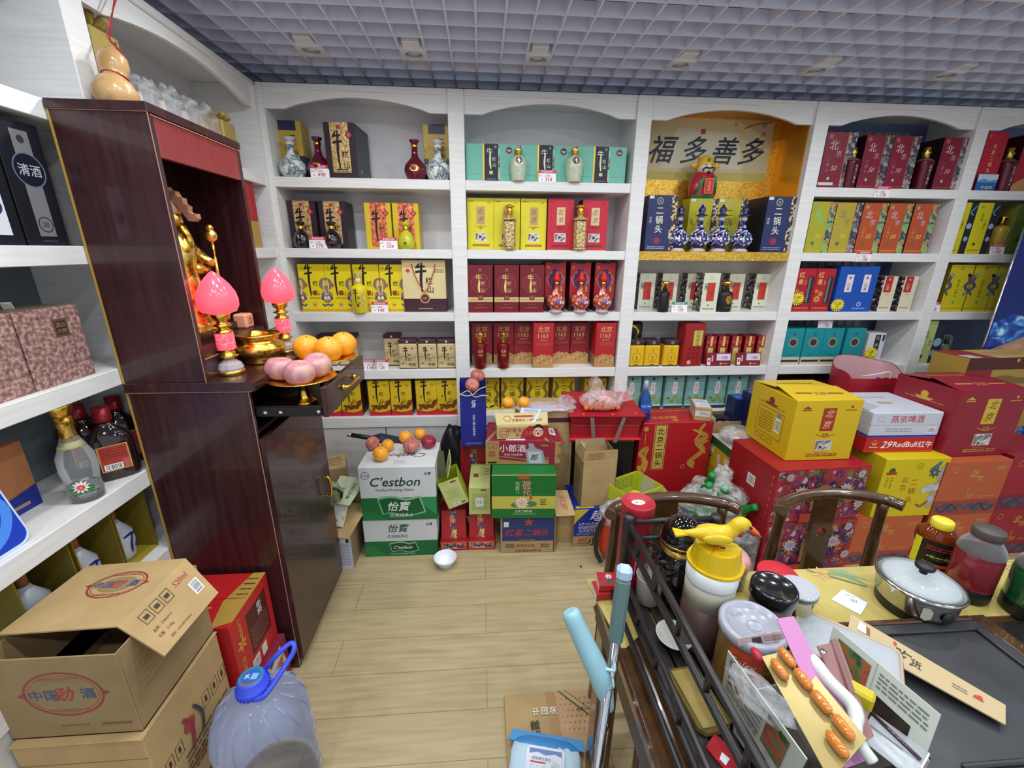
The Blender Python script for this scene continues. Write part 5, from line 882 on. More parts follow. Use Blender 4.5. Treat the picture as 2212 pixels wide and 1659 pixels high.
# behind the altar on the left wall: film-wrapped bottles on the top shelf
for i, (y, m_, hgt, lbw) in enumerate(((1.7, '@gold_plain', .30, 'gold foil wrapper behind the gourd'), (1.86, 0, .19, 'knotted clear film, nearest the gourd'), (1.98, 0, .2, 'clear film, second from the gourd'), (2.11, 0, .2, 'clear film beside the gold one'), (2.23, '@crinkle_gold', .21, 'clear film over gold paper'), (2.36, '@crinkle_gold', .21, 'gold paper nearest the corner'))):
    t = thing('wrapped_bottle', f'bottle in {lbw}, on the top left shelf', 'wrapped bottle', (-1.23, y, SH[0]), 0)
    MB().lathe([(.03, 0), (.034, .01), (.034, hgt*.5), (.015, hgt*.7), (.012, hgt*.85), (.001, hgt*.86)], '#d8d0c4' if not m_ else '#c9a050', 16, mats=['#e0dcd8', None]).build('bottle_body', t)
    MB().lathe([(.0345, hgt*.15), (.0345, hgt*.35)], '#7a2434' if i != 4 else '#4a1018', 16).build('bottle_label', t)
    MB().box(-.05, .05, -.055, .055, .001, hgt*.93, '@clear_film' if not m_ or i == 4 else '#b39a55', c=.006).build('wrapper', t)
    b = MB(); fr = random.Random(i)
    for q in range(9):
        a = q*.7; b.tube(smooth([(0, 0, hgt*.9), (.02*cos(a), .02*sin(a), hgt*.97), (.05*cos(a)+fr.uniform(-.01, .01), .05*sin(a), hgt*1.06)]), [.008]*6+[.012]*5, '@clear_film' if not m_ or i == 4 else '#b39a55', 5)
    b.build('gathered_top', t)
lbox('liquor_gift_box', 'tall red and gold box seen beyond the altar hutch', 'gift box', pX(516, 535, -1.165).y, pX(568, 535, -1.165).y, 1, .33, .12, '#a82030', {'front': [('r', 0, 0, 1, .4, '#b8944c'), ('r', .48, 0, .52, .4, '#d8c48c'), ('p', [(.2, .42), (.5, .36), (.8, .42), (.8, 1), (.2, 1)], '#b8283a'), ('o', .5, .88, .12, '#c89a50'), ('t', '国窖', .5, .62, .24, '#d8b878', 'v')]})
lbox('liquor_gift_box', 'tin with plum lid in the corner behind the far lotus lamp', 'tin', 2.3, 2.42, 3, .2, .12, '#cdb988', {'front': [('r', 0, .85, 1, 1, '#45222e')]})
# calabash hanging from the post
t = thing('bottle_gourd', 'polished tan bottle gourd hanging by red cord from the shelf post', 'gourd', (-1.075, 1.525, 2.02)); t.scale = (1.2, 1.2, 1.2); t.rotation_euler = (-.32, .0, 0)
MB().lathe([(.001, 0), (.012, .002), (.032, .014), (.045, .035), (.046, .055), (.034, .078), (.024, .086), (.026, .1), (.031, .115), (.028, .135), (.014, .15), (.006, .158), (.001, .16)], '@gourd_skin', 32, X=Matrix.Rotation(.12, 4, 'X')).build('gourd_body', t)
MB().tube([(0, 0, .158), (.0, -.006, .18)], [.004, .003], '#8a6a48', 6).build('dry_stem', t)
b = MB(); b.tube([(.026*cos(a), .026*sin(a)-.009, .088) for a in [2*pi*i/16 for i in range(16)]], .0018, '#a82428', 6, closed=True); b.tube(smooth([(.02, -.02, .09), (.026, -.01, .13), (.0, -.01, .17), (-.02, 0, .2), (-.04, .04, .34)]), .0016, '#a82428', 6); b.tube(smooth([(-.004, -.006, .17), (-.03, .004, .21), (-.044, .05, .34)]), .0014, '#c85a54', 6); b.build('red_cord', t)
t = thing('ceramic_vessel', 'small dark brown bottle on the altar top below the gourd', 'bottle', (-1.04, 1.53, 2.017)); 
MB().lathe([(.012, 0), (.014, .006), (.009, .03), (.001, .032)], '#3a2018', 14).build('body', t)
# ================================================================ big kraft cartons, lower left
def icon_row(x, y, s): 
    return [z for i in range(3) for z in (('f', x+i*s*1.3, y, x+s+i*s*1.3, y+s, s*.06, '#3a3226'), ('r', x+s*.35+i*s*1.3, y+s*.3, x+s*.65+i*s*1.3, y+s*.75, '#3a3226'))]
def crest(cx, cy, r, q): return [('g', cx, cy, r, r*.07, '#8c3a30', r*.78), ('g', cx, cy, r*.88, r*.03, '#9c5240', r*.66), ('o', cx, cy, r*.66, '#8f7a56', r*.45), ('p', [(cx-r*1.15, cy), (cx-r*.95, cy+r*.12*q), (cx-r*.95, cy-r*.12*q)], '#8c3a30'), ('p', [(cx+r*1.15, cy), (cx+r*.95, cy+r*.12*q), (cx+r*.95, cy-r*.12*q)], '#8c3a30'),
     ('t', '中国', cx-r*.5, cy, r*.38, '#3c4e7c', 'B'), ('t', '劲', cx, cy, r*.52, '#a83030', 'Bi'), ('t', '酒', cx+r*.6, cy, r*.38, '#3c4e7c', 'B'), ('L', cx-r*.5, cy+r*.5*q, cx+r*.5, cy+r*.58*q, 1, '#9c5a40'), ('L', cx-r*.5, cy-r*.6*q, cx+r*.5, cy-r*.52*q, 1, '#9c5a40')]
KW, KD, KH = .30, .305, .25
sidep = icon_row(.62, .66, .1)+icon_row(.1, .62, .09)[:4]+[('L', .3, .4, .95, .58, 5, '#5a4a34'), ('r', .1, .12, .92, .28, '#2c2a24'), ('r', .12, .135, .9, .265, '#a98f62')]+[('r', .14+.048*i, .14, .165+.048*i, .26, '#3a3830') for i in range(15)]+[('o', .42, .72, .07, '#a03a3a'), ('s', [(.36, .8), (.44, .7), (.4, .55)], .04, '#8c3034'), ('s', [(.5, .8), (.58, .68), (.54, .56)], .03, '#3a3a44'), ('t', '中国劲酒', .46, .46, .1, '#a04a44', 'b')]
low = carton('kraft_carton', 'lower kraft liquor carton with wine-red print beneath the open one', 'carton', (-.992, .785, 0), KW, KD, .5, '@kraft', {'front': [('p', [(.0, .3), (.55, .33), (.62, .42), (.66, .5), (.72, .56), (.78, .42), (.9, .36), (1, .34), (1, 0), (0, 0)], '#7c2c40'), ('p', [(.64, .55), (.72, .55), (.78, .3), (.66, .1), (.62, .3)], '#8c5a48'), ('r', 0, .86, 1, .865, '#7a6444')], 'right': sidep}, c=.003)
tf = MB(); tf.add([(-KW/2-.002, -.003, .499), (KW/2+.004, -.004, .499), (KW/2+.004, .012, .503), (-KW/2, .012, .503)], [(0, 1, 2, 3)], '@kraft'); tf.box(-KW/2, KW/2+.003, -.004, KD, .5, .503, '@kraft', c=.001); tf.build('top_flap', low)
t = thing('open_carton', 'upper kraft liquor carton with its printed lid flap lifted open', 'carton', (-.998, .80, .504)); w, d, h = .298, .29, KH
b = MB(); th = .004
b.box(-w/2, w/2, 0, th, 0, h, '@kraft_dark', c=.001); b.box(-w/2, w/2, d-th, d, 0, h, '@kraft_dark'); b.box(-w/2, -w/2+th, th, d-th, 0, h, '@kraft_dark'); b.box(w/2-th, w/2, th, d-th, 0, h, '@kraft_dark'); b.box(-w/2, w/2, 0, d, 0, th, '@kraft_dark')
b.art(*FACES['front'](w, d, h), crest(.52, .55, .3, w/h)+[('L', .4, .12, .62, .17, 1, '#8a6a3c'), ('L', .72, .12, .95, .17, 1, '#6a5a3c')]); b.art(*FACES['right'](w, d, h), [('L', .15, .35, .6, .8, 6, '#8a6444')]); b.build('box_body', t)
# lid: flat sheet resting on the rear, raised at the front, with a side flap
LA = pZ(-25, 1372, .772); LB = pZ(254, 1353, .785); LC = pZ(401, 1206, .775); LD = pZ(127, 1225, .765); FC = pZ(472, 1280, .71); FD = pZ(356, 1417, .705)
LA.x = max(LA.x, -1.15); LD.x = max(LD.x, -1.15)
O = Vector((-.998, .80, .504)); q = [p-O for p in (LA, LB, LC, LD)]
def sheet(pts, th, m, ops=None, w=1, h=1, m2=None):
    """thin board through four corners, a smooth skin where they are not in one plane"""
    P = [Vector(p) for p in pts]; n_ = (P[1]-P[0]).cross(P[3]-P[0]).normalized(); b = MB(); N_ = 8
    f = lambda x, y: P[0]*(1-x)*(1-y)+P[1]*x*(1-y)+P[2]*x*y+P[3]*(1-x)*y
    up = [f(i/N_, j/N_) for j in range(N_+1) for i in range(N_+1)]; K = N_+1; n2 = K*K
    fs = [(j*K+i, j*K+i+1, (j+1)*K+i+1, (j+1)*K+i) for j in range(N_) for i in range(N_)]
    fs += [tuple(n2+k for k in q[::-1]) for q in fs]; ed = [i for i in range(K)]+[j*K+N_ for j in range(1, K)]+[N_*K+i for i in range(N_-1, -1, -1)]+[j*K for j in range(N_-1, 0, -1)]
    fs += [(ed[i], n2+ed[i], n2+ed[(i+1) % len(ed)], ed[(i+1) % len(ed)]) for i in range(len(ed))]
    b.add([tuple(p) for p in up]+[tuple(p-n_*th) for p in up], fs, m)
    if ops: b.art((0, 0, 0), (1, 0, 0), (0, 1, 0), (0, 0, 1), w, h, ops, curve=lambda x, y, kk: f(x, y)+n_*(kk+.0006))
    return b
lid = sheet(q, .004, '@kraft', crest(.57, .62, .26, 1.05), .3, .29).build('lid_flap', t)
q2 = [LB-O, FD-O, FC-O, LC-O]
sheet(q2, .004, '@kraft', [('t', '520ml', .22, .76, .17, '#9c3034', 'br'), ('B', .42, .78, .7, .92), ('t', '品规：520ml×12', .55, .28, .075, '#7a3c34', 'br'), ('t', '毛重：12.4kg', .7, .24, .075, '#7a3c34', 'br'), ('t', '体积：314×238×262mm', .86, .38, .065, '#7a3c34', 'br')]+[z for i in range(3) for z in (('f', .14, .16+i*.15, .38, .28+i*.15, .012, '#4a4030'), ('r', .22, .19+i*.15, .3, .25+i*.15, '#3a3226'))], .15, .29).build('side_flap', lid)
# sliver of foil on the flap is left as print; red and burgundy cartons behind
rr_ = pX(568, 1240, -.82)
t = carton('gift_carton', 'burgundy carton with taped label under the red one by the altar', 'carton', (-.965, 1.11, 0), .35, .24, .205, '#7c2438', {'right': [('r', 0, 0, .45, 1, '#a08a68'), ('p', [(.45, .1), (.95, .3), (.8, .95), (.5, .8)], '#c9c4b4'), ('L', .55, .4, .8, .7, 4, '#6a6054'), ('s', [(.55, .3), (.65, .4), (.75, .3), (.8, .45)], .02, '#b83a3a'), ('t', '2箱', .75, .55, .2, '#b03a3a', 'br'), ('r', .7, .0, .95, .3, '#6a2030')]})
t = carton('gift_carton', 'bright red drinks carton with yellow strip between kraft cartons and altar', 'carton', (-.97, 1.105, .207), .31, .245, .29, '#b91f22', {'right': [('r', .35, .25, .88, .85, '#4c1a1c'), ('L', .4, .3, .84, .6, 7, '#8a4a40'), ('t', '酒泉', .68, .72, .12, '#e8e0d8', 'br'), ('B', .3, .04, .48, .2), ('r', .55, .04, .68, .2, '#d8d4cc'), ('fl', .18, .6, .12, 6, '#d8a03c', '#c85a20'), ('t', '中国红酒', .14, .3, .08, '#d8a03c', 'br'), ('t', '酒美天下', .2, .82, .08, '#d8a03c', 'br')],
    'top': [('p', [(.82, 0), (1, .1), (1, 1), (.86, 1), (.75, .45)], '#b08c40'), ('r', .0, .5, .97, .51, '#7c1418'), ('t', '大瓶', .45, .24, .24, '#d8a03c', 'b')]+[('L', .84, .55+.1*i, .97, .6+.1*i, 1, '#3a2c1c') for i in range(4)]})
# water jug
t = thing('water_jug', 'large clear plastic water jug with blue cap and carry handle', 'water jug', (-.675, .955, 0)); R_ = .135
pf = [(R_*.9, 0), (R_, .02)]+[(R_*(1 if i % 2 else .94), .04+.026*i) for i in range(9)]+[(R_*.99, .29), (R_*.93, .33), (R_*.78, .37), (R_*.5, .4), (R_*.27, .415), (R_*.24, .425), (R_*.24, .44)]
MB().lathe(pf, '@jug_shell', 40).build('jug_body', t)
b = MB()
for i in range(14):
    a = 2*pi*i/14; b.tube(smooth([(R_*.52*cos(a), R_*.52*sin(a), .402), (R_*.8*cos(a+.1), R_*.8*sin(a+.1), .37), (R_*.97*cos(a+.2), R_*.97*sin(a+.2), .31)]), [.002]*3+[.004]*4+[.002]*4, '@jug_shell', 6)
b.build('shoulder_ribs', t)
BL = mat('#3c50d8', .35, name='blue_cap_plastic')
c = MB().lathe([(.041, .425), (.043, .43), (.043, .445), (.037, .447), (.036, .47), (.033, .473), (.001, .473)], BL, 32)
for i in range(26): a = 2*pi*i/26; c.box(.042, .0455, -.0025, .0025, .427, .445, BL, X=RZ(a))
c.art((-.032, -.032, .4735), (1, 0, 0), (0, 1, 0), (0, 0, 1), .064, .064, [('o', .5, .5, .48, '#2f5fa8'), ('g', .5, .5, .48, .08, '#2f8a84'), ('t', '水', .34, .5, .26, '#e8ecf8', 'b'), ('r', .52, .35, .8, .65, '#7ab0e8'), ('s', [(.2, .2), (.5, .1), (.8, .25)], .06, '#a84a5a')]); c.build('screw_cap', t)
hd = [( .02, -.035, .43), (.05, -.03, .44), (.085, .03, .475), (.1, .06, .5), (.085, .07, .51), (.05, .045, .49), (.01, .04, .44)]
MB().tube(smooth(hd), .0075, BL, 8).tube([(.048+.014*cos(a), .0+.014*sin(a), .44) for a in [2*pi*i/12 for i in range(12)]], .003, BL, 6, closed=True).build('carry_handle', t)
tag(MB().prism([(-.05, 0), (.05, 0), (.04, .03), (-.03, .035)], 0, .11, mat('#1c3ccc', .35), axis='y').build('plastic_packet', None, (-.86, .69, .0)), 'crumpled bright blue plastic packet between the cartons and jug', 'packet')
# ================================================================ goods on the floor before the shelves
GR_ = '#146a38'
def cest(name, label, loc, h, top):
    w, d = .40, .29
    if top: f = [('r', 0, 0, 1, .43, GR_), ('p', [(0, 0), (.35, 0), (.1, .2), (0, .14)], '#1d7c44'), ('p', [(1, .43), (.7, .43), (.95, .12), (1, .1)], '#2a8a50'), ('s', [(.24, .27), (.4, .3), (.6, .24), (.82, .3)], .27, '#7ab890', 'c'), ('s', [(.26, .26), (.4, .29), (.6, .23), (.8, .29)], .22, '#0e5a30', 'c'), ('t', '怡寶', .5, .265, .15, '#e8efe8', 'Bi'), ('t', '饮用纯净水', .52, .09, .065, '#d8e4d8', 'bi'),
         ('t', "C'estbon", .47, .73, .185, '#173c38', 'Bi'), ('t', 'Purified Drinking Water', .46, .57, .052, '#24443f', 'bi'), ('g', .09, .85, .055, .006, '#3a4c48'), ('t', '1.55L', .09, .85, .045, '#24443f', 'bi'), ('t', '怡寶', .9, .87, .045, '#24443f', 'bi')]
    else: f = [('r', 0, 0, 1, .42, GR_), ('p', [(0, 0), (.3, 0), (.1, .3), (0, .25)], '#1d7c44'), ('t', '怡寶', .48, .77, .14, '#12523a', 'Bi'), ('t', '饮用纯净水', .46, .55, .058, '#24544a', 'bi'), ('s', [(.35, .24), (.5, .28), (.6, .22), (.72, .27)], .15, '#8ac0a0', 'c'), ('s', [(.36, .235), (.5, .27), (.6, .215), (.71, .26)], .12, '#0e4a2c', 'c'), ('t', "C'estbon", .52, .245, .072, '#e8efe8', 'Bi'), ('t', 'Purified Drinking Water', .52, .06, .035, '#b8d4c0', 'i'), ('t', '怡寶', .9, .86, .045, '#24443f', 'bi')]
    t = thing(name, label, 'carton', loc, -.01)
    cartonmb(w, d, h, '#ccd0d2', {'front': f, 'right': [('r', 0, 0, 1, .42, '#0f5a30')], 'left': [('r', 0, 0, 1, .42, '#0f5a30')], 'top': [('t', "C'estbon", .55, .45, .16, '#24443f', 'Biu'), ('f', .45, .12, .6, .25, .004, '#7a8486'), ('t', '合格品', .525, .185, .04, '#7a8486'), ('r', 0, .49, 1, .5, '#b8bcbe')]}, .003).build('carton_body', t)
    return t
cest('water_carton', 'lower green and white water carton on the floor by the white bowl', (-.465, 2.02, 0), .238, 0)
cest('water_carton', 'upper green and white water carton with fruit lying on top', (-.458, 2.015, .24), .322, 1)
zt = .562
for i, (px, py, k_, r) in enumerate(((806, 966, 'a', .04), (838, 970, 'o', .036), (823, 990, 'o', .041), (876, 952, 'o', .038), (889, 972, 'a', .045), (908, 945, 'o', .036), (926, 962, 'a', .042))):
    q = pZ(px, py, zt+.012); q.z = zt+.0005
    if k_ == 'a': apple('apple', ['brown-red apple at the left on the water carton', '', '', '', 'striped pale red apple in the middle of the water carton top', '', 'deep red apple at the right on the water carton'][i], q, r, '@apple_skin' if i != 6 else mat('#94243a', .35, name='red_apple'), (1.2, .3, .8) if i == 0 else (.1, .1, 0))
    else: orange('orange on the water carton, '+['', 'behind the front orange', 'frontmost of the fruit', 'between the rear apples, left', '', 'rearmost beside the deep red apple'][i], q, r, 'oranges on the water carton')
# umbrella and black bag
t = thing('folded_umbrella', 'folded navy umbrella with black and chrome handle behind the fruit', 'umbrella', (-.62, 2.38, .56))
A_ = Vector((-.19, 0, .03)); B_ = Vector((.12, 0, -.03)); D_ = B_-A_
MB().tube([A_, A_+D_*.08], .011, CHROME, 12).lathe([(.016, 0), (.014, .008)], CHROME, 16, X=TR(*A_) @ Matrix.Rotation(pi/2, 4, 'Y')).build('chrome_tip', t)
MB().tube([A_+D_*.08, A_+D_*.5], .014, '#15151a', 12).build('handle', t)
MB().tube([A_+D_*.45, A_+D_*.6, A_+D_*.9, A_+D_*1.15], [.016, .04, .035, .03], mat('#1b2240', .6), 9, sm=False).build('folded_canopy', t)
b = MB(); b.blob((0, 0, .3), .1, mat('#141416', .35, name='black_bag'), 20, 14, (1.1, .7, 3.1), fn=lambda p: 1+.07*sin(p[0]*9)*cos(p[2]*11)+.04*sin(p[1]*15)); tag(b.build('black_bag', None, (-.19, 2.44, 0)), 'glossy black carrier bag slumped behind the water cartons', 'bag')
# bowl
t = thing('paper_bowl', 'white bowl with blue rim pattern standing on the floor', 'bowl', (-.217, 1.93, 0))
MB().lathe([(.034, 0), (.038, .003), (.06, .05), (.062, .055), (.0595, .056), (.057, .05), (.036, .008), (.001, .006)], '#e8e9f2', 36).build('bowl_wall', t)
b = MB(); b.art((0, 0, 0), (1, 0, 0), (0, 0, 1), (0, -1, 0), .1, .02, [('L', 0, .1, 1, 1, 3, '#6a78b8')], curve=lambda x, y, kk: ((.041+y*.009+kk+.0006)*sin((x-.5)*3), -(.041+y*.009+kk+.0006)*cos((x-.5)*3), .008+y*.021)); b.build('blue_band', t)
# red strip boxes and lime boxes
emb = {'front': [('r', .35, 0, .62, 1, '@embroidery'), ('r', .38, .55, .59, .72, '#d8602c'), ('t', '喜', .485, .635, .14, '#e8c070', 'b')], 'top': [('r', 0, 0, 1, 1, '#a01820')]}
for i, (x, q) in enumerate(((-.178, 'left'), (-.02, 'right'))):
    t = thing('strip_gift_box', f'{q} red floor box with embroidered strip, under a lime box', 'gift box', (x, 2.075, 0), .03-.06*i, 'red boxes with embroidered strips on the floor')
    MB().prism([(-.0, .012), (.0, .06), (.05, .215), (.2, .215), (.2, .012)], -.07, .07, '#a81a20', axis='x').art((-.07, .0, .06), (1, 0, 0), (0, .307, .9517), (0, -.9517, .307), .14, .163, emb['front'], lay=.0002).build('sloping_lid', t)
    MB().box(-.078, .078, -.03, .2, 0, .058, '#a81a20', c=.002).art((-.078, -.03, 0), (1, 0, 0), (0, 0, 1), (0, -1, 0), .156, .058, [('r', .06, .2, .94, .9, '#d8b8a0'), ('r', .075, .24, .925, .86, '@embroidery'), ('r', 0, 0, 1, .06, '#c8202c')]).build('tray_base', t)
lm = [('r', 0, 0, 1, 1, '#b9c277'), ('r', .55, .88, .82, .94, '#8a2c3a'), ('L', .1, .9, .5, .94, 1, '#8a9058'), ('L', .15, .15, .9, .8, 12, '#8e965c')]
t = thing('lime_open_box', 'lime milk carton leaning left with its top flap open', 'carton', pY(970, 1101, 2.03), (0, -.33, .12)); w, d, h = .118, .15, .17
b = MB(); b.box(0, w, 0, .003, 0, h, '#b9c277').box(0, .003, 0, d, 0, h, '#98a81c').box(w-.003, w, 0, d, 0, h, '#9cb01c').box(0, w, d-.003, d, 0, h, '#98a81c').box(0, w, 0, d, 0, .003, '#b9c277')
b.art((0, 0, 0), (1, 0, 0), (0, 0, 1), (0, -1, 0), w, h, lm[1:3]+[('f', .2, .3, .8, .7, .01, '#8e965c'), ('L', .25, .35, .75, .65, 4, '#9aa268'), ('B', .3, .06, .6, .16), ('r', .68, .07, .85, .12, '#3a3c2c')]); b.build('box_body', t)
b = MB(); b.prism([(.0, 0), (.09, .02), (.09, .17), (0, .15)], 0, .003, '#c4cc84', X=TR(.06, .03, h) @ Matrix.Rotation(-1.0, 4, 'Y'), axis='z'); b.art((0, 0, .003), (1, 0, 0), (0, 1, 0), (0, 0, 1), .09, .15, [('r', .4, .4, .75, .6, '#8a2c3a')], X=TR(.06, .03, h) @ Matrix.Rotation(-1.0, 4, 'Y')); b.build('top_flap', t)
b = MB(); b.prism([(0, 0), (.05, 0), (.03, .16), (0, .16)], 0, .003, '#5c5a44', X=TR(.0, .08, h) @ Matrix.Rotation(.4, 4, 'Y') @ Matrix.Rotation(pi/2, 4, 'X')); b.build('side_flap', t)
q = pZ(1014, 1087, .215); t = thing('lime_carton', 'upright lime milk carton with 1602 label on the right red floor box', 'carton', (q.x+.062, 2.075, .217), -.03)
MB().box(-.06, .06, 0, .28, 0, .17, '#b9c277', c=.002).art((-.06, 0, 0), (1, 0, 0), (0, 0, 1), (0, -1, 0), .12, .17, lm+[('r', .32, .3, .68, .62, '#dfe0dc'), ('t', '1602', .55, .46, .13, '#2a2a2c', 'bl'), ('B', .36, .34, .46, .58)]).art((-.06, 0, .17), (1, 0, 0), (0, 1, 0), (0, 0, 1), .12, .28, [('r', .18, .42, .42, .56, '#8a2c3a'), ('r', 0, .49, 1, .5, '#98a258'), ('L', .7, .5, .95, .8, 3, '#6a7040')]).build('carton_body', t)
# star carton with open flap, green lotus carton, red carton, snack carton, brown carton
t = thing('star_carton', 'kraft and navy liquor carton with red star on the floor', 'carton', (.238, 2.005, 0), -.035)
cartonmb(.30, .25, .24, '@kraft', {'front': [('r', .03, .33, 1, .98, '#26386e'), ('star', .52, .84, .1, '#b84a34'), ('t', '红星', .25, .56, .17, '#b03a34', 'Bi'), ('t', '二锅头', .67, .56, .155, '#b03a34', 'Bi'), ('r', .35, .31, .65, .37, '#8a7450'), ('t', '52% 500ml', .5, .34, .04, '#2c2c34'), ('t', '清香型纯粮', .47, .2, .07, '#a0402c', 'b'), ('t', '北京红星股份有限公司', .52, .06, .05, '#2a3050', 'b'), ('r', .06, .72, .15, .86, '#d4d6d8'), ('L', .1, .14, .26, .26, 3, '#3a3c48'), ('L', .76, .14, .92, .26, 2, '#3a3c48')]}, .003).build('carton_body', t)
b = MB(); b.box(.152, .157, .0, .13, 0, .235, '@kraft_dark', X=TR(.152, 0, 0) @ RZ(-.35) @ TR(-.152, 0, 0)).box(.16, .28, .08, .085, 0, .235, '@kraft'); b.build('side_flap', t)
b = sheet([(.155, -.01, .245), (.265, -.01, .25), (.235, .12, .33), (.15, .12, .33)], .003, '@kraft', [('t', '红星', .55, .5, .4, '#a83a30', 'il')], .1, .14); b.build('top_flap', t)
gl = [('r', 0, 0, 1, .23, '#146c2e'), ('r', 0, .5, 1, 1, '#146c2e'), ('r', 0, .22, 1, .51, '#c0b750'), ('r', 0, .975, 1, 1, '#b4c060'), ('r', .42, .9, .58, .985, '#b8502c'), ('t', '荷', .54, .77, .15, '#cf8a78', 'B'), ('t', '花', .55, .62, .15, '#cf8a78', 'B'), ('t', '北京', .4, .75, .075, '#d8d2b8', 'vb'), ('r', .385, .56, .395, .66, '#88b890'), ('r', .415, .56, .425, .66, '#88b890'),
      ('o', .4, .31, .1, '#4c7a50', .045), ('o', .62, .33, .09, '#4c7a50', .05), ('fl', .47, .36, .12, 12, '#ecdccc', '#d8b050'), ('fl', .47, .35, .07, 8, '#e8b8a4', '#d89a3c'), ('s', [(.55, .33), (.59, .4), (.61, .47)], .008, '#5a7a3c', 'c'), ('o', .615, .47, .022, '#b84a3c', .035), ('L', .76, .3, .86, .46, 4, '#5c5a2c'), ('t', '北京二锅头酒', .5, .165, .045, '#e4e4cc', 'b'), ('L', .33, .08, .7, .13, 2, '#8cc08c')]
carton('lotus_carton', 'green and yellow liquor carton with lotus picture on the star carton', 'carton', (.212, 1.99, .242), .345, .24, .268, '#146c2e', {'front': gl}, -.05)
xl = [('r', 0, 0, .21, 1, '#a4854f'), ('r', .21, 0, 1, 1, '#8c2438'), ('p', [(.21, .0), (1, 0), (1, .22), (.6, .12), (.21, .22)], '#a4854f'), ('s', [(.21, .34), (.4, .3), (.7, .2), (1, .3)], .015, '#a4854f', 'c'), ('t', '小郎酒', .42, .7, .14, '#e4d8dc', 'B'), ('t', 'Little Lang Baijiu', .44, .42, .045, '#e4d8dc', 'b'), ('t', '郎', .1, .45, .12, '#a83a34', 'B'), ('r', .04, .04, .17, .12, '#2c2418'), ('f', .04, .7, .1, .92, .004, '#5c4a2c'), ('f', .12, .7, .18, .92, .004, '#5c4a2c'),
      ('p', [(.66, .02), (.95, .02), (.9, .6), (.78, .72), (.74, .92), (.67, .92), (.68, .72), (.62, .62)], '#9a9ca2'), ('p', [(.69, .06), (.9, .06), (.86, .56), (.66, .56)], '#bfc2c8'), ('t', '郎', .77, .32, .12, '#26262a', 'Bi'), ('r', .86, .8, .98, .86, '#a4854f')]
t = thing('red_carton', 'crimson and kraft liquor carton with picture of a flat bottle', 'carton', (.185, 2.1, .513), -.06)
cartonmb(.35, .27, .14, '#8c2438', {'front': xl, 'top': [('p', [(0, .0), (.04, 0), (.2, .55), (.14, .55)], '#a4854f'), ('p', [(.96, 0), (1, 0), (.84, .55), (.8, .55)], '#a4854f'), ('r', .32, .04, .62, .32, '#d8ccd0'), ('t', '小郎酒', .47, .18, .11, '#8c2438', 'B')]}, .003).build('carton_body', t)
b = sheet([(.176, .02, .139), (.255, .0, .125), (.235, .19, .135), (.176, .19, .14)], .003, '#8c2438', [('r', .1, .45, .6, .95, '#d8d8dc'), ('B', .18, .5, .52, .9), ('f', .3, .1, .7, .4, .02, '#3a1420')], .08, .17); b.build('top_side_flap', t)
b = MB(); b.prism([(.176, .0), (.24, .01), (.235, .03), (.215, .05), (.24, .075), (.235, .1), (.22, .11), (.24, .135), (.176, .135)], .0, .003, '#a4854f', axis='y'); b.art((.176, 0, 0), (1, 0, 0), (0, 0, 1), (0, -1, 0), .03, .135, [('r', 0, 0, 1, 1, '#8c2438')]); b.build('torn_side_flap', t)
t = thing('snack_carton', 'small cream and red snack carton with smiling face print', 'carton', (.215, 2.13, .655), .02)
b = cartonmb(.285, .15, .075, '#bda873', {'front': [('p', [(.45, 0), (1, 0), (1, 1), (.62, 1), (.5, .55)], '#a42a30'), ('g', .14, .48, .1, .012, '#a0382c'), ('f', .09, .3, .19, .66, .012, '#a0382c'), ('t', '明慧食品', .39, .66, .1, '#a0382c', 'b'), ('t', '良心', .45, .3, .09, '#a0382c', 'b'), ('t', '品质', .62, .42, .09, '#c8604c', 'b'), ('o', .8, .62, .105, '#2c1c18', .13), ('o', .8, .48, .1, '#e4c0a0', .1), ('o', .8, .36, .022, '#5c2018'), ('s', [(.73, .55), (.76, .6), (.79, .55)], .012, '#2c1c18'), ('s', [(.82, .55), (.85, .6), (.88, .55)], .012, '#2c1c18'), ('o', .74, .4, .02, '#d88a70'), ('o', .86, .4, .02, '#d88a70')]}, .002); b.build('carton_body', t)
b = sheet([(-.143, .02, .076), (.142, .02, .076), (.15, .09, .118), (-.15, .09, .118)], .003, '#c9b982', [('g', .22, .5, .07, .01, '#a0382c'), ('t', '拾慧食品｜良心品质', .6, .35, .065, '#8a4034', 'b'), ('r', .36, .6, .72, .75, '#a0382c')], .285, .08); b.build('lid_flap', t)
b = sheet([(.19, 2.18, .737), (.285, 2.155, .737), (.33, 2.235, .782), (.22, 2.27, .785)], .0008, '#cfd4e0', [('L', .45, .15, .85, .55, 4, '#6a7288'), ('r', .15, .72, .9, .95, '#9ab0c8')], .1, .1); tag(b.build('receipt_slip', None), 'pale blue receipt slip lying on the snack carton flap', 'receipt')
t = carton('kraft_carton', 'tall brown carton with plum band behind the snack carton', 'carton', (.37, 2.31, 0), .33, .24, .745, '@kraft', {'front': [('r', 0, .9, 1, .94, '#4a2236')], 'top': [('r', 0, .5, 1, .51, '#8a7450')]}, 0, c=.003)
for px, q in ((1097, 'left'), (1131, 'right')):
    X_ = Xat(px, 2.33, .75); orange(f'orange on the brown carton with the plum band, {q} of two', (X_, 2.335, .758), .036, 'oranges on the brown carton')
b = MB(); b.box(.24, .5, 2.3, 2.42, .746, .7475, '#d8a8c4').box(.22, .4, 2.29, 2.38, .7478, .7488, '#b8c4d8'); tag(b.build('pink_wrapper', None), 'flat pink and blue printed wrapper under the two oranges', 'wrapper')
b = MB(); rr = random.Random(4)
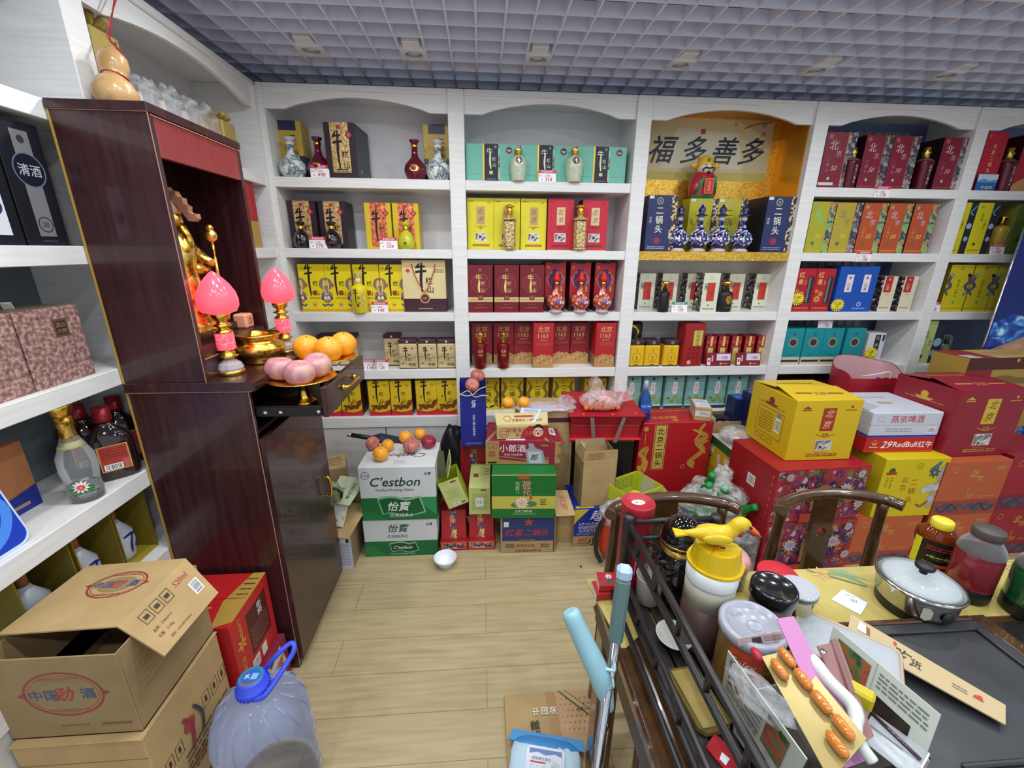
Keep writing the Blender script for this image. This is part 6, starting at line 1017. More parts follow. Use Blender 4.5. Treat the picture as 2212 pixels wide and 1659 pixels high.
b.blob((0, 0, .012), .1, '@clear_film', 24, 12, (1.9, .9, .11), fn=lambda p: 1+.12*sin(p[0]*11+p[1]*5)+.08*cos(p[1]*17)); b.blob((.13, .02, .035), .045, '@clear_film', 18, 12, (1.2, 1, .9), fn=lambda p: 1+.2*sin(p[0]*9)*cos(p[2]*8)); tag(b.build('plastic_bag', None, (.37, 2.345, .749)), 'crumpled clear plastic bag spread under the two oranges', 'plastic bag')
# tall blue bag on a red box
t = thing('strip_gift_box', 'upright red box with embroidered strip carrying the tall blue bag', 'gift box', (-.045, 2.37, 0)); cartonmb(.2, .18, .53, '#9c1c24', {'front': [('r', .3, 0, .5, .9, '@embroidery'), ('r', .33, .5, .47, .57, '#d8602c')]}).build('box_body', t)
t = thing('tall_blue_bag', 'tall blue carrier bag with cream cord and white lettering', 'gift bag', (-.058, 2.3, .532), .02); w, d, h = .15, .11, .325
b = MB(); b.box(-w/2, w/2, 0, d, 0, h, '#1c2284', c=.001); b.box(-w/2, -w/2+.0015, 0, d, h, h+.07, '#1c2284').box(w/2-.0015, w/2, 0, d, h, h+.07, '#2630a0').box(-w/2, w/2, d-.0015, d, h, h+.07, '#1c2284')
b.art(*FACES['front'](w, d, h), [('t', '红星', .52, .83, .17, '#d8dce8', 'vBi', .9), ('t', '北京二锅头始创者', .52, .42, .11, '#d8dce8', 'vb', 1.02), ('L', .2, .04, .82, .08, 2, '#8a90c8')]); b.build('bag_body', t)
b = MB(); CO = '#cdbf7a'
b.tube(smooth([(-.075, 0, h+.055), (-.085, -.01, h+.02), (-.04, -.02, h-.0), (0, -.025, h+.01), (.04, -.02, h+.04), (.078, -.01, h+.05)]), .0028, CO, 6).tube(smooth([(-.078, 0, h+.02), (-.09, -.008, h-.01), (-.03, -.02, h+.03), (.01, -.026, h-.005), (.05, -.02, h-.0), (.09, -.01, h-.005)]), .0028, CO, 6); b.build('cord_handle', t)
apple('apple', 'front of the two apples balanced on the tall blue bag', (-.062, 2.355, .86), .042, '@apple_skin', (.8, .1, .3)); apple('apple', 'rear of the two apples balanced on the tall blue bag', (-.03, 2.4, .905), .042, '@apple_skin', (.2, .4, .3))
# blue promo carton, tall kraft open carton
t = carton('promo_carton', 'blue and yellow promotional carton with white slogans on the floor', 'carton', (.705, 2.045, 0), .39, .27, .248, '@kraft', {'front': [('r', 0, .28, 1, 1, '#1a2c90'), ('p', [(0, .6), (0, 1), (.22, 1), (.05, .72)], '#c8b83c'), ('t', '超值', .42, .84, .17, '#e4e8f4', 'Bi'), ('s', [(.3, .7), (.42, .68), (.52, .71)], .02, '#e4e8f4'), ('t', '3个“小方瓶”盒', .27, .6, .062, '#e4e4ec', 'b'), ('t', '9元即可换购价', .26, .51, .06, '#e4e4ec', 'b'), ('t', '5L大百力品登酒', .27, .42, .055, '#e4e4ec', 'b'), ('L', .04, .31, .5, .37, 2, '#8aa0d8'), ('t', '小方', .38, .13, .16, '#2c2418', 'B'), ('t', '燕岭', .14, .17, .07, '#c8502c', 'b'), ('L', .06, .07, .24, .1, 1, '#4a3c24')], 'top': [('r', 0, 0, 1, 1, '#1a2c90'), ('r', .03, .05, .3, .12, '#c8b83c')]}, .03, c=.003)
t = thing('open_carton', 'tall plain kraft carton standing open with raised flaps', 'carton', (.645, 2.07, .249), .08); w, d, h = .2, .15, .285
b = MB(); th = .004
b.box(-w/2, w/2, 0, th, 0, h, '@kraft').box(-w/2, w/2, d-th, d, 0, h, '@kraft').box(-w/2, -w/2+th, 0, d, 0, h, '@kraft_dark').box(w/2-th, w/2, 0, d, 0, h, '@kraft_dark').box(-w/2, w/2, 0, d, 0, th, '@kraft'); b.art(*FACES['left'](w, d, h), [('g', .5, .6, .3, .05, '#7a6442'), ('o', .5, .6, .2, '#86704c')]); b.build('box_body', t)
sheet([(-w/2, .002, h), (w/2, .002, h), (w/2-.004, .0, h+.065), (-w/2+.006, .0, h+.065)], .003, '@kraft', [('L', .12, .15, .6, .8, 5, '#8c6a4a')], w, .07).build('front_flap', t)
b = sheet([(-w/2, d, h), (w/2, d, h), (w/2-.02, d+.02, h+.06), (-w/2+.005, d+.02, h+.06)], .003, '@kraft_dark', [('p', [(.1, .1), (.2, .9), (.3, .5), (.35, .9), (.3, .1)], '#b4aa94')]); b.build('rear_flap', t)
sheet([(-w/2, 0.003, h), (-w/2, d, h), (-w/2+.03, d, h+.05), (-w/2+.03, .01, h+.05)], .003, '@kraft_dark').build('left_flap', t)
sheet([(w/2, 0.003, h), (w/2, d, h), (w/2-.01, d, h+.05), (w/2-.01, .03, h+.045)], .003, '@kraft_dark').build('right_flap', t)
# big red gift bag on a black carton
t = carton('black_carton', 'dark carton under the big red gift carrier', 'carton', (.72, 2.33, 0), .42, .23, .565, '#1c1716', {'front': [('r', .0, .93, 1, .97, '#6a5a3c')]}, c=.003)
t = thing('red_gift_carrier', 'big folded red gift carrier with taupe ribbon straps and gold rivets', 'gift bag', (.725, 2.27, .568), -.04); w, d, h = .43, .27, .16; RD = '#a41c28'
b = MB(); b.box(-w/2+.005, w/2-.005, .02, d, 0, .085, RD, c=.002).box(-w/2, w/2, .012, d, .087, .105, RD, c=.002).box(-w/2+.01, w/2-.01, .014, .02, .085, .09, '#c87a30'); b.prism([(-.005, .002), (.02, .002), (.02, .0), (-.005, -.0)], -w/2, w/2, '#d0303c', axis='x'); b.box(-w/2, w/2, -.002, .02, -.0, .006, '#d0303c'); b.build('box_body', t)
b = sheet([(-w/2-.01, -.01, .155), (w/2+.015, -.01, .155), (w/2-.03, d, .215), (-w/2-.02, d, .215)], .004, RD, [('o', .2, .08, .012, '#c9a04a'), ('o', .58, .08, .012, '#c9a04a'), ('o', .9, .12, .012, '#c9a04a')], w, .28); b.build('folded_lid', t)
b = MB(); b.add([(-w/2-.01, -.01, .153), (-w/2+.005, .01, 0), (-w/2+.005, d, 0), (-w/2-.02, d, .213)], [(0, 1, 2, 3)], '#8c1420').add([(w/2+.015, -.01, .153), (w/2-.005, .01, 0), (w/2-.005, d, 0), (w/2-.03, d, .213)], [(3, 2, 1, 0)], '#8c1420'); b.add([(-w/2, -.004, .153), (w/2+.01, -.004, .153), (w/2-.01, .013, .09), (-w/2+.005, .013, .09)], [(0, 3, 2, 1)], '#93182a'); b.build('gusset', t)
for x0, x1 in ((-.09, -.07), (.1, .055)):
    b = MB(); b.add([(x0-.011, -.013, .15), (x0+.012, -.013, .15), (x1+.012, -.016, -.01), (x1-.012, -.016, -.01)], [(0, 3, 2, 1)], '#7c6a5e'); b.build('ribbon_strap', t)
t.children[-1].name
# clear bag of kumquats on it
t = thing('kumquat_bag', 'knotted clear bag of kumquats on the big red carrier', 'bag of fruit', (.71, 2.36, .745), 0)
rr = random.Random(11); b = MB()
pos = [(-.1+.027*i+rr.uniform(-.005, .005), -.045+.026*j, .017+.02*k_-.004+.003*j) for k_ in range(3) for j in range(4-k_) for i in range(k_, 8-k_)]
ko = '@orange_peel'; 
for i, p in enumerate(pos[:60]):
    o_k = MB().blob((0, 0, 0), .016, mat('#e8782a', .35, name='kumquat'), 12, 8); o_k.build('kumquat', t, p)
for i in range(9):
    a = rr.uniform(-.09, .09); MB().prism([(0, 0), (.012, .012), (.03, .014), (.045, 0), (.03, -.012), (.012, -.012)], 0, .001, '#4f6a4a', X=TR(a, rr.uniform(-.06, .02), .05+rr.uniform(0, .02)) @ Matrix.Rotation(rr.uniform(0, 6), 4, 'Z') @ Matrix.Rotation(.6, 4, 'X')).build('leaf', t)
b = MB(); b.blob((0, .0, .045), .1, '@pink_film', 30, 16, (1.35, .85, .6), fn=lambda p: 1+.05*sin(p[0]*8)*cos(p[1]*9)+.03*sin(p[2]*14))
for sx, hh, ww in ((-.035, .19, .055), (.12, .15, .065)):
    pts = [(sx-ww, 0, .06), (sx-ww*.7, .01, hh*.7), (sx-ww*.2, .01, hh), (sx+ww*.4, .01, hh*.9), (sx+ww*.8, .0, hh*.6), (sx+ww*1.2, 0, .06)]
    P_ = smooth(pts, 4); vs = [(p[0], p[1]-.03, p[2]) for p in P_]+[(p[0], p[1]+.04, p[2]) for p in P_]; n_ = len(P_); b.add(vs+[(sx, -.04, .05)], [(i, i+1, n_+i+1, n_+i) for i in range(n_-1)], '@pink_film', True); b.add([vs[i] for i in range(n_)]+[(sx, -.05, .05)], [(i, i+1, n_) for i in range(n_-1)], '@pink_film', True)
b.build('film_bag', t)
# blue bottle, red er-guo-tou carton, parcel
t = thing('blue_square_bottle', 'clear blue square bottle with blue label on the scarlet carton', 'liquor bottle', (1.0, 2.41, .642)); BG = mat('#3c6cc0', .05, 0, .6, ior=1.4, name='blue_glass')
MB().lathe([(.03, 0), (.034, .004), (.034, .1), (.03, .15), (.012, .19), (.01, .2)], BG, 24, sq=3).build('body', t); MB().lathe([(.012, .19), (.013, .23), (.011, .25), (.001, .25)], '#a8b4e0', 14).build('cap', t)
b = MB(); b.art((-.033, -.0345, .01), (1, 0, 0), (0, 0, 1), (0, -1, 0), .066, .12, [('r', 0, 0, 1, .3, '#1c2078'), ('r', 0, .55, 1, .88, '#2a5cc0'), ('t', '北京二锅头', .5, .72, .19, '#e0e8f4', 'b'), ('o', .5, .42, .1, '#b83044')], lay=.0003); b.build('label', t)
t = carton('scarlet_carton', 'scarlet liquor carton with black-on-gold name plate and gilt dragons', 'carton', (1.2, 2.345, 0), .475, .245, .64, '#ad1a22', {'front': [('r', .2, .5, .37, .98, '#c9a24a'), ('r', .21, .505, .36, .975, '#2a1c10'), ('r', .218, .51, .352, .97, '#c9ab52'), ('t', '北京二锅头', .285, .74, .105, '#1c140c', 'vB'), ('o', .08, .94, .035, '#c89040'), ('r', .075, .78, .085, .9, '#c89040'), ('s', [(.05, .5), (.1, .62), (.03, .68), (.12, .74), (.1, .66)], .05, '#b8893c'), ('s', [(.02, .55), (.08, .48), (.12, .58), (.06, .62)], .06, '#c09440'),
    ('s', [(.88, .98), (.82, .9), (.92, .84), (.8, .78), (.9, .7), (.8, .62), (.72, .56), (.8, .5)], .06, '#b8893c'), ('s', [(.72, .92), (.82, .88), (.76, .8)], .03, '#c09440'), ('s', [(.95, .8), (.84, .74), (.94, .66)], .03, '#c09440'), ('o', .76, .55, .05, '#c09440'), ('f', .62, .5, .67, .54, .004, '#d8c8b8')],
    'top': [('t', '老北京的醇', .35, .35, .09, '#c89a40', 'bi'), ('t', '酒', .5, .15, .09, '#c89a40', 'bi'), ('L', .1, .75, .9, .85, 1, '#b8803c')]}, .03, c=.003)
t = thing('small_parcel', 'small taped kraft parcel with white shipping labels on the scarlet carton', 'parcel', (1.36, 2.36, .642), -.3)
b = cartonmb(.1, .17, .085, '@kraft', {'left': [('r', 0, .25, 1, .72, '#d4c8c4'), ('o', .15, .5, .06, '#b8444a'), ('L', .3, .35, .75, .65, 2, '#b83a44')], 'front': [('r', .05, .35, .9, .75, '#d8d6d4'), ('L', .3, .42, .85, .68, 3, '#6a6a70')], 'top': [('r', .08, .1, .92, .95, '#cdd2da'), ('g', .6, .35, .16, .03, '#5060a8'), ('L', .2, .6, .8, .85, 3, '#8088a8')]}, .002); b.build('parcel_body', t)
# lime open tray box
t = thing('open_lime_box', 'open lime-yellow box with a pomelo inside beside the tall kraft carton', 'carton', (.895, 1.985, .25), .46); w, d, h = .255, .2, .135; LY = '#bcc832'
carton('kraft_carton', 'plain carton standing under the open lime-yellow box', 'carton', (1.02, 2.02, 0), .2, .26, .246, '@kraft', {}, 0)
b = MB(); b.box(-w/2, w/2, 0, .004, 0, h, LY).box(-w/2, w/2, d-.004, d, 0, h, LY).box(-w/2, -w/2+.004, 0, d, 0, h, LY).box(w/2-.004, w/2, 0, d, 0, h, LY).box(-w/2, w/2, 0, d, 0, .004, '@kraft_dark')
b.art((-w/2, 0, 0), (1, 0, 0), (0, 0, 1), (0, -1, 0), w, h, [('r', .72, .2, .9, .85, '#8a98a0'), ('t', '果', .81, .5, .14, '#3a6a8c', 'b'), ('r', .25, .6, .42, .85, '#3c7068')]); b.art((-w/2, 0, 0), (0, 1, 0), (0, 0, 1), (-1, 0, 0), d, h, [('r', 0, 0, 1, .3, '#1c2c14')]); b.art((w/2, d-.0045, 0), (-1, 0, 0), (0, 0, 1), (0, -1, 0), w, h, [('L', .1, .3, .9, .9, 6, '#7a8430')]); b.art((w/2-.0045, 0, 0), (0, 1, 0), (0, 0, 1), (-1, 0, 0), d, h, [('p', [(.2, 0), (.8, 0), (.7, 1), (.3, 1)], '#c4c4a8')]); b.build('box_body', t)
t = thing('pomelo', 'yellow-green pomelo lying inside the open lime-yellow box', 'fruit', (.86, 2.06, .3)); MB().blob((0, 0, 0), .045, mat('#c8cc24', .4), 20, 14).build('rind', t)
# navy box with cord, cola pack, bag of green bottles
t = thing('navy_box', 'navy cardboard box with cream cord behind the chair', 'gift box', (1.13, 1.83, .0), .3); cartonmb(.26, .2, .235, '#1c2268', {'top': [('o', .55, .3, .1, '#d8c8d0'), ('o', .6, .32, .05, '#b8303c')]}).build('box_body', t); MB().tube(smooth([(-.1, .06, .236), (-.12, .03, .25), (-.09, .0, .245), (-.11, -.02, .24)]), .003, '#cdbf7a', 6).build('cord', t)
GB = mat('#2f9c4c', .08, 0, .55, ior=1.3, name='green_bottle')
for i, (x, y, z, rx, rz) in enumerate(((1.2, 2.0, .36, 1.0, .7), (1.26, 2.02, .38, .9, .2), (1.33, 1.97, .34, 1.1, -.5), (1.24, 1.93, .3, 1.45, 1.2), (1.36, 1.92, .29, 1.4, .5))):
    t = thing('green_soda_bottle', f'empty green soda bottle in the clear bag, {["topmost left","second from top","at the right","lowest left","lowest right"][i]}', 'bottle', (x, y, z), (rx-pi/2*.3, -.5+.2*i, rz), 'green soda bottles in the clear bag')
    t.scale = (1.3, 1.3, 1.3)
    MB().lathe([(.025, -.09), (.03, -.085), (.031, .0), (.028, .03), (.012, .08), (.011, .09)], GB, 18).build('bottle_body', t); MB().lathe([(.0145, .085), (.0145, .105), (.001, .106)], '#1c8c44' if i != 2 else '#7ab890', 14).build('bottle_cap', t)
b = MB(); fnb = lambda p: 1+.1*sin(p[0]*7+1)*cos(p[1]*6)+.07*sin(p[2]*12+p[0]*5)+.05*cos(p[1]*15)
b.blob((0, 0, 0), .16, '@milky_film', 40, 26, (1.2, .8, .85), fn=fnb); b.blob((.06, .05, .14), .06, '@milky_film', 20, 14, (.9, .8, 1), fn=fnb); tag(b.build('plastic_bag', None, (1.28, 1.98, .31)), 'crumpled clear plastic bag full of green soda bottles', 'plastic bag')
t = thing('cola_pack', 'shrink-wrapped pack of small bottles with red caps before the green ones', 'bottle pack', (1.37, 1.83, .0))
carton('kraft_carton', 'low plain carton under the bag of green bottles', 'carton', (1.33, 1.96, 0), .2, .22, .14, '@kraft_dark', {}, 0)
for i in range(2):
    for j in range(2):
        X_ = TR(-.04+.08*i, -.035+.07*j, .03); MB().lathe([(.03, 0), (.033, .005), (.033, .15), (.028, .17), (.015, .2)], mat('#3a1a18', .1, coat=.5, name='cola'), 16, X=X_).build('bottle', t); MB().lathe([(.018, .2), (.018, .222), (.001, .223)], '#c03040', 14, X=X_).build('bottle_cap', t)
MB().box(-.08, .08, -.075, .075, .0, .235, '@clear_film', c=.03).build('shrink_film', t)
# yellow-green white-topped carton + food bag, kraft carton with packs, dark blue items
t = carton('yellow_carton', 'yellow carton with green rim and white top left of the floral cartons', 'carton', (1.56, 2.16, 0), .2, .26, .53, '#c1a128', {'left': [('r', 0, .9, 1, 1, '#145a30'), ('r', 0, .0, 1, .08, '#145a30'), ('r', .1, .8, .28, .87, '#d8d4c4'), ('r', .45, .72, .6, .84, '#cfc4a0'), ('r', .75, .78, .95, .86, '#d8d4c4'), ('o', .17, .74, .03, '#1c1c14'), ('o', .85, .72, .03, '#1c1c14'), ('L', .2, .35, .8, .65, 9, '#8a7424')], 'top': [('r', .02, .02, .98, .98, '#d0d2d6')]}, c=.002)
b = MB(); b.blob((0, 0, .05), .1, '@milky_film', 28, 18, (1.15, 1.0, .55), fn=lambda p: 1+.08*sin(p[0]*9)*cos(p[1]*8)+.05*sin(p[1]*13)); b.blob((0, 0, .05), .07, '#c8b4a0', 14, 10, (1.1, .9, .5)).blob((-.02, -.05, .07), .02, '#d8803c', 10, 8); tag(b.build('food_bag', None, (1.555, 2.26, .532)), 'translucent bag of food parcels on the white-topped carton', 'plastic bag')
t = thing('open_carton', 'open kraft carton of small black and purple packs by the shelf', 'carton', (1.565, 2.435, .0), 0); b = MB(); w, d, h = .22, .14, .6
b.box(-w/2, w/2, 0, .004, 0, h, '@kraft').box(-w/2, w/2, d-.004, d, 0, h+.02, '@kraft_dark').box(-w/2, -w/2+.004, 0, d, 0, h, '@kraft_dark').box(w/2-.004, w/2, 0, d, 0, h+.02, '@kraft_dark').box(-w/2+.005, w/2-.005, .005, d-.005, 0, h-.06, '@kraft_dark'); b.build('box_body', t)
for i, (x, c1) in enumerate(((-.07, '#b8b07a'), (-.02, '#1e1c1e'), (.03, '#38303a'), (.08, '#6a5478'))): tag(cartonmb(.042, .07, .07, c1, {'front': [('r', .2, .3, .8, .7, '#d8d8d4'), ('o', .5, .5, .16, '#a83a34')]}).build('small_pack', None, (1.565+x, 2.47, .541), .1*i-.15), ['cream small pack in the kraft carton by the shelf', 'black small pack with white label in the kraft carton', 'charcoal small pack in the middle of the kraft carton', 'purple small pack in the kraft carton by the shelf'][i], 'pack')
# ================================================================ right-hand stack
def floralops(seed):
    r_ = random.Random(seed); o = [('r', .02, .03, .98, .97, '@damask')]
    for i in range(26):
        x, y = r_.uniform(.06, .94), r_.uniform(.08, .92); o.append(('s', [(x, y), (x+.03, y+.06), (x+.06, y+.02), (x+.045, y-.03)], .013, r_.choice(['#3a2a68', '#4a2a60', '#a83038'])))
    for i in range(70):
        x, y = r_.uniform(.05, .95), r_.uniform(.07, .93); c_ = r_.choice(['#3a2a70', '#4a2a68', '#a83038', '#4c7838', '#8a2438']); s_ = r_.choice((-1, 1)); o.append(('s', [(x, y), (x+.02*s_, y+.05), (x+.045*s_, y+.03), (x+.04*s_, y-.02), (x+.02*s_, y-.01)], .012, c_))
    for x, y, r in ((.27, .58, .085), (.75, .6, .085), (.07, .3, .06), (.93, .32, .06), (.12, .88, .05), (.88, .88, .05)):
        o += [('fl', x, y, r, 11, '#b9b487', '#5a3c84'), ('fl', x, y, r*.72, 9, '#b49cc4', '#3c3484'), ('fl', x, y, r*.4, 7, '#8a70b0', '#c8c4d8')]
    for i in range(46):
        x, y = r_.uniform(.05, .95), r_.uniform(.06, .94); o.append(('fl', x, y, r_.uniform(.014, .028), r_.choice((3, 5)), r_.choice(['#d0b890', '#c89098', '#4c7838', '#cfc4c8', '#5c8440', '#c8b468']), '#b85c5c'))
    o += [('o', .5, .5, .11, '#8c5c3c', .14), ('r', .39, .25, .61, .5, '#8c5c3c'), ('r', .43, .52, .57, .62, '#2c2c74'), ('t', '北', .5, .57, .06, '#8a8ac0'), ('o', .5, .9, .05, '#8c2c2c'), ('r', .3, .03, .7, .2, '#a0342c')]
    return o
fs = [('B', .45, .42, .6, .62), ('L', .8, .05, .82, .95, 9, '#c04a50')]
carton('floral_carton', 'lower red carton with dense floral print behind the chair', 'carton', (1.712, 1.775, 0), .515, .37, .31, '#9c1a22', {'front': floralops(2), 'left': fs}, .045, c=.003)
carton('floral_carton', 'upper red carton with dense floral print under the yellow carton', 'carton', (1.708, 1.778, .312), .515, .37, .308, '#9c1a22', {'front': floralops(5), 'left': [('B', .45, .42, .62, .62), ('L', .93, .1, .95, .9, 6, '#d88a88')]}, .045, c=.003)
def bjc(base, panel, ink, side, label, loc, w, d, h, rz, gap):
    t = thing('liquor_carton', label, 'carton', loc, rz)
    f = [('r', .42, .5, .62, .88, ink), ('r', .43, .51, .61, .87, panel), ('t', '北', .53, .79, .13, side, 'bi'), ('t', '京', .52, .61, .13, side, 'bi'), ('L', .1, .83, .24, .87, 1, ink), ('p', [(.1, .87), (.17, .92), (.24, .87)], ink), ('L', .75, .83, .92, .86, 1, ink), ('o', .84, .9, .02, ink), ('t', '经典', .53, .44, .05, ink), ('s', [(.38, .45), (.46, .42), (.53, .4), (.6, .42), (.68, .45)], .008, ink), ('r', .4, .17, .66, .35, '#d4d2cc'), ('r', .41, .18, .65, .34, '@photo_mix'), ('L', .3, .06, .78, .12, 2, ink), ('L', .42, .13, .62, .145, 1, ink)]
    l = [('f', .22, .22, .82, .68, .012, '#8a7424' if gap else '#b8444c')]+([('L', .28, .28, .6, .62, 7, '#8a7424'), ('B', .65, .35, .76, .58), ('r', .66, .6, .76, .66, '#8088a8'), ('f', .25, .1, .36, .18, .006, '#4a4420'), ('f', .4, .1, .51, .18, .006, '#4a4420'), ('f', .55, .1, .66, .18, .006, '#4a4420')] if gap else [])+[('o', .5, .82, .06, ink), ('L', .2, .73, .82, .75, 1, ink), ('p', [(.35, .78), (.65, .78), (.6, .74), (.4, .74)], ink)]
    if not gap: l = l[1:]
    cartonmb(w, d, h, base, {'front': f, 'left': l}, .002).build('carton_body', t)
    b = sheet([(-w/2, .0, h+.0008), (w/2, .0, h+.0008), (w/2-.005, d*.52, h+.018), (-w/2+.01, d*.52, h+.03)], .003, base, [('t', '北京', .5, .45, .1, ink, 'b'), ('L', .12, .38, .38, .55, 1, ink), ('L', .62, .38, .88, .55, 1, ink)], w, d*.5); b.build('front_top_flap', t)
    b = sheet([(-w/2, d*.5, h+.022), (w/2, d*.5, h+.012), (w/2, d, h+.0008), (-w/2, d, h+.0008)], .003, base, [('L', .2, .4, .8, .6, 1, ink)], w, d*.5); b.build('rear_top_flap', t)
bjc('#d2b21a', '#a8302a', '#8a3422', '#d8c078', 'bright yellow liquor carton sitting on the floral cartons', (1.723, 1.86, .622), .352, .35, .325, 0, True)
def orc(base, name_, label, loc, w=.385, d=.33, h=.325, rz=0, ink='#c8a050'):
    f = [('r', 0, 0, 1, .28, '#9c4034' if base[1] == 'b' else '#7c1c34'), ('s', [(.05, .1), (.2, .2), (.3, .08), (.42, .18), (.5, .1)], .06, '#4a4c64'), ('s', [(.95, .1), (.8, .2), (.7, .08), (.58, .18), (.5, .1)], .06, '#4a4c64'), ('s', [(.05, .18), (.15, .06), (.28, .2), (.4, .08)], .03, '#34384c'), ('s', [(.95, .18), (.85, .06), (.72, .2), (.6, .08)], .03, '#34384c'),
         ('t', '北', .48, .78, .14, ink, 'B'), ('t', '京', .58, .68, .1, ink, 'b'), ('t', '二锅头', .46, .47, .045, ink, 'v'), ('t', '50', .5, .36, .09, ink, 'bi'), ('g', .16, .86, .045, .008, ink), ('L', .78, .82, .93, .9, 2, ink), ('L', .62, .33, .9, .36, 1, ink)]
    return carton('liquor_carton', label, 'carton', loc, w, d, h, base, {'front': f, 'left': [('r', 0, 0, 1, 1, '#7a3424' if base[1] == 'b' else '#6c1426')]}, rz, c=.002)
orc('#b85a38', '', 'orange carton on the floor right of the floral cartons', (2.165, 1.80, 0), h=.3)
orc('#b85a38', '', 'orange carton on the floor, second beyond the floral cartons', (2.575, 1.80, 0), h=.3, rz=.03)
orc('#b85a38', '', 'orange carton with brown dragon band below the big crimson carton', (2.575, 1.80, .302), h=.32, rz=.03)
orc('#9c1c30', '', 'crimson dragon carton at the picture edge, upper one', (2.985, 1.83, .302), h=.33, rz=.03)
orc('#9c1c30', '', 'crimson dragon carton at the picture edge, lower one', (2.985, 1.83, 0), h=.3, rz=.03)
yf = [('t', '北京', .38, .58, .11, '#a8341c', 'vb', 1.2), ('t', '二锅头', .53, .45, .12, '#a8341c', 'vb', 1.2), ('g', .55, .87, .05, .01, '#a8641c'), ('t', '日', .55, .87, .05, '#a8641c'), ('o', .14, .8, .05, '#3a5c2c'), ('r', .06, .74, .22, .78, '#a83a1c'), ('L', .08, .52, .12, .7, 5, '#8a7424'), ('L', .15, .5, .19, .7, 5, '#8a7424'), ('s', [(.98, .9), (.88, .75), (.96, .6), (.86, .48), (.94, .3), (.84, .15)], .1, '#a8a088'), ('s', [(.72, .8), (.8, .86), (.86, .94)], .05, '#4a6c84'), ('fl', .8, .76, .1, 7, '#3a5060', '#8a9c9c'), ('o', .8, .5, .07, '#b8b8c4'), ('o', .72, .46, .05, '#c4c4cc'), ('o', .86, .3, .06, '#b4b4bc'), ('o', .9, .5, .05, '#c8c4b8'), ('s', [(.66, .22), (.75, .18), (.84, .28)], .03, '#8a5a3c')]
carton('yellow_liquor_carton', 'yellow carton with grey dragon and red lettering under the energy drink tray', 'carton', (2.225, 1.80, .302), .36, .33, .345, '#d0bb12', {'front': yf, 'left': [('r', 0, 0, 1, 1, '#b8a818'), ('r', .3, .6, .6, .8, '#a0941c')]}, 0, c=.003)
bjc('#8c1c2e', '#cdb034', '#c9a03c', '#6c4a14', 'large crimson liquor carton on top of the right-hand stack', (2.595, 1.855, .624), .40, .33, .365, .04, False)
t = carton('energy_drink_tray', 'flat red energy drink tray with white lettering under the white beer case', 'carton', (2.175, 1.875, .649), .375, .3, .085, '#b81c22', {'front': [('t', 'RedBull', .58, .5, .115, '#ece8e8', 'B'), ('t', '红牛', .87, .5, .105, '#ece8e8', 'B'), ('t', '29', .31, .5, .15, '#ece8e8', 'Bi'), ('o', .13, .62, .04, '#d8a030'), ('s', [(.06, .6), (.11, .7), (.13, .6)], .03, '#c8342c'), ('s', [(.2, .6), (.15, .7), (.13, .6)], .03, '#c8342c'), ('L', .07, .25, .19, .4, 1, '#e8d8d8'), ('r', 0, 0, 1, .1, '#c8481c')], 'top': [('r', 0, 0, 1, .3, '#1c3a9c'), ('L', .1, .05, .9, .25, 2, '#c8c040')]}, -.03, c=.002)
t = carton('beer_case', 'white beer case with pink lettering on the energy drink tray', 'carton', (2.19, 1.885, .736), .38, .33, .13, '#c6cad6', {'front': [('r', 0, .46, 1, .475, '#9498a8'), ('t', '燕京啤酒', .5, .72, .12, '#b04a5c', 'B'), ('f', .08, .62, .17, .82, .005, '#9a9ca8'), ('L', .22, .15, .6, .35, 2, '#9a9ca8'), ('B', .82, .12, .94, .36)], 'top': [('p', [(0, .1), (.3, .3), (.12, .9), (0, .95)], '#a8b0b4'), ('t', '燕京啤酒', .5, .72, .1, '#c08898'), ('o', .5, .45, .12, '#a8a078', .05)], 'left': [('r', 0, .46, 1, .475, '#9498a8')]}, -.02, c=.004)
t = carton('landscape_carton', 'brown and red liquor carton with golden landscape at the right edge', 'carton', (3.04, 2.165, .637), .55, .2, .443, '#a88a3c', {'front': [('r', 0, .84, 1, 1, '#4a1c14'), ('r', 0, .3, .32, .84, '#8c1c20'), ('o', .16, .55, .1, '#c8982c'), ('t', '牛', .5, .66, .13, '#1c140c', 'B'), ('s', [(.35, .7), (.5, .72), (.7, .68), (.95, .72)], .06, '#7a6428'), ('o', .6, .96, .02, '#c8982c')], 'top': [('r', 0, 0, .35, 1, '#9c2c34'), ('r', .35, 0, 1, 1, '#c9a850'), ('r', .03, .05, .18, .4, '#c8c4c0'), ('L', .4, .3, .9, .7, 2, '#a88830')]}, .05, c=.003)
carton('plain_carton', 'plain kraft carton behind the crimson dragon cartons at the picture edge', 'carton', (3.04, 2.175, 0), .5, .17, .635, '@kraft', {}, .05)
t = thing('red_tote', 'open red tote bag with pale lining and blue packet behind the beer case', 'tote bag', (2.42, 2.32, .0), -.05); w, d, z0, z1 = .34, .2, 0, 1.0
b = MB(); oc = smooth([(-w/2, 0), (-w/2-.02, d*.5), (-w*.4, d), (w*.4, d), (w/2+.01, d*.5), (w/2, 0), (0, -.01)], 4); n_ = len(oc)
b.add([(x*.9, y, z0) for x, y in oc]+[(x, y, z1+.015*sin(i*.9)-.085*(1-y/d)) for i, (x, y) in enumerate(oc)], [(i, (i+1) % n_, n_+(i+1) % n_, n_+i) for i in range(n_)], '#a01c2a', True); b.add([(x*.97, y*.97+.003, z1-.2) for x, y in oc]+[(x*.985, y*.985+.002, z1-.003+.015*sin(i*.9)-.085*(1-y/d)) for i, (x, y) in enumerate(oc)], [(n_+i, n_+(i+1) % n_, (i+1) % n_, i) for i in range(n_)], '#cfa4a8', True); b.add([(x*.9, y, z1-.2) for x, y in oc], [tuple(range(n_))], '#8c1c2a'); b.build('bag_wall', t)
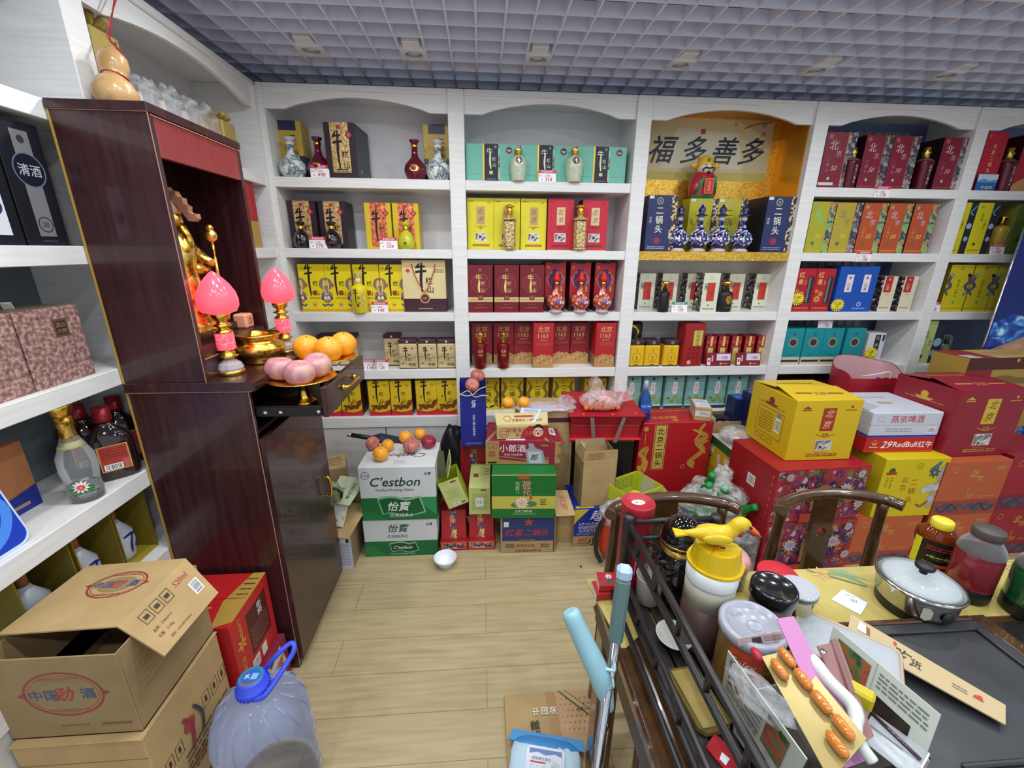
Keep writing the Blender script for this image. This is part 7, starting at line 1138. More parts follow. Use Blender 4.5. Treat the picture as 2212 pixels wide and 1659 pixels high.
MB().blob((.05, .07, .8), .07, mat('#1a2a90', .3), 16, 12, (1, .8, 1.3), fn=lambda p: 1+.15*sin(p[0]*8+p[2]*6)).build('blue_packet', t)
MB().tube(smooth([(-.15, -.04, z1-.06), (-.1, -.09, z1-.03), (-.04, -.1, z1-.015), (-.02, -.09, z1-.06)]), .004, '#d4cfc9', 6).build('cord_handle', t)
for i, (x, y, h_) in enumerate(((1.6, 2.42, .75), (1.66, 2.36, .8))): carton('navy_box', f'navy box edge between teal tins and yellow carton, {["shorter","taller"][i]} one', 'gift box', (x+.06, y+.02, 0), .1, .1, h_, '#1b2250', {'front': [('o', .7, .7, .1, '#8088a0')], 'top': [('r', .2, .2, .8, .8, '#3a6cd0')]})
# red ball bag hanging on the chair side
t = thing('ball_bag', 'orange-red and black sports bag with grey film on the floor by the chair', 'bag', (.70, 1.92, 0), 0); fn = lambda p: 1-.12*max(0, p[2])
MB().blob((0, 0, .165), .115, mat('#b83a22', .4), 24, 18, (.85, .6, 1.42), fn=lambda p: (1/((abs(p[0])**3.2+abs(p[2])**3.2+abs(p[1])**3)**(1/3.2))*.82)).build('bag_body', t)
b = MB(); b.add([(-.02, -.068, .3), (.08, -.066, .28), (.085, -.069, .1), (.06, -.071, .08), (.0, -.0715, .2)], [(0, 4, 3, 2, 1)], '#2a1c1a'); b.add([(.02, -.072, .11), (.03, -.0725, .115), (.06, -.072, .05), (.05, -.0715, .045)], [(0, 3, 2, 1)], '#c8a8a4'); b.build('black_panel', t)
MB().tube(smooth([(-.075, -.05, .3), (-.1, -.03, .2), (-.095, -.03, .08), (-.07, -.05, .03)]), .012, '#1c1c20', 8).build('side_strap', t)
MB().blob((0, -.01, .3), .07, '@milky_film', 20, 14, (1.25, .9, 1.15), fn=lambda p: 1+.15*sin(p[0]*9)*cos(p[2]*7)+(.1 if p[2] > .8 else 0)).build('film_wrap', t)
# ================================================================ clutter between the altar and the water cartons
t = carton('kraft_carton', 'small kraft carton with angled top behind the green-lettered sheet', 'carton', (-.93, 2.3, 0), .22, .2, .4, '@kraft', {'top': [('L', .2, .2, .9, .8, 4, '#7a6444')]}, .3, c=.002)
t = thing('white_box', 'white box with printed panel on the floor beyond the altar door', 'carton', (-.765, 1.93, 0)); cartonmb(.12, .25, .235, '#cdd2de', {'front': [('r', .55, .72, .9, .93, '#f0f0f0'), ('r', .78, .72, .9, .93, '#2c2c30'), ('L', .5, .1, .92, .68, 12, '#8a8e9c')], 'right': [('r', 0, 0, 1, 1, '#8c7a5c')]}).build('box_body', t)
b = sheet([(-.83, 1.9, .24), (-.69, 1.86, .245), (-.64, 2.08, .3), (-.8, 2.12, .3)], .004, '@kraft', [('L', .1, .1, .5, .3, 2, '#7a6444')]); tag(b.build('cardboard_flap', None), 'kraft cardboard sheet lying on the white box', 'cardboard')
t = thing('kraft_tray', 'narrow open kraft tray between the altar and water cartons', 'carton', (-.79, 2.16, 0), .1); MB().box(-.1, .1, 0, .004, 0, .33, '@kraft_dark').box(-.1, .1, .11, .114, 0, .33, '@kraft').box(.096, .1, 0, .114, 0, .33, '@kraft').box(-.1, -.096, 0, .114, 0, .33, '@kraft').build('tray_wall', t)
b = sheet([(-.83, 1.99, .38), (-.70, 1.96, .375), (-.65, 2.13, .43), (-.8, 2.16, .44)], .002, '#b9c4a4', [('t', '吉稻□风露', .72, .5, .15, '#22302c', 'bl'), ('t', '字', .4, .55, .12, '#2c3c5c', 'il'), ('L', .05, .05, .3, .15, 2, '#5c6c54')], .14, .17); tag(b.build('printed_sheet', None), 'pale green sheet with dark lettering on the clutter by the altar door', 'paper')
b = sheet([(-.82, 1.95, .27), (-.735, 1.93, .265), (-.71, 1.985, .372), (-.81, 2.0, .378)], .001, '#d0d0c4', [('p', [(.3, .0), (.6, .25), (.5, .3), (.2, .1)], '#8c7a5c'), ('r', .8, .3, .95, .45, '#c8b83c')]); tag(b.build('torn_paper', None), 'torn white paper hanging below the pale green sheet', 'paper')
b = MB(); b.blob((0, 0, 0), .05, '#7f8c66', 18, 12, (1.1, .7, 1.1), fn=lambda p: 1+.15*sin(p[2]*9)+.1*cos(p[0]*12)); b.tube(smooth([(-.02, -.03, .05), (.03, -.035, .045), (.055, -.02, .01), (.05, -.02, -.02)]), .006, '#1c1c1c', 8); tag(b.build('green_cloth', None, (-.79, 1.99, .435)), 'folded sage green cloth with black edge beside the altar door handle', 'cloth')
# ================================================================ flattened carton and wipes, bottom centre
t = thing('flattened_carton', 'flattened kraft carton lying on the floor under the wipes', 'carton', (.24, 1.06, 0), 0); b = MB(); b.box(-.175, .175, -.3, .128, 0, .02, '@kraft', c=.002)
b.art((-.175, -.3, .02), (1, 0, 0), (0, 1, 0), (0, 0, 1), .35, .428, [('r', .45, 0, .56, 1, '#a88358'), ('p', [(.56, .62), (.9, .62), (.9, 1), (.56, 1)], '#b4926a')]+[('star', .6+.05*i+.02*(j % 2), .68+.05*j, .012, '#a06a40', 6, .5) for i in range(7) for j in range(6)]+[('p', [(.6, 1), (.66, 1), (1, .74), (1, .68)], '#b0966c'), ('s', [(.59, 1), (.8, .84), (1, .68)], .006, '#2c2820', 'c'), ('s', [(.66, 1), (.82, .88), (1, .74)], .006, '#2c2820', 'c'), ('t', '52%vol', .83, .83, .05, '#3a342a', 'b'), ('t', '中国荣', .42, .83, .085, '#e4e0d8', 'vbr'), ('t', '格露', .3, .68, .1, '#2c2820', 'br')]); b.build('board', t)
t = thing('wipes_pack', 'soft blue and white pack of pet wipes with flip lid', 'wipes pack', (.185, .93, .021), -.22)
b = MB(); b.blob((0, 0, .028), .1, '#b9d4e4', 32, 20, (1.15, .72, .32), fn=lambda p: min(1.25, 1/((abs(p[0])**4+abs(p[1])**4+abs(p[2])**4)**.25))+.012*sin(p[0]*14+p[1]*9)); b.build('soft_pack', t)
b = MB(); b.blob((0, .0, .0285), .1008, '#3c86c8', 32, 20, (1.15, .72, .32), fn=lambda p: (min(1.25, 1/((abs(p[0])**4+abs(p[1])**4+abs(p[2])**4)**.25))+.012*sin(p[0]*14+p[1]*9)) if p[1] > .35 else .9); b.prism([(-.13, -.005), (.13, -.005), (.12, .03), (-.12, .03)], 0, .003, '#4a90cc', X=TR(0, .06, .03)); b.build('blue_end', t)
b = MB(); b.box(-.062, .062, -.055, .028, .058, .068, '#e8ecf4', c=.009); b.art((-.062, -.055, .068), (1, 0, 0), (0, 1, 0), (0, 0, 1), .124, .083, [('r', .08, .1, .92, .9, '#dfe6f2'), ('p', [(.08, .7), (.3, .78), (.5, .7), (.75, .78), (.92, .7), (.92, .9), (.08, .9)], '#7088c0'), ('t', '宠物清洁湿巾', .4, .56, .085, '#3a4a7c', 'b'), ('r', .12, .4, .52, .46, '#c0504c'), ('g', .18, .25, .05, .008, '#8a98b8'), ('g', .33, .25, .05, .008, '#8a98b8'), ('g', .48, .25, .05, .008, '#8a98b8'), ('o', .78, .3, .13, '#c8ccd8'), ('o', .74, .5, .05, '#d0d4e0'), ('o', .74, .32, .015, '#2c2c34'), ('o', .82, .32, .015, '#2c2c34')]); b.build('flip_lid', t)
tag(MB().prism([(-.006, 0), (.007, .001), (.0, .012)], 0, .004, '#1c1a1a', axis='y').build('floor_scrap', None, (.52, 1.87, 0)), 'tiny black scrap on the floor near the star carton', 'scrap')
# ================================================================ tea table, chairs and everything on it
DW = '@dark_wood'; TZ = .75
def chair(loc, label, rz=0):
    t = thing('round_back_chair', label, 'chair', loc, rz, 'dark round-backed wooden chairs')
    R = .21; rail = smooth([(-R, -.065, .862), (-R*.86, -.03, .864), (-R*.45, .0, .868), (0, .01, .87), (R*.45, .0, .868), (R*.86, -.03, .864), (R, -.065, .862)], 5)
    MB().tube(rail, .0185, DW, 16).build('top_rail', t)
    for s in (-1, 1):
        MB().tube(smooth([(s*.175, -.03, .855), (s*.18, -.03, .7), (s*.19, -.03, .46)]), [.016]*5+[.018]*6, DW, 12).build('back_post', t)
        MB().tube([(s*.19, -.42, .44), (s*.2, -.43, 0)], [.02, .016], DW, 10).build('leg', t); MB().tube([(s*.19, -.03, .44), (s*.2, -.01, 0)], [.02, .016], DW, 10).build('leg', t)
    b = MB(); w = .037; hz, hr = .735, .02; n = 20
    for a0, a1 in ((.46, hz-.045), (hz+.045, .862)): b.box(-w, w, .0, .016, a0, a1, DW)
    for y in (0, .016):
        o = [(w*max(-1, min(1, 1.42*cos(2*pi*i/n+pi/n))), .045*max(-1, min(1, 1.42*sin(2*pi*i/n+pi/n)))) for i in range(n)]; c = [(hr*cos(2*pi*i/n+pi/n), hr*sin(2*pi*i/n+pi/n)) for i in range(n)]
        b.add([(p[0], y, hz+p[1]) for p in o+c], [(i, (i+1) % n, n+(i+1) % n, n+i) for i in range(n)], DW)
    b.add([(p[0], y, hz+p[1]) for y in (0, .016) for p in c], [(i, n+i, n+(i+1) % n, (i+1) % n) for i in range(n)], DW); b.box(-w, -w+.001, 0, .016, hz-.045, hz+.045, DW).box(w-.001, w, 0, .016, hz-.045, hz+.045, DW)
    for i, v in enumerate(b.v): b.v[i] = (v[0], v[1]+.015*((v[2]-.46)/.42)-.02, v[2])
    b.build('back_splat', t)
    MB().box(-.22, .22, -.45, .0, .43, .455, DW, c=.008).build('seat', t); MB().box(-.19, .19, -.435, -.42, .18, .2, DW).box(-.19, .19, -.03, -.015, .18, .2, DW).build('stretcher', t)
chair((1.15, 1.165, 0), 'dark wooden chair with pierced back splat behind the glass-lidded pot')
chair((.60, 1.175, 0), 'dark wooden chair partly hidden by the red tube tin and bird dispenser')
t = thing('tea_table', 'dark wooden tea table crowded with jars and a black rack', 'table', (1.05, .5, 0))
MB().box(-.745, .75, -.62, .462, .715, TZ, DW, c=.006).build('tabletop', t); MB().box(-.735, .74, -.6, .445, .63, .714, '#3a2416').build('apron', t)
for x, y in ((-.7, .41), (-.7, -.45), (.68, .41), (.68, -.45)): MB().box(x-.03, x+.03, y-.03, y+.03, 0, .63, DW, c=.004).build('leg', t)
b = MB(); b.prism([(.284, .967), (1.8, .967), (1.8, .775), (.372, .775), (.33, .745), (.318, .745)], TZ+.0005, TZ+.003, '@cloth_gold')
b.art((.3, .775, TZ+.003), (1, 0, 0), (0, 1, 0), (0, 0, 1), 1.5, .19, [z for cx in (.1, .47, .86) for z in (('p', [(cx-.03, .95), (cx+.02, .8), (cx+.05, .55), (cx+.035, .9)], '#7c9468'), ('p', [(cx, .98), (cx+.03, .98), (cx+.06, .7), (cx+.03, .85)], '#8ca078'), ('s', [(cx-.04, .98), (cx, .8), (cx+.04, .6)], .004, '#5c7458'), ('fl', cx-.02, .9, .02, 6, '#c8a468', '#b08a4c'))])
tag(b.build('table_runner', None), 'mustard table runner with faint leaf print along the table edge', 'table runner')
t = thing('tea_tray', 'wide black slate tea tray with raised ribs on the dark table', 'tray', (.95, .44, TZ+.001)); w = .29
MB().box(-w, w-.02, -.42, .31, 0, .014, '@slate', c=.003).box(-w, w-.02, .285, .31, .014, .022, '@slate', c=.002).box(w-.045, w-.02, .05, .29, .014, .022, '@slate', c=.002).build('slate_plate', t)
MB().box(w-.018, w+.02, -.42, .325, 0, .024, DW, c=.004).box(-w-.0, w-.02, .311, .325, 0, .024, DW, c=.003).build('wooden_rim', t)
for i in range(4): MB().box(-.1, w-.024, .02-.022*i-.005, .02-.022*i+.005, .014, .022, '@slate', c=.003).build('rib', t)
MB().box(w+.022, w+.32, -.42, .31, 0, .012, '#14100e', c=.002).build('side_panel', t)
# glass-lidded pot
SS = mat('#c4c2bc', .13, 1, name='stainless')
t = thing('glass_lidded_pot', 'shallow steel pot with black base and domed glass lid', 'pot', (1.125, .818, TZ+.003)); t.scale = (.77, .77, .9)
MB().lathe([(.094, 0), (.1, .004), (.102, .028), (.102, .03)], '#19191b', 48).build('black_base', t); MB().lathe([(.001, .04), (.1, .04), (.108, .085)], mat('#9a9a96', .3, .8), 40, caps=False).build('pot_inside', t)
MB().lathe([(.101, .03), (.106, .036), (.112, .085), (.115, .09)], SS, 48, caps=False).build('steel_wall', t)
ld = MB().lathe([(.1175, .088), (.119, .092), (.117, .097), (.112, .097)], SS, 48, caps=False).build('lid_rim', t)
MB().lathe([(.113, .096), (.095, .106), (.06, .116), (.02, .121), (.001, .1215)], '@lid_glass', 40).build('glass_lid', t)
MB().lathe([(.011, .121), (.012, .13), (.026, .138), (.027, .146), (.02, .151), (.001, .151)], '#1c1d20', 28).build('lid_knob', t)
MB().prism([(-.012, -.02), (.0, -.026), (.013, -.018), (.014, .006), (.004, .016), (-.012, .012)], 0, .001, '#b8b4a4', X=TR(-.062, -.0925, .06) @ RZ(-.6) @ Matrix.Rotation(pi/2, 4, 'X')).build('worn_sticker', t)
MB().lathe([(.018, 0), (.018, .004), (.001, .006)], '#2a2826', 20, X=TR(-.005, -.107, .05) @ Matrix.Rotation(pi/2, 4, 'X')).build('handle_mount', t)
# jars and bottles to the right
AM = mat('#8c3c12', .05, 0, .55, coat=.5, ior=1.35, name='amber')
t = thing('amber_bottle', 'amber drink bottle with yellow cap and black label behind the pot', 'bottle', (1.318, .955, TZ+.003), -.75)
MB().lathe([(.04, 0), (.045, .005), (.047, .03), (.042, .07), (.05, .1), (.048, .12), (.03, .138), (.022, .142)], AM, 28, ell=.75).build('body', t); MB().lathe([(.024, .138), (.025, .142), (.025, .16), (.022, .163), (.001, .163)], '#dccb34', 28).build('cap', t)
b = MB(); b.art((0, 0, 0), (1, 0, 0), (0, 0, 1), (0, -1, 0), .1, .08, [('r', 0, 0, 1, 1, '#161414'), ('r', 0, 0, .18, 1, '#d0c828'), ('L', .3, .68, .9, .86, 2, '#a83a2c'), ('o', .6, .45, .2, '#5c6c2c', .08), ('L', .35, .4, .85, .5, 1, '#b8b440'), ('s', [(.3, .2), (.6, .12), (.9, .2)], .1, '#b8442c'), ('L', .35, .1, .85, .2, 1, '#d8703c')], curve=lambda x, y, kk: ((.0515+kk)*sin((x-.5)*2.2), -(.0515+kk)*.78*cos((x-.5)*2.2), .02+y*.085)); b.build('label', t)
def jar(name, label, loc, r, h, liq, cap, lv=.72):
    t = thing(name, label, 'jar', loc)
    MB().lathe([(r*.93, 0), (r, .006), (r, h*.2), (r*.97, h*.22), (r, h*.24), (r, h*.62), (r*.97, h*.64), (r*.99, h*.67), (r*.9, h*.76), (r*.62, h*.86), (r*.58, h*.9)], liq, 36, mats=['#151312', '#151312', None, None, None, None, None, '@clear_shell', '@clear_shell', '@clear_shell']).build('body', t)
    MB().lathe([(r*.66, h*.885), (r*.68, h*.9), (r*.68, h*.98), (r*.63, h), (.001, h)], cap, 32).build('cap', t)
    return t
jar('red_liquid_jar', 'tall jar of red liquid with brown screw lid right of the pot', (1.315, .85, TZ+.003), .048, .21, mat('#78222a', .12, coat=.6, name='red_liquid'), mat('#4a423e', .5))
jar('green_liquid_jar', 'tall jar of green liquid with dark lid at the right edge', (1.415, .775, TZ+.003), .06, .2, mat('#145030', .12, coat=.6, name='green_liquid'), mat('#3a3632', .5))
t = thing('label_card', 'small white card with barcode lying on the table runner', 'card', (0, 0, 0)); b = MB(); b.prism([(.989, .883), (1.018, .833), (.965, .798), (.929, .851)][::-1], TZ+.0035, TZ+.0055, '#d4d8e6'); b.art((.94, .845, TZ+.0055), (.85, -.52, 0), (.52, .85, 0), (0, 0, 1), .08, .05, [('B', .36, .25, .62, .6), ('L', .3, .7, .6, .8, 1, '#8a8e9c')]); b.build('card_body', t)
t = thing('steel_tumbler', 'shiny gold-tinted steel tumbler with clear lid on the table', 'tumbler', (.742, .762, TZ+.003)); MB().lathe([(.03, 0), (.032, .004), (.036, .12), (.037, .124)], mat('#cfc49a', .08, 1, name='mirror_steel'), 36).build('body', t); MB().lathe([(.04, .122), (.0405, .13), (.038, .138), (.033, .139), (.031, .132)], '@clear_shell', 36).lathe([(.039, .1305), (.0405, .134), (.038, .1385)], mat('#c8ccd4', .1, .3), 36).build('clear_lid', t)
t = thing('pink_tub', 'round pink domed tub in clear wrap beside the bird dispenser', 'tub', (.685, .93, TZ+.003)); MB().lathe([(.036, 0), (.04, .004), (.042, .06), (.045, .063), (.046, .085), (.036, .1), (.001, .103)], mat('#c89490', .25, coat=.3), 36, mats=['@clear_shell', '@clear_shell', None]).build('tub_body', t)
t = thing('red_lidded_tub', 'yellow tub with broad red lid between the pink tub and tumbler', 'tub', (.765, .858, TZ+.003)); MB().lathe([(.04, 0), (.042, .004), (.043, .07)], '#c8c02c', 36).build('tub_body', t); b = MB().lathe([(.047, .066), (.048, .07), (.048, .092), (.046, .094), (.001, .094)], mat('#c02a38', .35), 40); b.art((-.04, -.04, .094), (1, 0, 0), (0, 1, 0), (0, 0, 1), .08, .08, [('t', 'ColorCan', .5, .5, .2, '#9c1c2a', 'bi')]); b.build('red_lid', t)
t = thing('printed_sachet', 'small clear sachet with dark label lying by the tumbler', 'sachet', (.85, .905, TZ+.004), -.5); b = MB().box(-.035, .035, -.022, .022, 0, .012, '@clear_film', c=.004).box(-.02, .02, -.014, .014, .002, .0125, '#d0d2dc', c=.001); b.art((-.02, -.014, .0126), (1, 0, 0), (0, 1, 0), (0, 0, 1), .04, .028, [('o', .35, .5, .2, '#2c2c34'), ('L', .6, .2, .9, .8, 3, '#a84a58')]); b.build('sachet_body', t)
t = thing('black_lidded_jar', 'squat glass jar with glossy black lid behind the snack can', 'jar', (.655, .735, TZ+.003)); MB().lathe([(.04, 0), (.043, .005), (.043, .13), (.036, .145)], mat('#8a7c74', .15, 0, .3, name='spice'), 32).build('body', t); MB().lathe([(.046, .138), (.048, .142), (.048, .168), (.045, .173), (.04, .169), (.001, .169)], mat('#141518', .15, coat=.6, name='gloss_black'), 40).build('black_lid', t)
# ---- black rack along the left of the table
RK = texmat('rack_black', 'noise', [(.35, '#191617'), (.65, '#2a2526')], (3, 3, 3), .4, ts=8)
t = thing('black_table_rack', 'black turned-wood table rack with double rails and spindles', 'rack', (0, 0, 0)); X0, X1, Y0, Y1 = .368, .60, .22, .905; RB = TZ+.0035
b = MB()
for i in range(9): b.box(X0+.0265*i, X0+.0265*i+.02, Y0, Y1, RB+.01, RB+.018, RK, c=.001)
b.box(X0, X1, Y1-.02, Y1, RB, RB+.01, RK).box(X0, X1, Y0, Y0+.02, RB, RB+.01, RK).box(X0, X1, .52, .54, RB, RB+.01, RK); b.build('slatted_base', t)
for x, y, zt_ in ((X0, Y1, 1.0), (X1, Y1, .99), (X0, Y0, 1.0)): MB().lathe([(.0145, RB), (.0145, zt_-.004), (.012, zt_+.004), (.001, zt_+.004)], RK, 18, X=TR(x, y, 0)).build('corner_post', t)
for z in (.985, .935): MB().tube([(X0, Y0, z), (X0, Y1, z)], .0075, RK, 12).tube([(X0, Y1, z), (X1, Y1, z)], .0075, RK, 12).build('upper_rail', t)
for z in (.845, .80): MB().tube([(X0-.012, Y0, z), (X0-.012, Y1, z)], .0065, RK, 10).build('lower_rail', t)
MB().tube([(X0-.03, Y0, .775), (X0-.03, Y1, .775)], .0065, RK, 10).build('foot_rail', t)
for i in range(6):
    y = Y0+.06+.11*i; MB().tube([(X0, y, .935), (X0, y, .985)], .0055, RK, 8).build('spindle', t); MB().tube([(X0-.012, y+.04, .8), (X0-.012, y+.04, .845)], .005, RK, 8).build('spindle', t)
RZ0 = RB+.0185
t = thing('tube_tin', 'tall red paper tube tin with oval sticker behind the rack post', 'tin', (.405, .945, TZ+.003)); b = MB().lathe([(.0415, 0), (.042, .002), (.042, .235), (.043, .236), (.043, .262), (.042, .265), (.0385, .265), (.0375, .261), (.001, .261)], mat('#a81e30', .5), 44); b.art((-.02, -.02, .2613), (1, 0, 0), (0, 1, 0), (0, 0, 1), .04, .04, [('o', .5, .5, .45, '#d4d4b8', .3), ('r', .3, .4, .5, .6, '#8a94b8'), ('o', .7, .5, .06, '#c8823c')]); b.build('tube_body', t)
MB().prism([(-.02, 0), (.018, .004), (.02, .07), (-.016, .075)], 0, .0006, '#c89098', X=TR(-.022, -.033, .06) @ RZ(-.5) @ Matrix.Rotation(pi/2, 4, 'X')).build('side_sticker', t)
t = thing('kitchen_scissors', 'dark-handled scissors standing in a pale cup inside the rack', 'scissors', (.425, .865, RZ0), .4)
for s in (-1, 1): MB().tube([(.021*cos(a), s*.021+.017*sin(a), .135+.006*sin(a*2)) for a in [2*pi*i/20 for i in range(20)]], .0042, '#22282a', 8, closed=True, X=Matrix.Rotation(.15, 4, 'Y')).build('finger_loop', t)
MB().box(-.003, .003, -.008, .008, .01, .13, CHROME).build('blade', t)
t = thing('utensil_cup', 'pale ribbed cup holding scissors inside the black rack', 'cup', (.425, .865, RZ0)); MB().lathe([(.026, 0), (.03, .003), (.034, .075), (.036, .08), (.034, .079), (.029, .006), (.001, .005)], '#b8b4a8', 28).build('cup_wall', t)
BB = mat('#120e0e', .08, coat=.8, name='black_lacquer')
t = thing('lidded_urn', 'glossy black round urn with gold band and gilt character', 'urn', (.49, .862, RZ0)); t.scale = (1, 1, 1.16)
MB().lathe([(.03, 0), (.034, .004), (.044, .05), (.048, .09), (.044, .12), (.036, .135)], BB, 40).build('urn_body', t); MB().lathe([(.037, .13), (.046, .137), (.046, .146), (.038, .15)], '@gold_relief', 40).build('gold_band', t)
b = MB().lathe([(.044, .15), (.049, .156), (.05, .164), (.046, .185), (.034, .205), (.018, .215), (.001, .218)], BB, 40); b.lathe([(.0505, .16), (.0512, .162), (.0505, .1645)], GOLD, 40); b.art((0, 0, 0), (1, 0, 0), (0, 0, 1), (0, -1, 0), .03, .03, [('t', '福', .5, .5, .8, '@gold', 'b')], lay=.0004, curve=lambda x, y, kk: ((.0435-.014*y)*sin(.4+(x-.5)*.75), -(.0445-.0145*y)*cos(.4+(x-.5)*.75), .187+.026*y)); b.build('domed_lid', t)
# bird toothpick dispenser
YP = mat('#cfae12', .3, coat=.2, name='yellow_plastic'); cx = (.505, .742, RZ0)
t = thing('bird_dispenser', 'brown and cream canister with yellow bird toothpick dispenser top', 'toothpick dispenser', cx, -.25)
MB().lathe([(.05, 0), (.0525, .003), (.0525, .12)], '#4a3630', 44).build('brown_base', t); MB().lathe([(.0527, .12), (.0527, .182)], '#a8a694', 44).build('cream_body', t); MB().lathe([(.054, .178), (.0545, .18), (.0545, .21), (.05, .213), (.001, .213)], '#d4d8da', 44).build('white_collar', t)
pl = [(.052*cos(a), .004+.05*sin(a)) for a in [pi+pi*i/16 for i in range(17)]]+[(.05, .03), (.036, .04), (-.036, .04), (-.05, .03)]
b = MB(); b.prism([(x*1.12, y*1.12) for x, y in pl], .184, .19, YP); n_ = len(pl); b.add([(x, y, .19) for x, y in pl]+[(x*.86, y*.86+.002, .232) for x, y in pl], [(i, (i+1) % n_, n_+(i+1) % n_, n_+i) for i in range(n_)]+[tuple(range(n_, 2*n_))], YP); b.box(-.0008, .0008, -.034, .034, .232, .2335, '#a88a10').box(.0, .008, -.012, -.004, .232, .238, '#d8781c'); b.build('yellow_cover', t, (0, 0, .029), -.55)
b = MB(); b.tube(smooth([(-.075, 0, .262), (-.055, 0, .262), (-.03, 0, .262), (0, 0, .262), (.022, 0, .272), (.036, 0, .288), (.05, 0, .29), (.062, 0, .281)], 5), [.002, .004, .006, .007, .008, .009, .01, .012, .014, .016, .018, .0195, .0205, .021, .021, .0205, .02, .019, .018, .0165, .0155, .015, .0145, .0145, .015, .0155, .016, .0165, .016, .015, .0135, .012, .01, .008, .006, .004][:36], YP, 16); b.prism([(-.095, -.014), (-.065, -.006), (-.065, .006), (-.095, .014)], .259, .263, YP); b.blob((-.01, .02, .262), .02, YP, sc=(1.6, .3, .6)).blob((-.01, -.02, .262), .02, YP, sc=(1.6, .3, .6)); b.build('bird_body', t, (0, 0, .029), .1)
MB().tube([(.062, 0, .282), (.078, 0, .27), (.088, 0, .26)], [.0065, .0045, .001], '#d8642c', 10).build('beak', t, (0, 0, .029), .1)
for s in (-1, 1): MB().blob((.056, s*.0135, .291), .0032, '#161616', 8, 6).build('eye', t, (0, 0, .029), .1)
MB().tube([(0, .006, .245), (.0, .006, .234), (.014, .008, .234)], .002, '#5c2c14', 6).tube([(0, -.006, .245), (0, -.006, .234), (.014, -.008, .234)], .002, '#5c2c14', 6).build('feet', t, (0, 0, .029), .1)
t = thing('snack_can', 'orange and brown snack can with frosted plastic lid in the rack', 'can', (.53, .625, RZ0), .0); t.scale = (1, 1, 1.13)
b = MB().lathe([(.054, 0), (.056, .002), (.056, .135), (.057, .137)], '#8a6228', 44); cv = lambda x, y, kk: ((.0565+kk)*sin(-1.2+x*2.4), -(.0565+kk)*cos(-1.2+x*2.4), .003+y*.13)
b.art((0, 0, 0), (1, 0, 0), (0, 0, 1), (0, -1, 0), .12, .13, [('r', 0, 0, .45, 1, '#b8482c'), ('L', .5, .25, .98, .92, 9, '#4a3414'), ('o', .15, .3, .08, '#2c2418'), ('t', 'Spicy', .2, .75, .16, '#e8d8c8', 'bi'), ('d', .35, .6, .04, '#d87a5c'), ('d', .3, .45, .03, '#d87a5c'), ('p', [(0, 0), (.5, 0), (.3, .25), (0, .2)], '#c8983c')], curve=cv); b.build('can_body', t)
b = MB().lathe([(.0565, .132), (.0615, .134), (.062, .148), (.058, .152), (.05, .152), (.048, .148), (.001, .148)], mat('#b4b8c6', .22, 0, .25, name='frosted_lid'), 48); b.art((-.045, -.045, .1485), (1, 0, 0), (0, 1, 0), (0, 0, 1), .09, .09, [('g', .5, .5, .49, .02, '#9ca0ae'), ('t', 'Koh', .3, .78, .16, '#8c90a0'), ('g', .52, .42, .18, .012, '#8c90a0'), ('s', [(.4, .35), (.52, .3), (.62, .36)], .012, '#8c90a0')]); b.build('frosted_lid', t)
t = thing('white_bowl', 'white bowl and spoon handle inside the black rack', 'bowl', (.437, .735, RZ0)); MB().lathe([(.02, 0), (.022, .002), (.04, .022), (.042, .026), (.039, .025), (.02, .005), (.001, .004)], '#b9bab4', 32).build('bowl_wall', t)
t = thing('brass_dish', 'rectangular dull brass dish lying in the black rack', 'dish', (.428, .60, RZ0), .1); MB().box(-.035, .035, -.065, .065, 0, .014, '#7c6a34', c=.012).box(-.028, .028, -.058, .058, .0142, .016, '#8c7a40', c=.0009).build('dish_body', t)
tag(MB().prism([(-.02, -.03), (.025, -.02), (.02, .03), (-.015, .025)], 0, .006, '#a01c24').prism([(-.012, -.012), (.004, -.01), (.002, .004), (-.012, 0)], .006, .0065, '#d8d8e0').build('red_sachet', None, (.425, .50, RZ0), .5), 'crumpled red sachet with white patch in the rack', 'sachet')
tag(sheet([(.40, .39, RZ0+.01), (.46, .37, RZ0+.012), (.475, .45, RZ0+.03), (.41, .46, RZ0+.02)], .001, '#b09cc0', [('o', .5, .6, .3, '#4a4a58'), ('L', .15, .1, .85, .3, 3, '#5c4a6c')], .06, .08).build('lilac_sachet', None), 'lilac printed sachet lying in the rack', 'sachet')
tag(MB().blob((0, 0, 0), .025, '#c4c8bc', 16, 12, (.8, 1.1, 1), fn=lambda p: 1+.25*sin(p[0]*8)*cos(p[2]*9)).build('tissue', None, (.385, .43, RZ0+.02)), 'crumpled white tissue behind the rack rails', 'tissue')
# little red boxes on the table corner
for i, (x, y, z, r) in enumerate(((.322, .912, TZ+.0035, .05), (.33, .918, TZ+.0255, -.08))): carton('lotus_match_box', f'small red box with lotus print at the table corner, {["lower","upper"][i]} one', 'box', (x, y-.025, z), .055, .05, .021, '#a81c2a', {'top': [('o', .5, .3, .25, '#2c5c44', .12), ('fl', .55, .65, .2, 8, '#e0ccd4', '#c86080'), ('s', [(.52, .3), (.55, .6)], .02, '#3c2c24', 'c')], 'left': [('r', 0, 0, 1, 1, '#d8d4cc')]}, r)
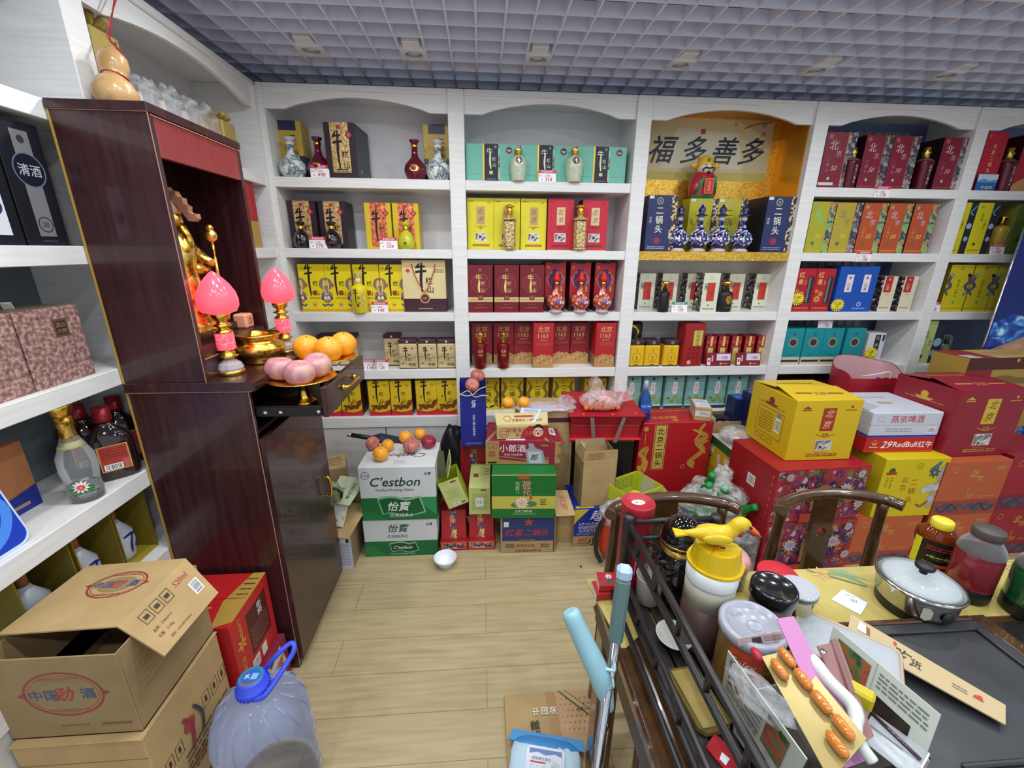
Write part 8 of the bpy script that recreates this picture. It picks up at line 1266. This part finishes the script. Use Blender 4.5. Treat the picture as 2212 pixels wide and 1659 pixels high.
# translucent container
t = thing('food_container', 'clear plastic food container with frosted lid under the chopstick sleeve', 'container', (.775, .65, TZ+.025), -.75); MB().box(-.085, .085, -.055, .055, 0, .05, '@clear_shell', c=.02).box(-.07, .07, -.042, .042, .004, .03, '#8c98b4', c=.012).build('container_body', t); MB().box(-.094, .094, -.064, .064, .05, .058, '@frosted_film', c=.0035).tube([(sx*.078+.014*cos(a), sy*.048+.014*sin(a), .057) for sx, sy, a0 in ((1, 1, 0), (-1, 1, pi/2), (-1, -1, pi), (1, -1, 3*pi/2)) for a in (a0, a0+pi/4, a0+pi/2)], .004, '#b8a488', 6, closed=True).build('frosted_lid', t)
# chopstick sleeve
A, B_, C_, D_ = (pZ(1838, 1326, .80), pZ(2174, 1520, .785), pZ(2174, 1552, .785), pZ(1832, 1358, .80))
B_.z = C_.z = .781
t = thing('chopstick_sleeve', 'long kraft paper chopstick sleeve laid diagonally over the tray', 'chopstick sleeve', (0, 0, 0))
C2 = C_+(C_-B_)*.3; D2 = D_+(D_-A)*.5
sheet([D2, C2, B_, A], .003, '#b8a47c', [('t', '吃', .395, .5, .12, '#3a342c', 'B'), ('t', '货', .475, .45, .08, '#3a342c', 'b'), ('o', .33, .82, .012, '#c03c34', .02), ('p', [(.82, .45), (.88, .45), (.87, .7), (.83, .6)], '#b83c34'), ('L', .7, .35, .8, .6, 2, '#8a7c60'), ('p', [(.1, .4), (.16, .4), (.15, .8), (.11, .85)], '#7c5c2c'), ('p', [(.06, .5), (.13, .5), (.12, .85), (.07, .9)], '#d0d0d4')], .24, .05).build('paper_sleeve', t)
# open picture-printed box with strips, capsules and strap
t = thing('picture_box', 'open box printed with pictures, full of packets in front of the can', 'box', (.60, .40, RZ0+.001), .16); w, d, h = .22, .16, .1
PB = '#aab0a8'; b = MB(); b.box(-w/2, w/2, 0, .003, 0, h, PB).box(-w/2, w/2, d-.003, d, 0, h, PB).box(-w/2, -w/2+.003, 0, d, 0, h, PB).box(w/2-.003, w/2, 0, d, 0, h, PB).box(-w/2, w/2, 0, d, 0, .003, PB)
b.art(*FACES['left'](w, d, h), [('r', .05, .1, .45, .8, '@photo_green'), ('r', .52, .5, .9, .92, '@photo_mix'), ('L', .5, .1, .95, .4, 7, '#5c6058')]); b.build('box_body', t)
pa = [('r', .06, .3, .4, .88, '@photo_green'), ('r', .55, .08, .85, .55, '@photo_dark'), ('L', .55, .62, .95, .9, 4, '#6c706a'), ('r', .44, 0, .45, 1, '#8a8e88'), ('L', .08, .08, .38, .22, 4, '#7c807a')]
O = Vector(t.location); iv = lambda p: RZ(-.16) @ (p-O)
sheet([iv(pZ(1765, 1480, .86)), iv(pZ(1975, 1700, .84)), iv(pZ(2032, 1545, .95)), iv(pZ(1800, 1352, .975))], .0025, '#b8bdb4', [('r', .08, .42, .42, .9, '@photo_green'), ('r', .52, .1, .84, .6, '@photo_dark'), ('L', .5, .68, .95, .92, 4, '#6c706a'), ('r', .46, 0, .465, 1, '#8a8e88'), ('L', .08, .12, .4, .34, 5, '#7c807a')], .26, .14).build('inner_leaflet', t)
sheet([iv(pZ(1560, 1480, .84)), iv(pZ(1700, 1720, .83)), iv(pZ(1742, 1640, .935)), iv(pZ(1572, 1405, .95))], .002, '#b4bab0', [('r', .06, .3, .3, .92, '@photo_mix'), ('r', .6, .2, .85, .9, '@photo_green'), ('L', .34, .2, .56, .9, 6, '#7c807a'), ('L', .06, .08, .55, .24, 3, '#7c807a')], .24, .1).build('outer_leaflet', t)
MB().box(-w/2+.01, w/2-.01, .01, d-.01, .004, .07, '#3c3832', c=.01).build('dark_filler', t)  # added filler block, only there to make the box interior dark
q0, q1, q2_, q3 = pZ(1645, 1418, .955), pZ(1714, 1402, .965), pZ(1872, 1595, .955), pZ(1795, 1690, .935)
t = thing('capsule_blister', 'gold blister strip of orange capsules standing in the picture box', 'blister pack', (0, 0, 0)); P4 = [q0, q3, q2_, q1]
if True:
    P4 = [q3, q2_, q1, q0]
    sheet(P4, .002, mat('#a4925c', .3, .35), None).build('foil_strip', t); nn = (P4[1]-P4[0]).cross(P4[3]-P4[0]).normalized()
    fm = lambda x, y: P4[0]*(1-x)*(1-y)+P4[1]*x*(1-y)+P4[2]*x*y+P4[3]*(1-x)*y
    for x, y in ((.6, .9), (.22, .82), (.62, .66), (.66, .42), (.72, .17), (.42, .12)):
        c_ = fm(x, y)+nn*.009; a_ = (P4[2]-P4[1]).normalized()*.0135; MB().tube([c_-a_*1.35, c_-a_, c_-a_*.3, c_+a_*.3, c_+a_, c_+a_*1.35], [.002, .0072, .0082, .0082, .0072, .002], mat('#c8782c', .12, coat=.8, name='capsule'), 12).build('capsule', t)
a0, a1, a2, a3 = pZ(1678, 1336, 1.0), pZ(1715, 1331, 1.0), pZ(1880, 1640, .915), pZ(1825, 1660, .915)
tag(sheet([a3, a2, a1, a0], .002, mat('#b878a8', .5)).build('pink_file', None), 'long flat pink nail file sticking out of the picture box', 'nail file')
b = MB(); b.tube(smooth([pZ(1735, 1400, .965), pZ(1790, 1470, .96), pZ(1845, 1530, .95), pZ(1850, 1590, .945), pZ(1885, 1645, .93)], 6), [.006, .008, .01, .012, .012]+[.011]*10+[.009]*10, '#c8ccc8', 10); tag(b.build('white_tassel', None), 'white fabric loop beside the pink nail file', 'fabric loop')
t = thing('pink_strap', 'dusty pink leather key strap with a metal snap in the picture box', 'strap', (0, 0, 0)); PS = mat('#8c6260', .5)
s0 = [pZ(1862, 1610, .93), pZ(1888, 1590, .93), pZ(1812, 1385, .975), pZ(1766, 1395, .975)]; sheet(s0, .003, PS).build('leather_loop', t); sheet([pZ(1838, 1500, .955), pZ(1846, 1490, .955), pZ(1805, 1378, .978), pZ(1795, 1382, .978)], .003, mat('#7c5654', .5)).build('folded_edge', t)
c_ = pZ(1778, 1408, .98); MB().lathe([(.0055, 0), (.005, .002), (.001, .003)], CHROME, 16, X=TR(*c_)).build('snap_button', t)
tag(MB().box(-.012, .012, -.02, .02, 0, .03, mat('#b8a818', .4), c=.004).build('yellow_highlighter', None, pZ(1850, 1515, .925), .7), 'yellow plastic cap between the pink strap and leaflet', 'cap')
b = MB(); fn3 = lambda p: 1+.25*sin(p[0]*9+p[1]*4)*cos(p[2]*8)
b.blob((0, 0, 0), .035, '@clear_film', 20, 14, (.7, 1.5, .7), fn=fn3); tag(b.build('clear_wrapper', None, pZ(1640, 1500, .94), .4), 'crinkled clear wrapper beside the capsule strip', 'wrapper')
tag(MB().blob((0, 0, 0), .008, '#a82430', 12, 8, (1, 1.6, 1)).build('red_bead', None, pZ(1634, 1413, .97)), 'small red bead at the rim of the picture box', 'bead')
tag(sheet([pZ(1595, 1395, .94), pZ(1700, 1385, .94), pZ(1690, 1362, .955), pZ(1592, 1380, .955)], .001, '#c0a8a8', [('r', .3, .1, .5, .8, '#3a3838'), ('L', .55, .2, .95, .8, 3, '#8a7474')], .1, .03).build('pink_slip', None), 'pale pink printed slip leaning between can and picture box', 'paper')
t = thing('clear_vial_box', 'small clear box with metal tube at the lower edge of the picture box', 'box', tuple(pZ(1925, 1625, .90)), .5); MB().box(-.02, .02, -.035, .035, 0, .03, '@clear_shell', c=.002).build('clear_case', t); MB().tube([(-.01, -.03, .034), (.01, .035, .034)], .003, mat('#5c4a5c', .2, .8), 8).build('metal_tube', t)
# broom grip and dustpan handle standing by the table corner
t = thing('long_handled_broom', 'chrome broom pole with grey-green grip and pale blue cap', 'broom', (0, 0, 0)); T = Vector((.281, .685, 1.045)); Bt = Vector((.216, .585, .015)); dv = (T-Bt).normalized(); gr = T-dv*.18
def along(v): return v.to_track_quat('Z', 'Y').to_matrix().to_4x4()
MB().tube([Bt+dv*.03, gr+dv*.01], .0118, CHROME, 20).build('chrome_pole', t)
Xg = TR(*gr) @ along(dv) @ RZ(.3); MB().box(-.0145, .0145, -.0135, .0135, 0, .15, mat('#5f7a78', .5), Xg, c=.006).build('grip', t); MB().box(-.0152, .0152, -.0142, .0142, .146, .176, mat('#a8c0d8', .4), Xg, c=.007).build('end_cap', t)
MB().box(-.12, .12, -.02, .02, 0, .07, '#7fa0a8', TR(Bt.x-.02, Bt.y, 0), c=.006).build('broom_head', t)
t = thing('dustpan', 'long-handled dustpan with pale blue curved handle clipped to the broom', 'dustpan', (0, 0, 0)); LBm = mat('#8cb8c4', .42)
P_ = [Vector(p) for p in ((.168, .665, .955), (.178, .655, .935), (.2, .635, .89), (.222, .615, .845), (.236, .603, .80), (.245, .597, .77))]
MB().tube(smooth([tuple(p) for p in P_], 4), [.013, .017, .0185, .019, .019, .019, .0195, .02, .0205, .021, .0215, .0215, .0215, .021, .02, .018, .016, .014, .012, .01, .008][:21], LBm, 16).build('curved_handle', t)
b = MB()
for zz_, o in ((.845, .0), (.80, .003)): b.tube(smooth([(.232, .608, zz_+.02), (.25, .61, zz_+.012), (.258, .625, zz_-.002), (.262, .64, zz_-.008)]), .003, mat('#a8d0dc', .35), 8)
b.build('clip_fork', t); MB().tube([(.236, .60, .83), (.178, .50, .03)], .0112, CHROME, 18).build('chrome_pole', t); b = MB(); b.box(-.12, .12, -.1, .1, 0, .006, '#7fa0a8', TR(.14, .44, 0)).box(-.12, .12, .094, .1, 0, .07, '#7fa0a8', TR(.14, .44, 0)).box(-.12, -.114, -.1, .1, 0, .05, '#7fa0a8', TR(.14, .44, 0)).box(.114, .12, -.1, .1, 0, .05, '#7fa0a8', TR(.14, .44, 0)); b.build('dustpan_tray', t)
bpy.data.objects.remove(_fo)
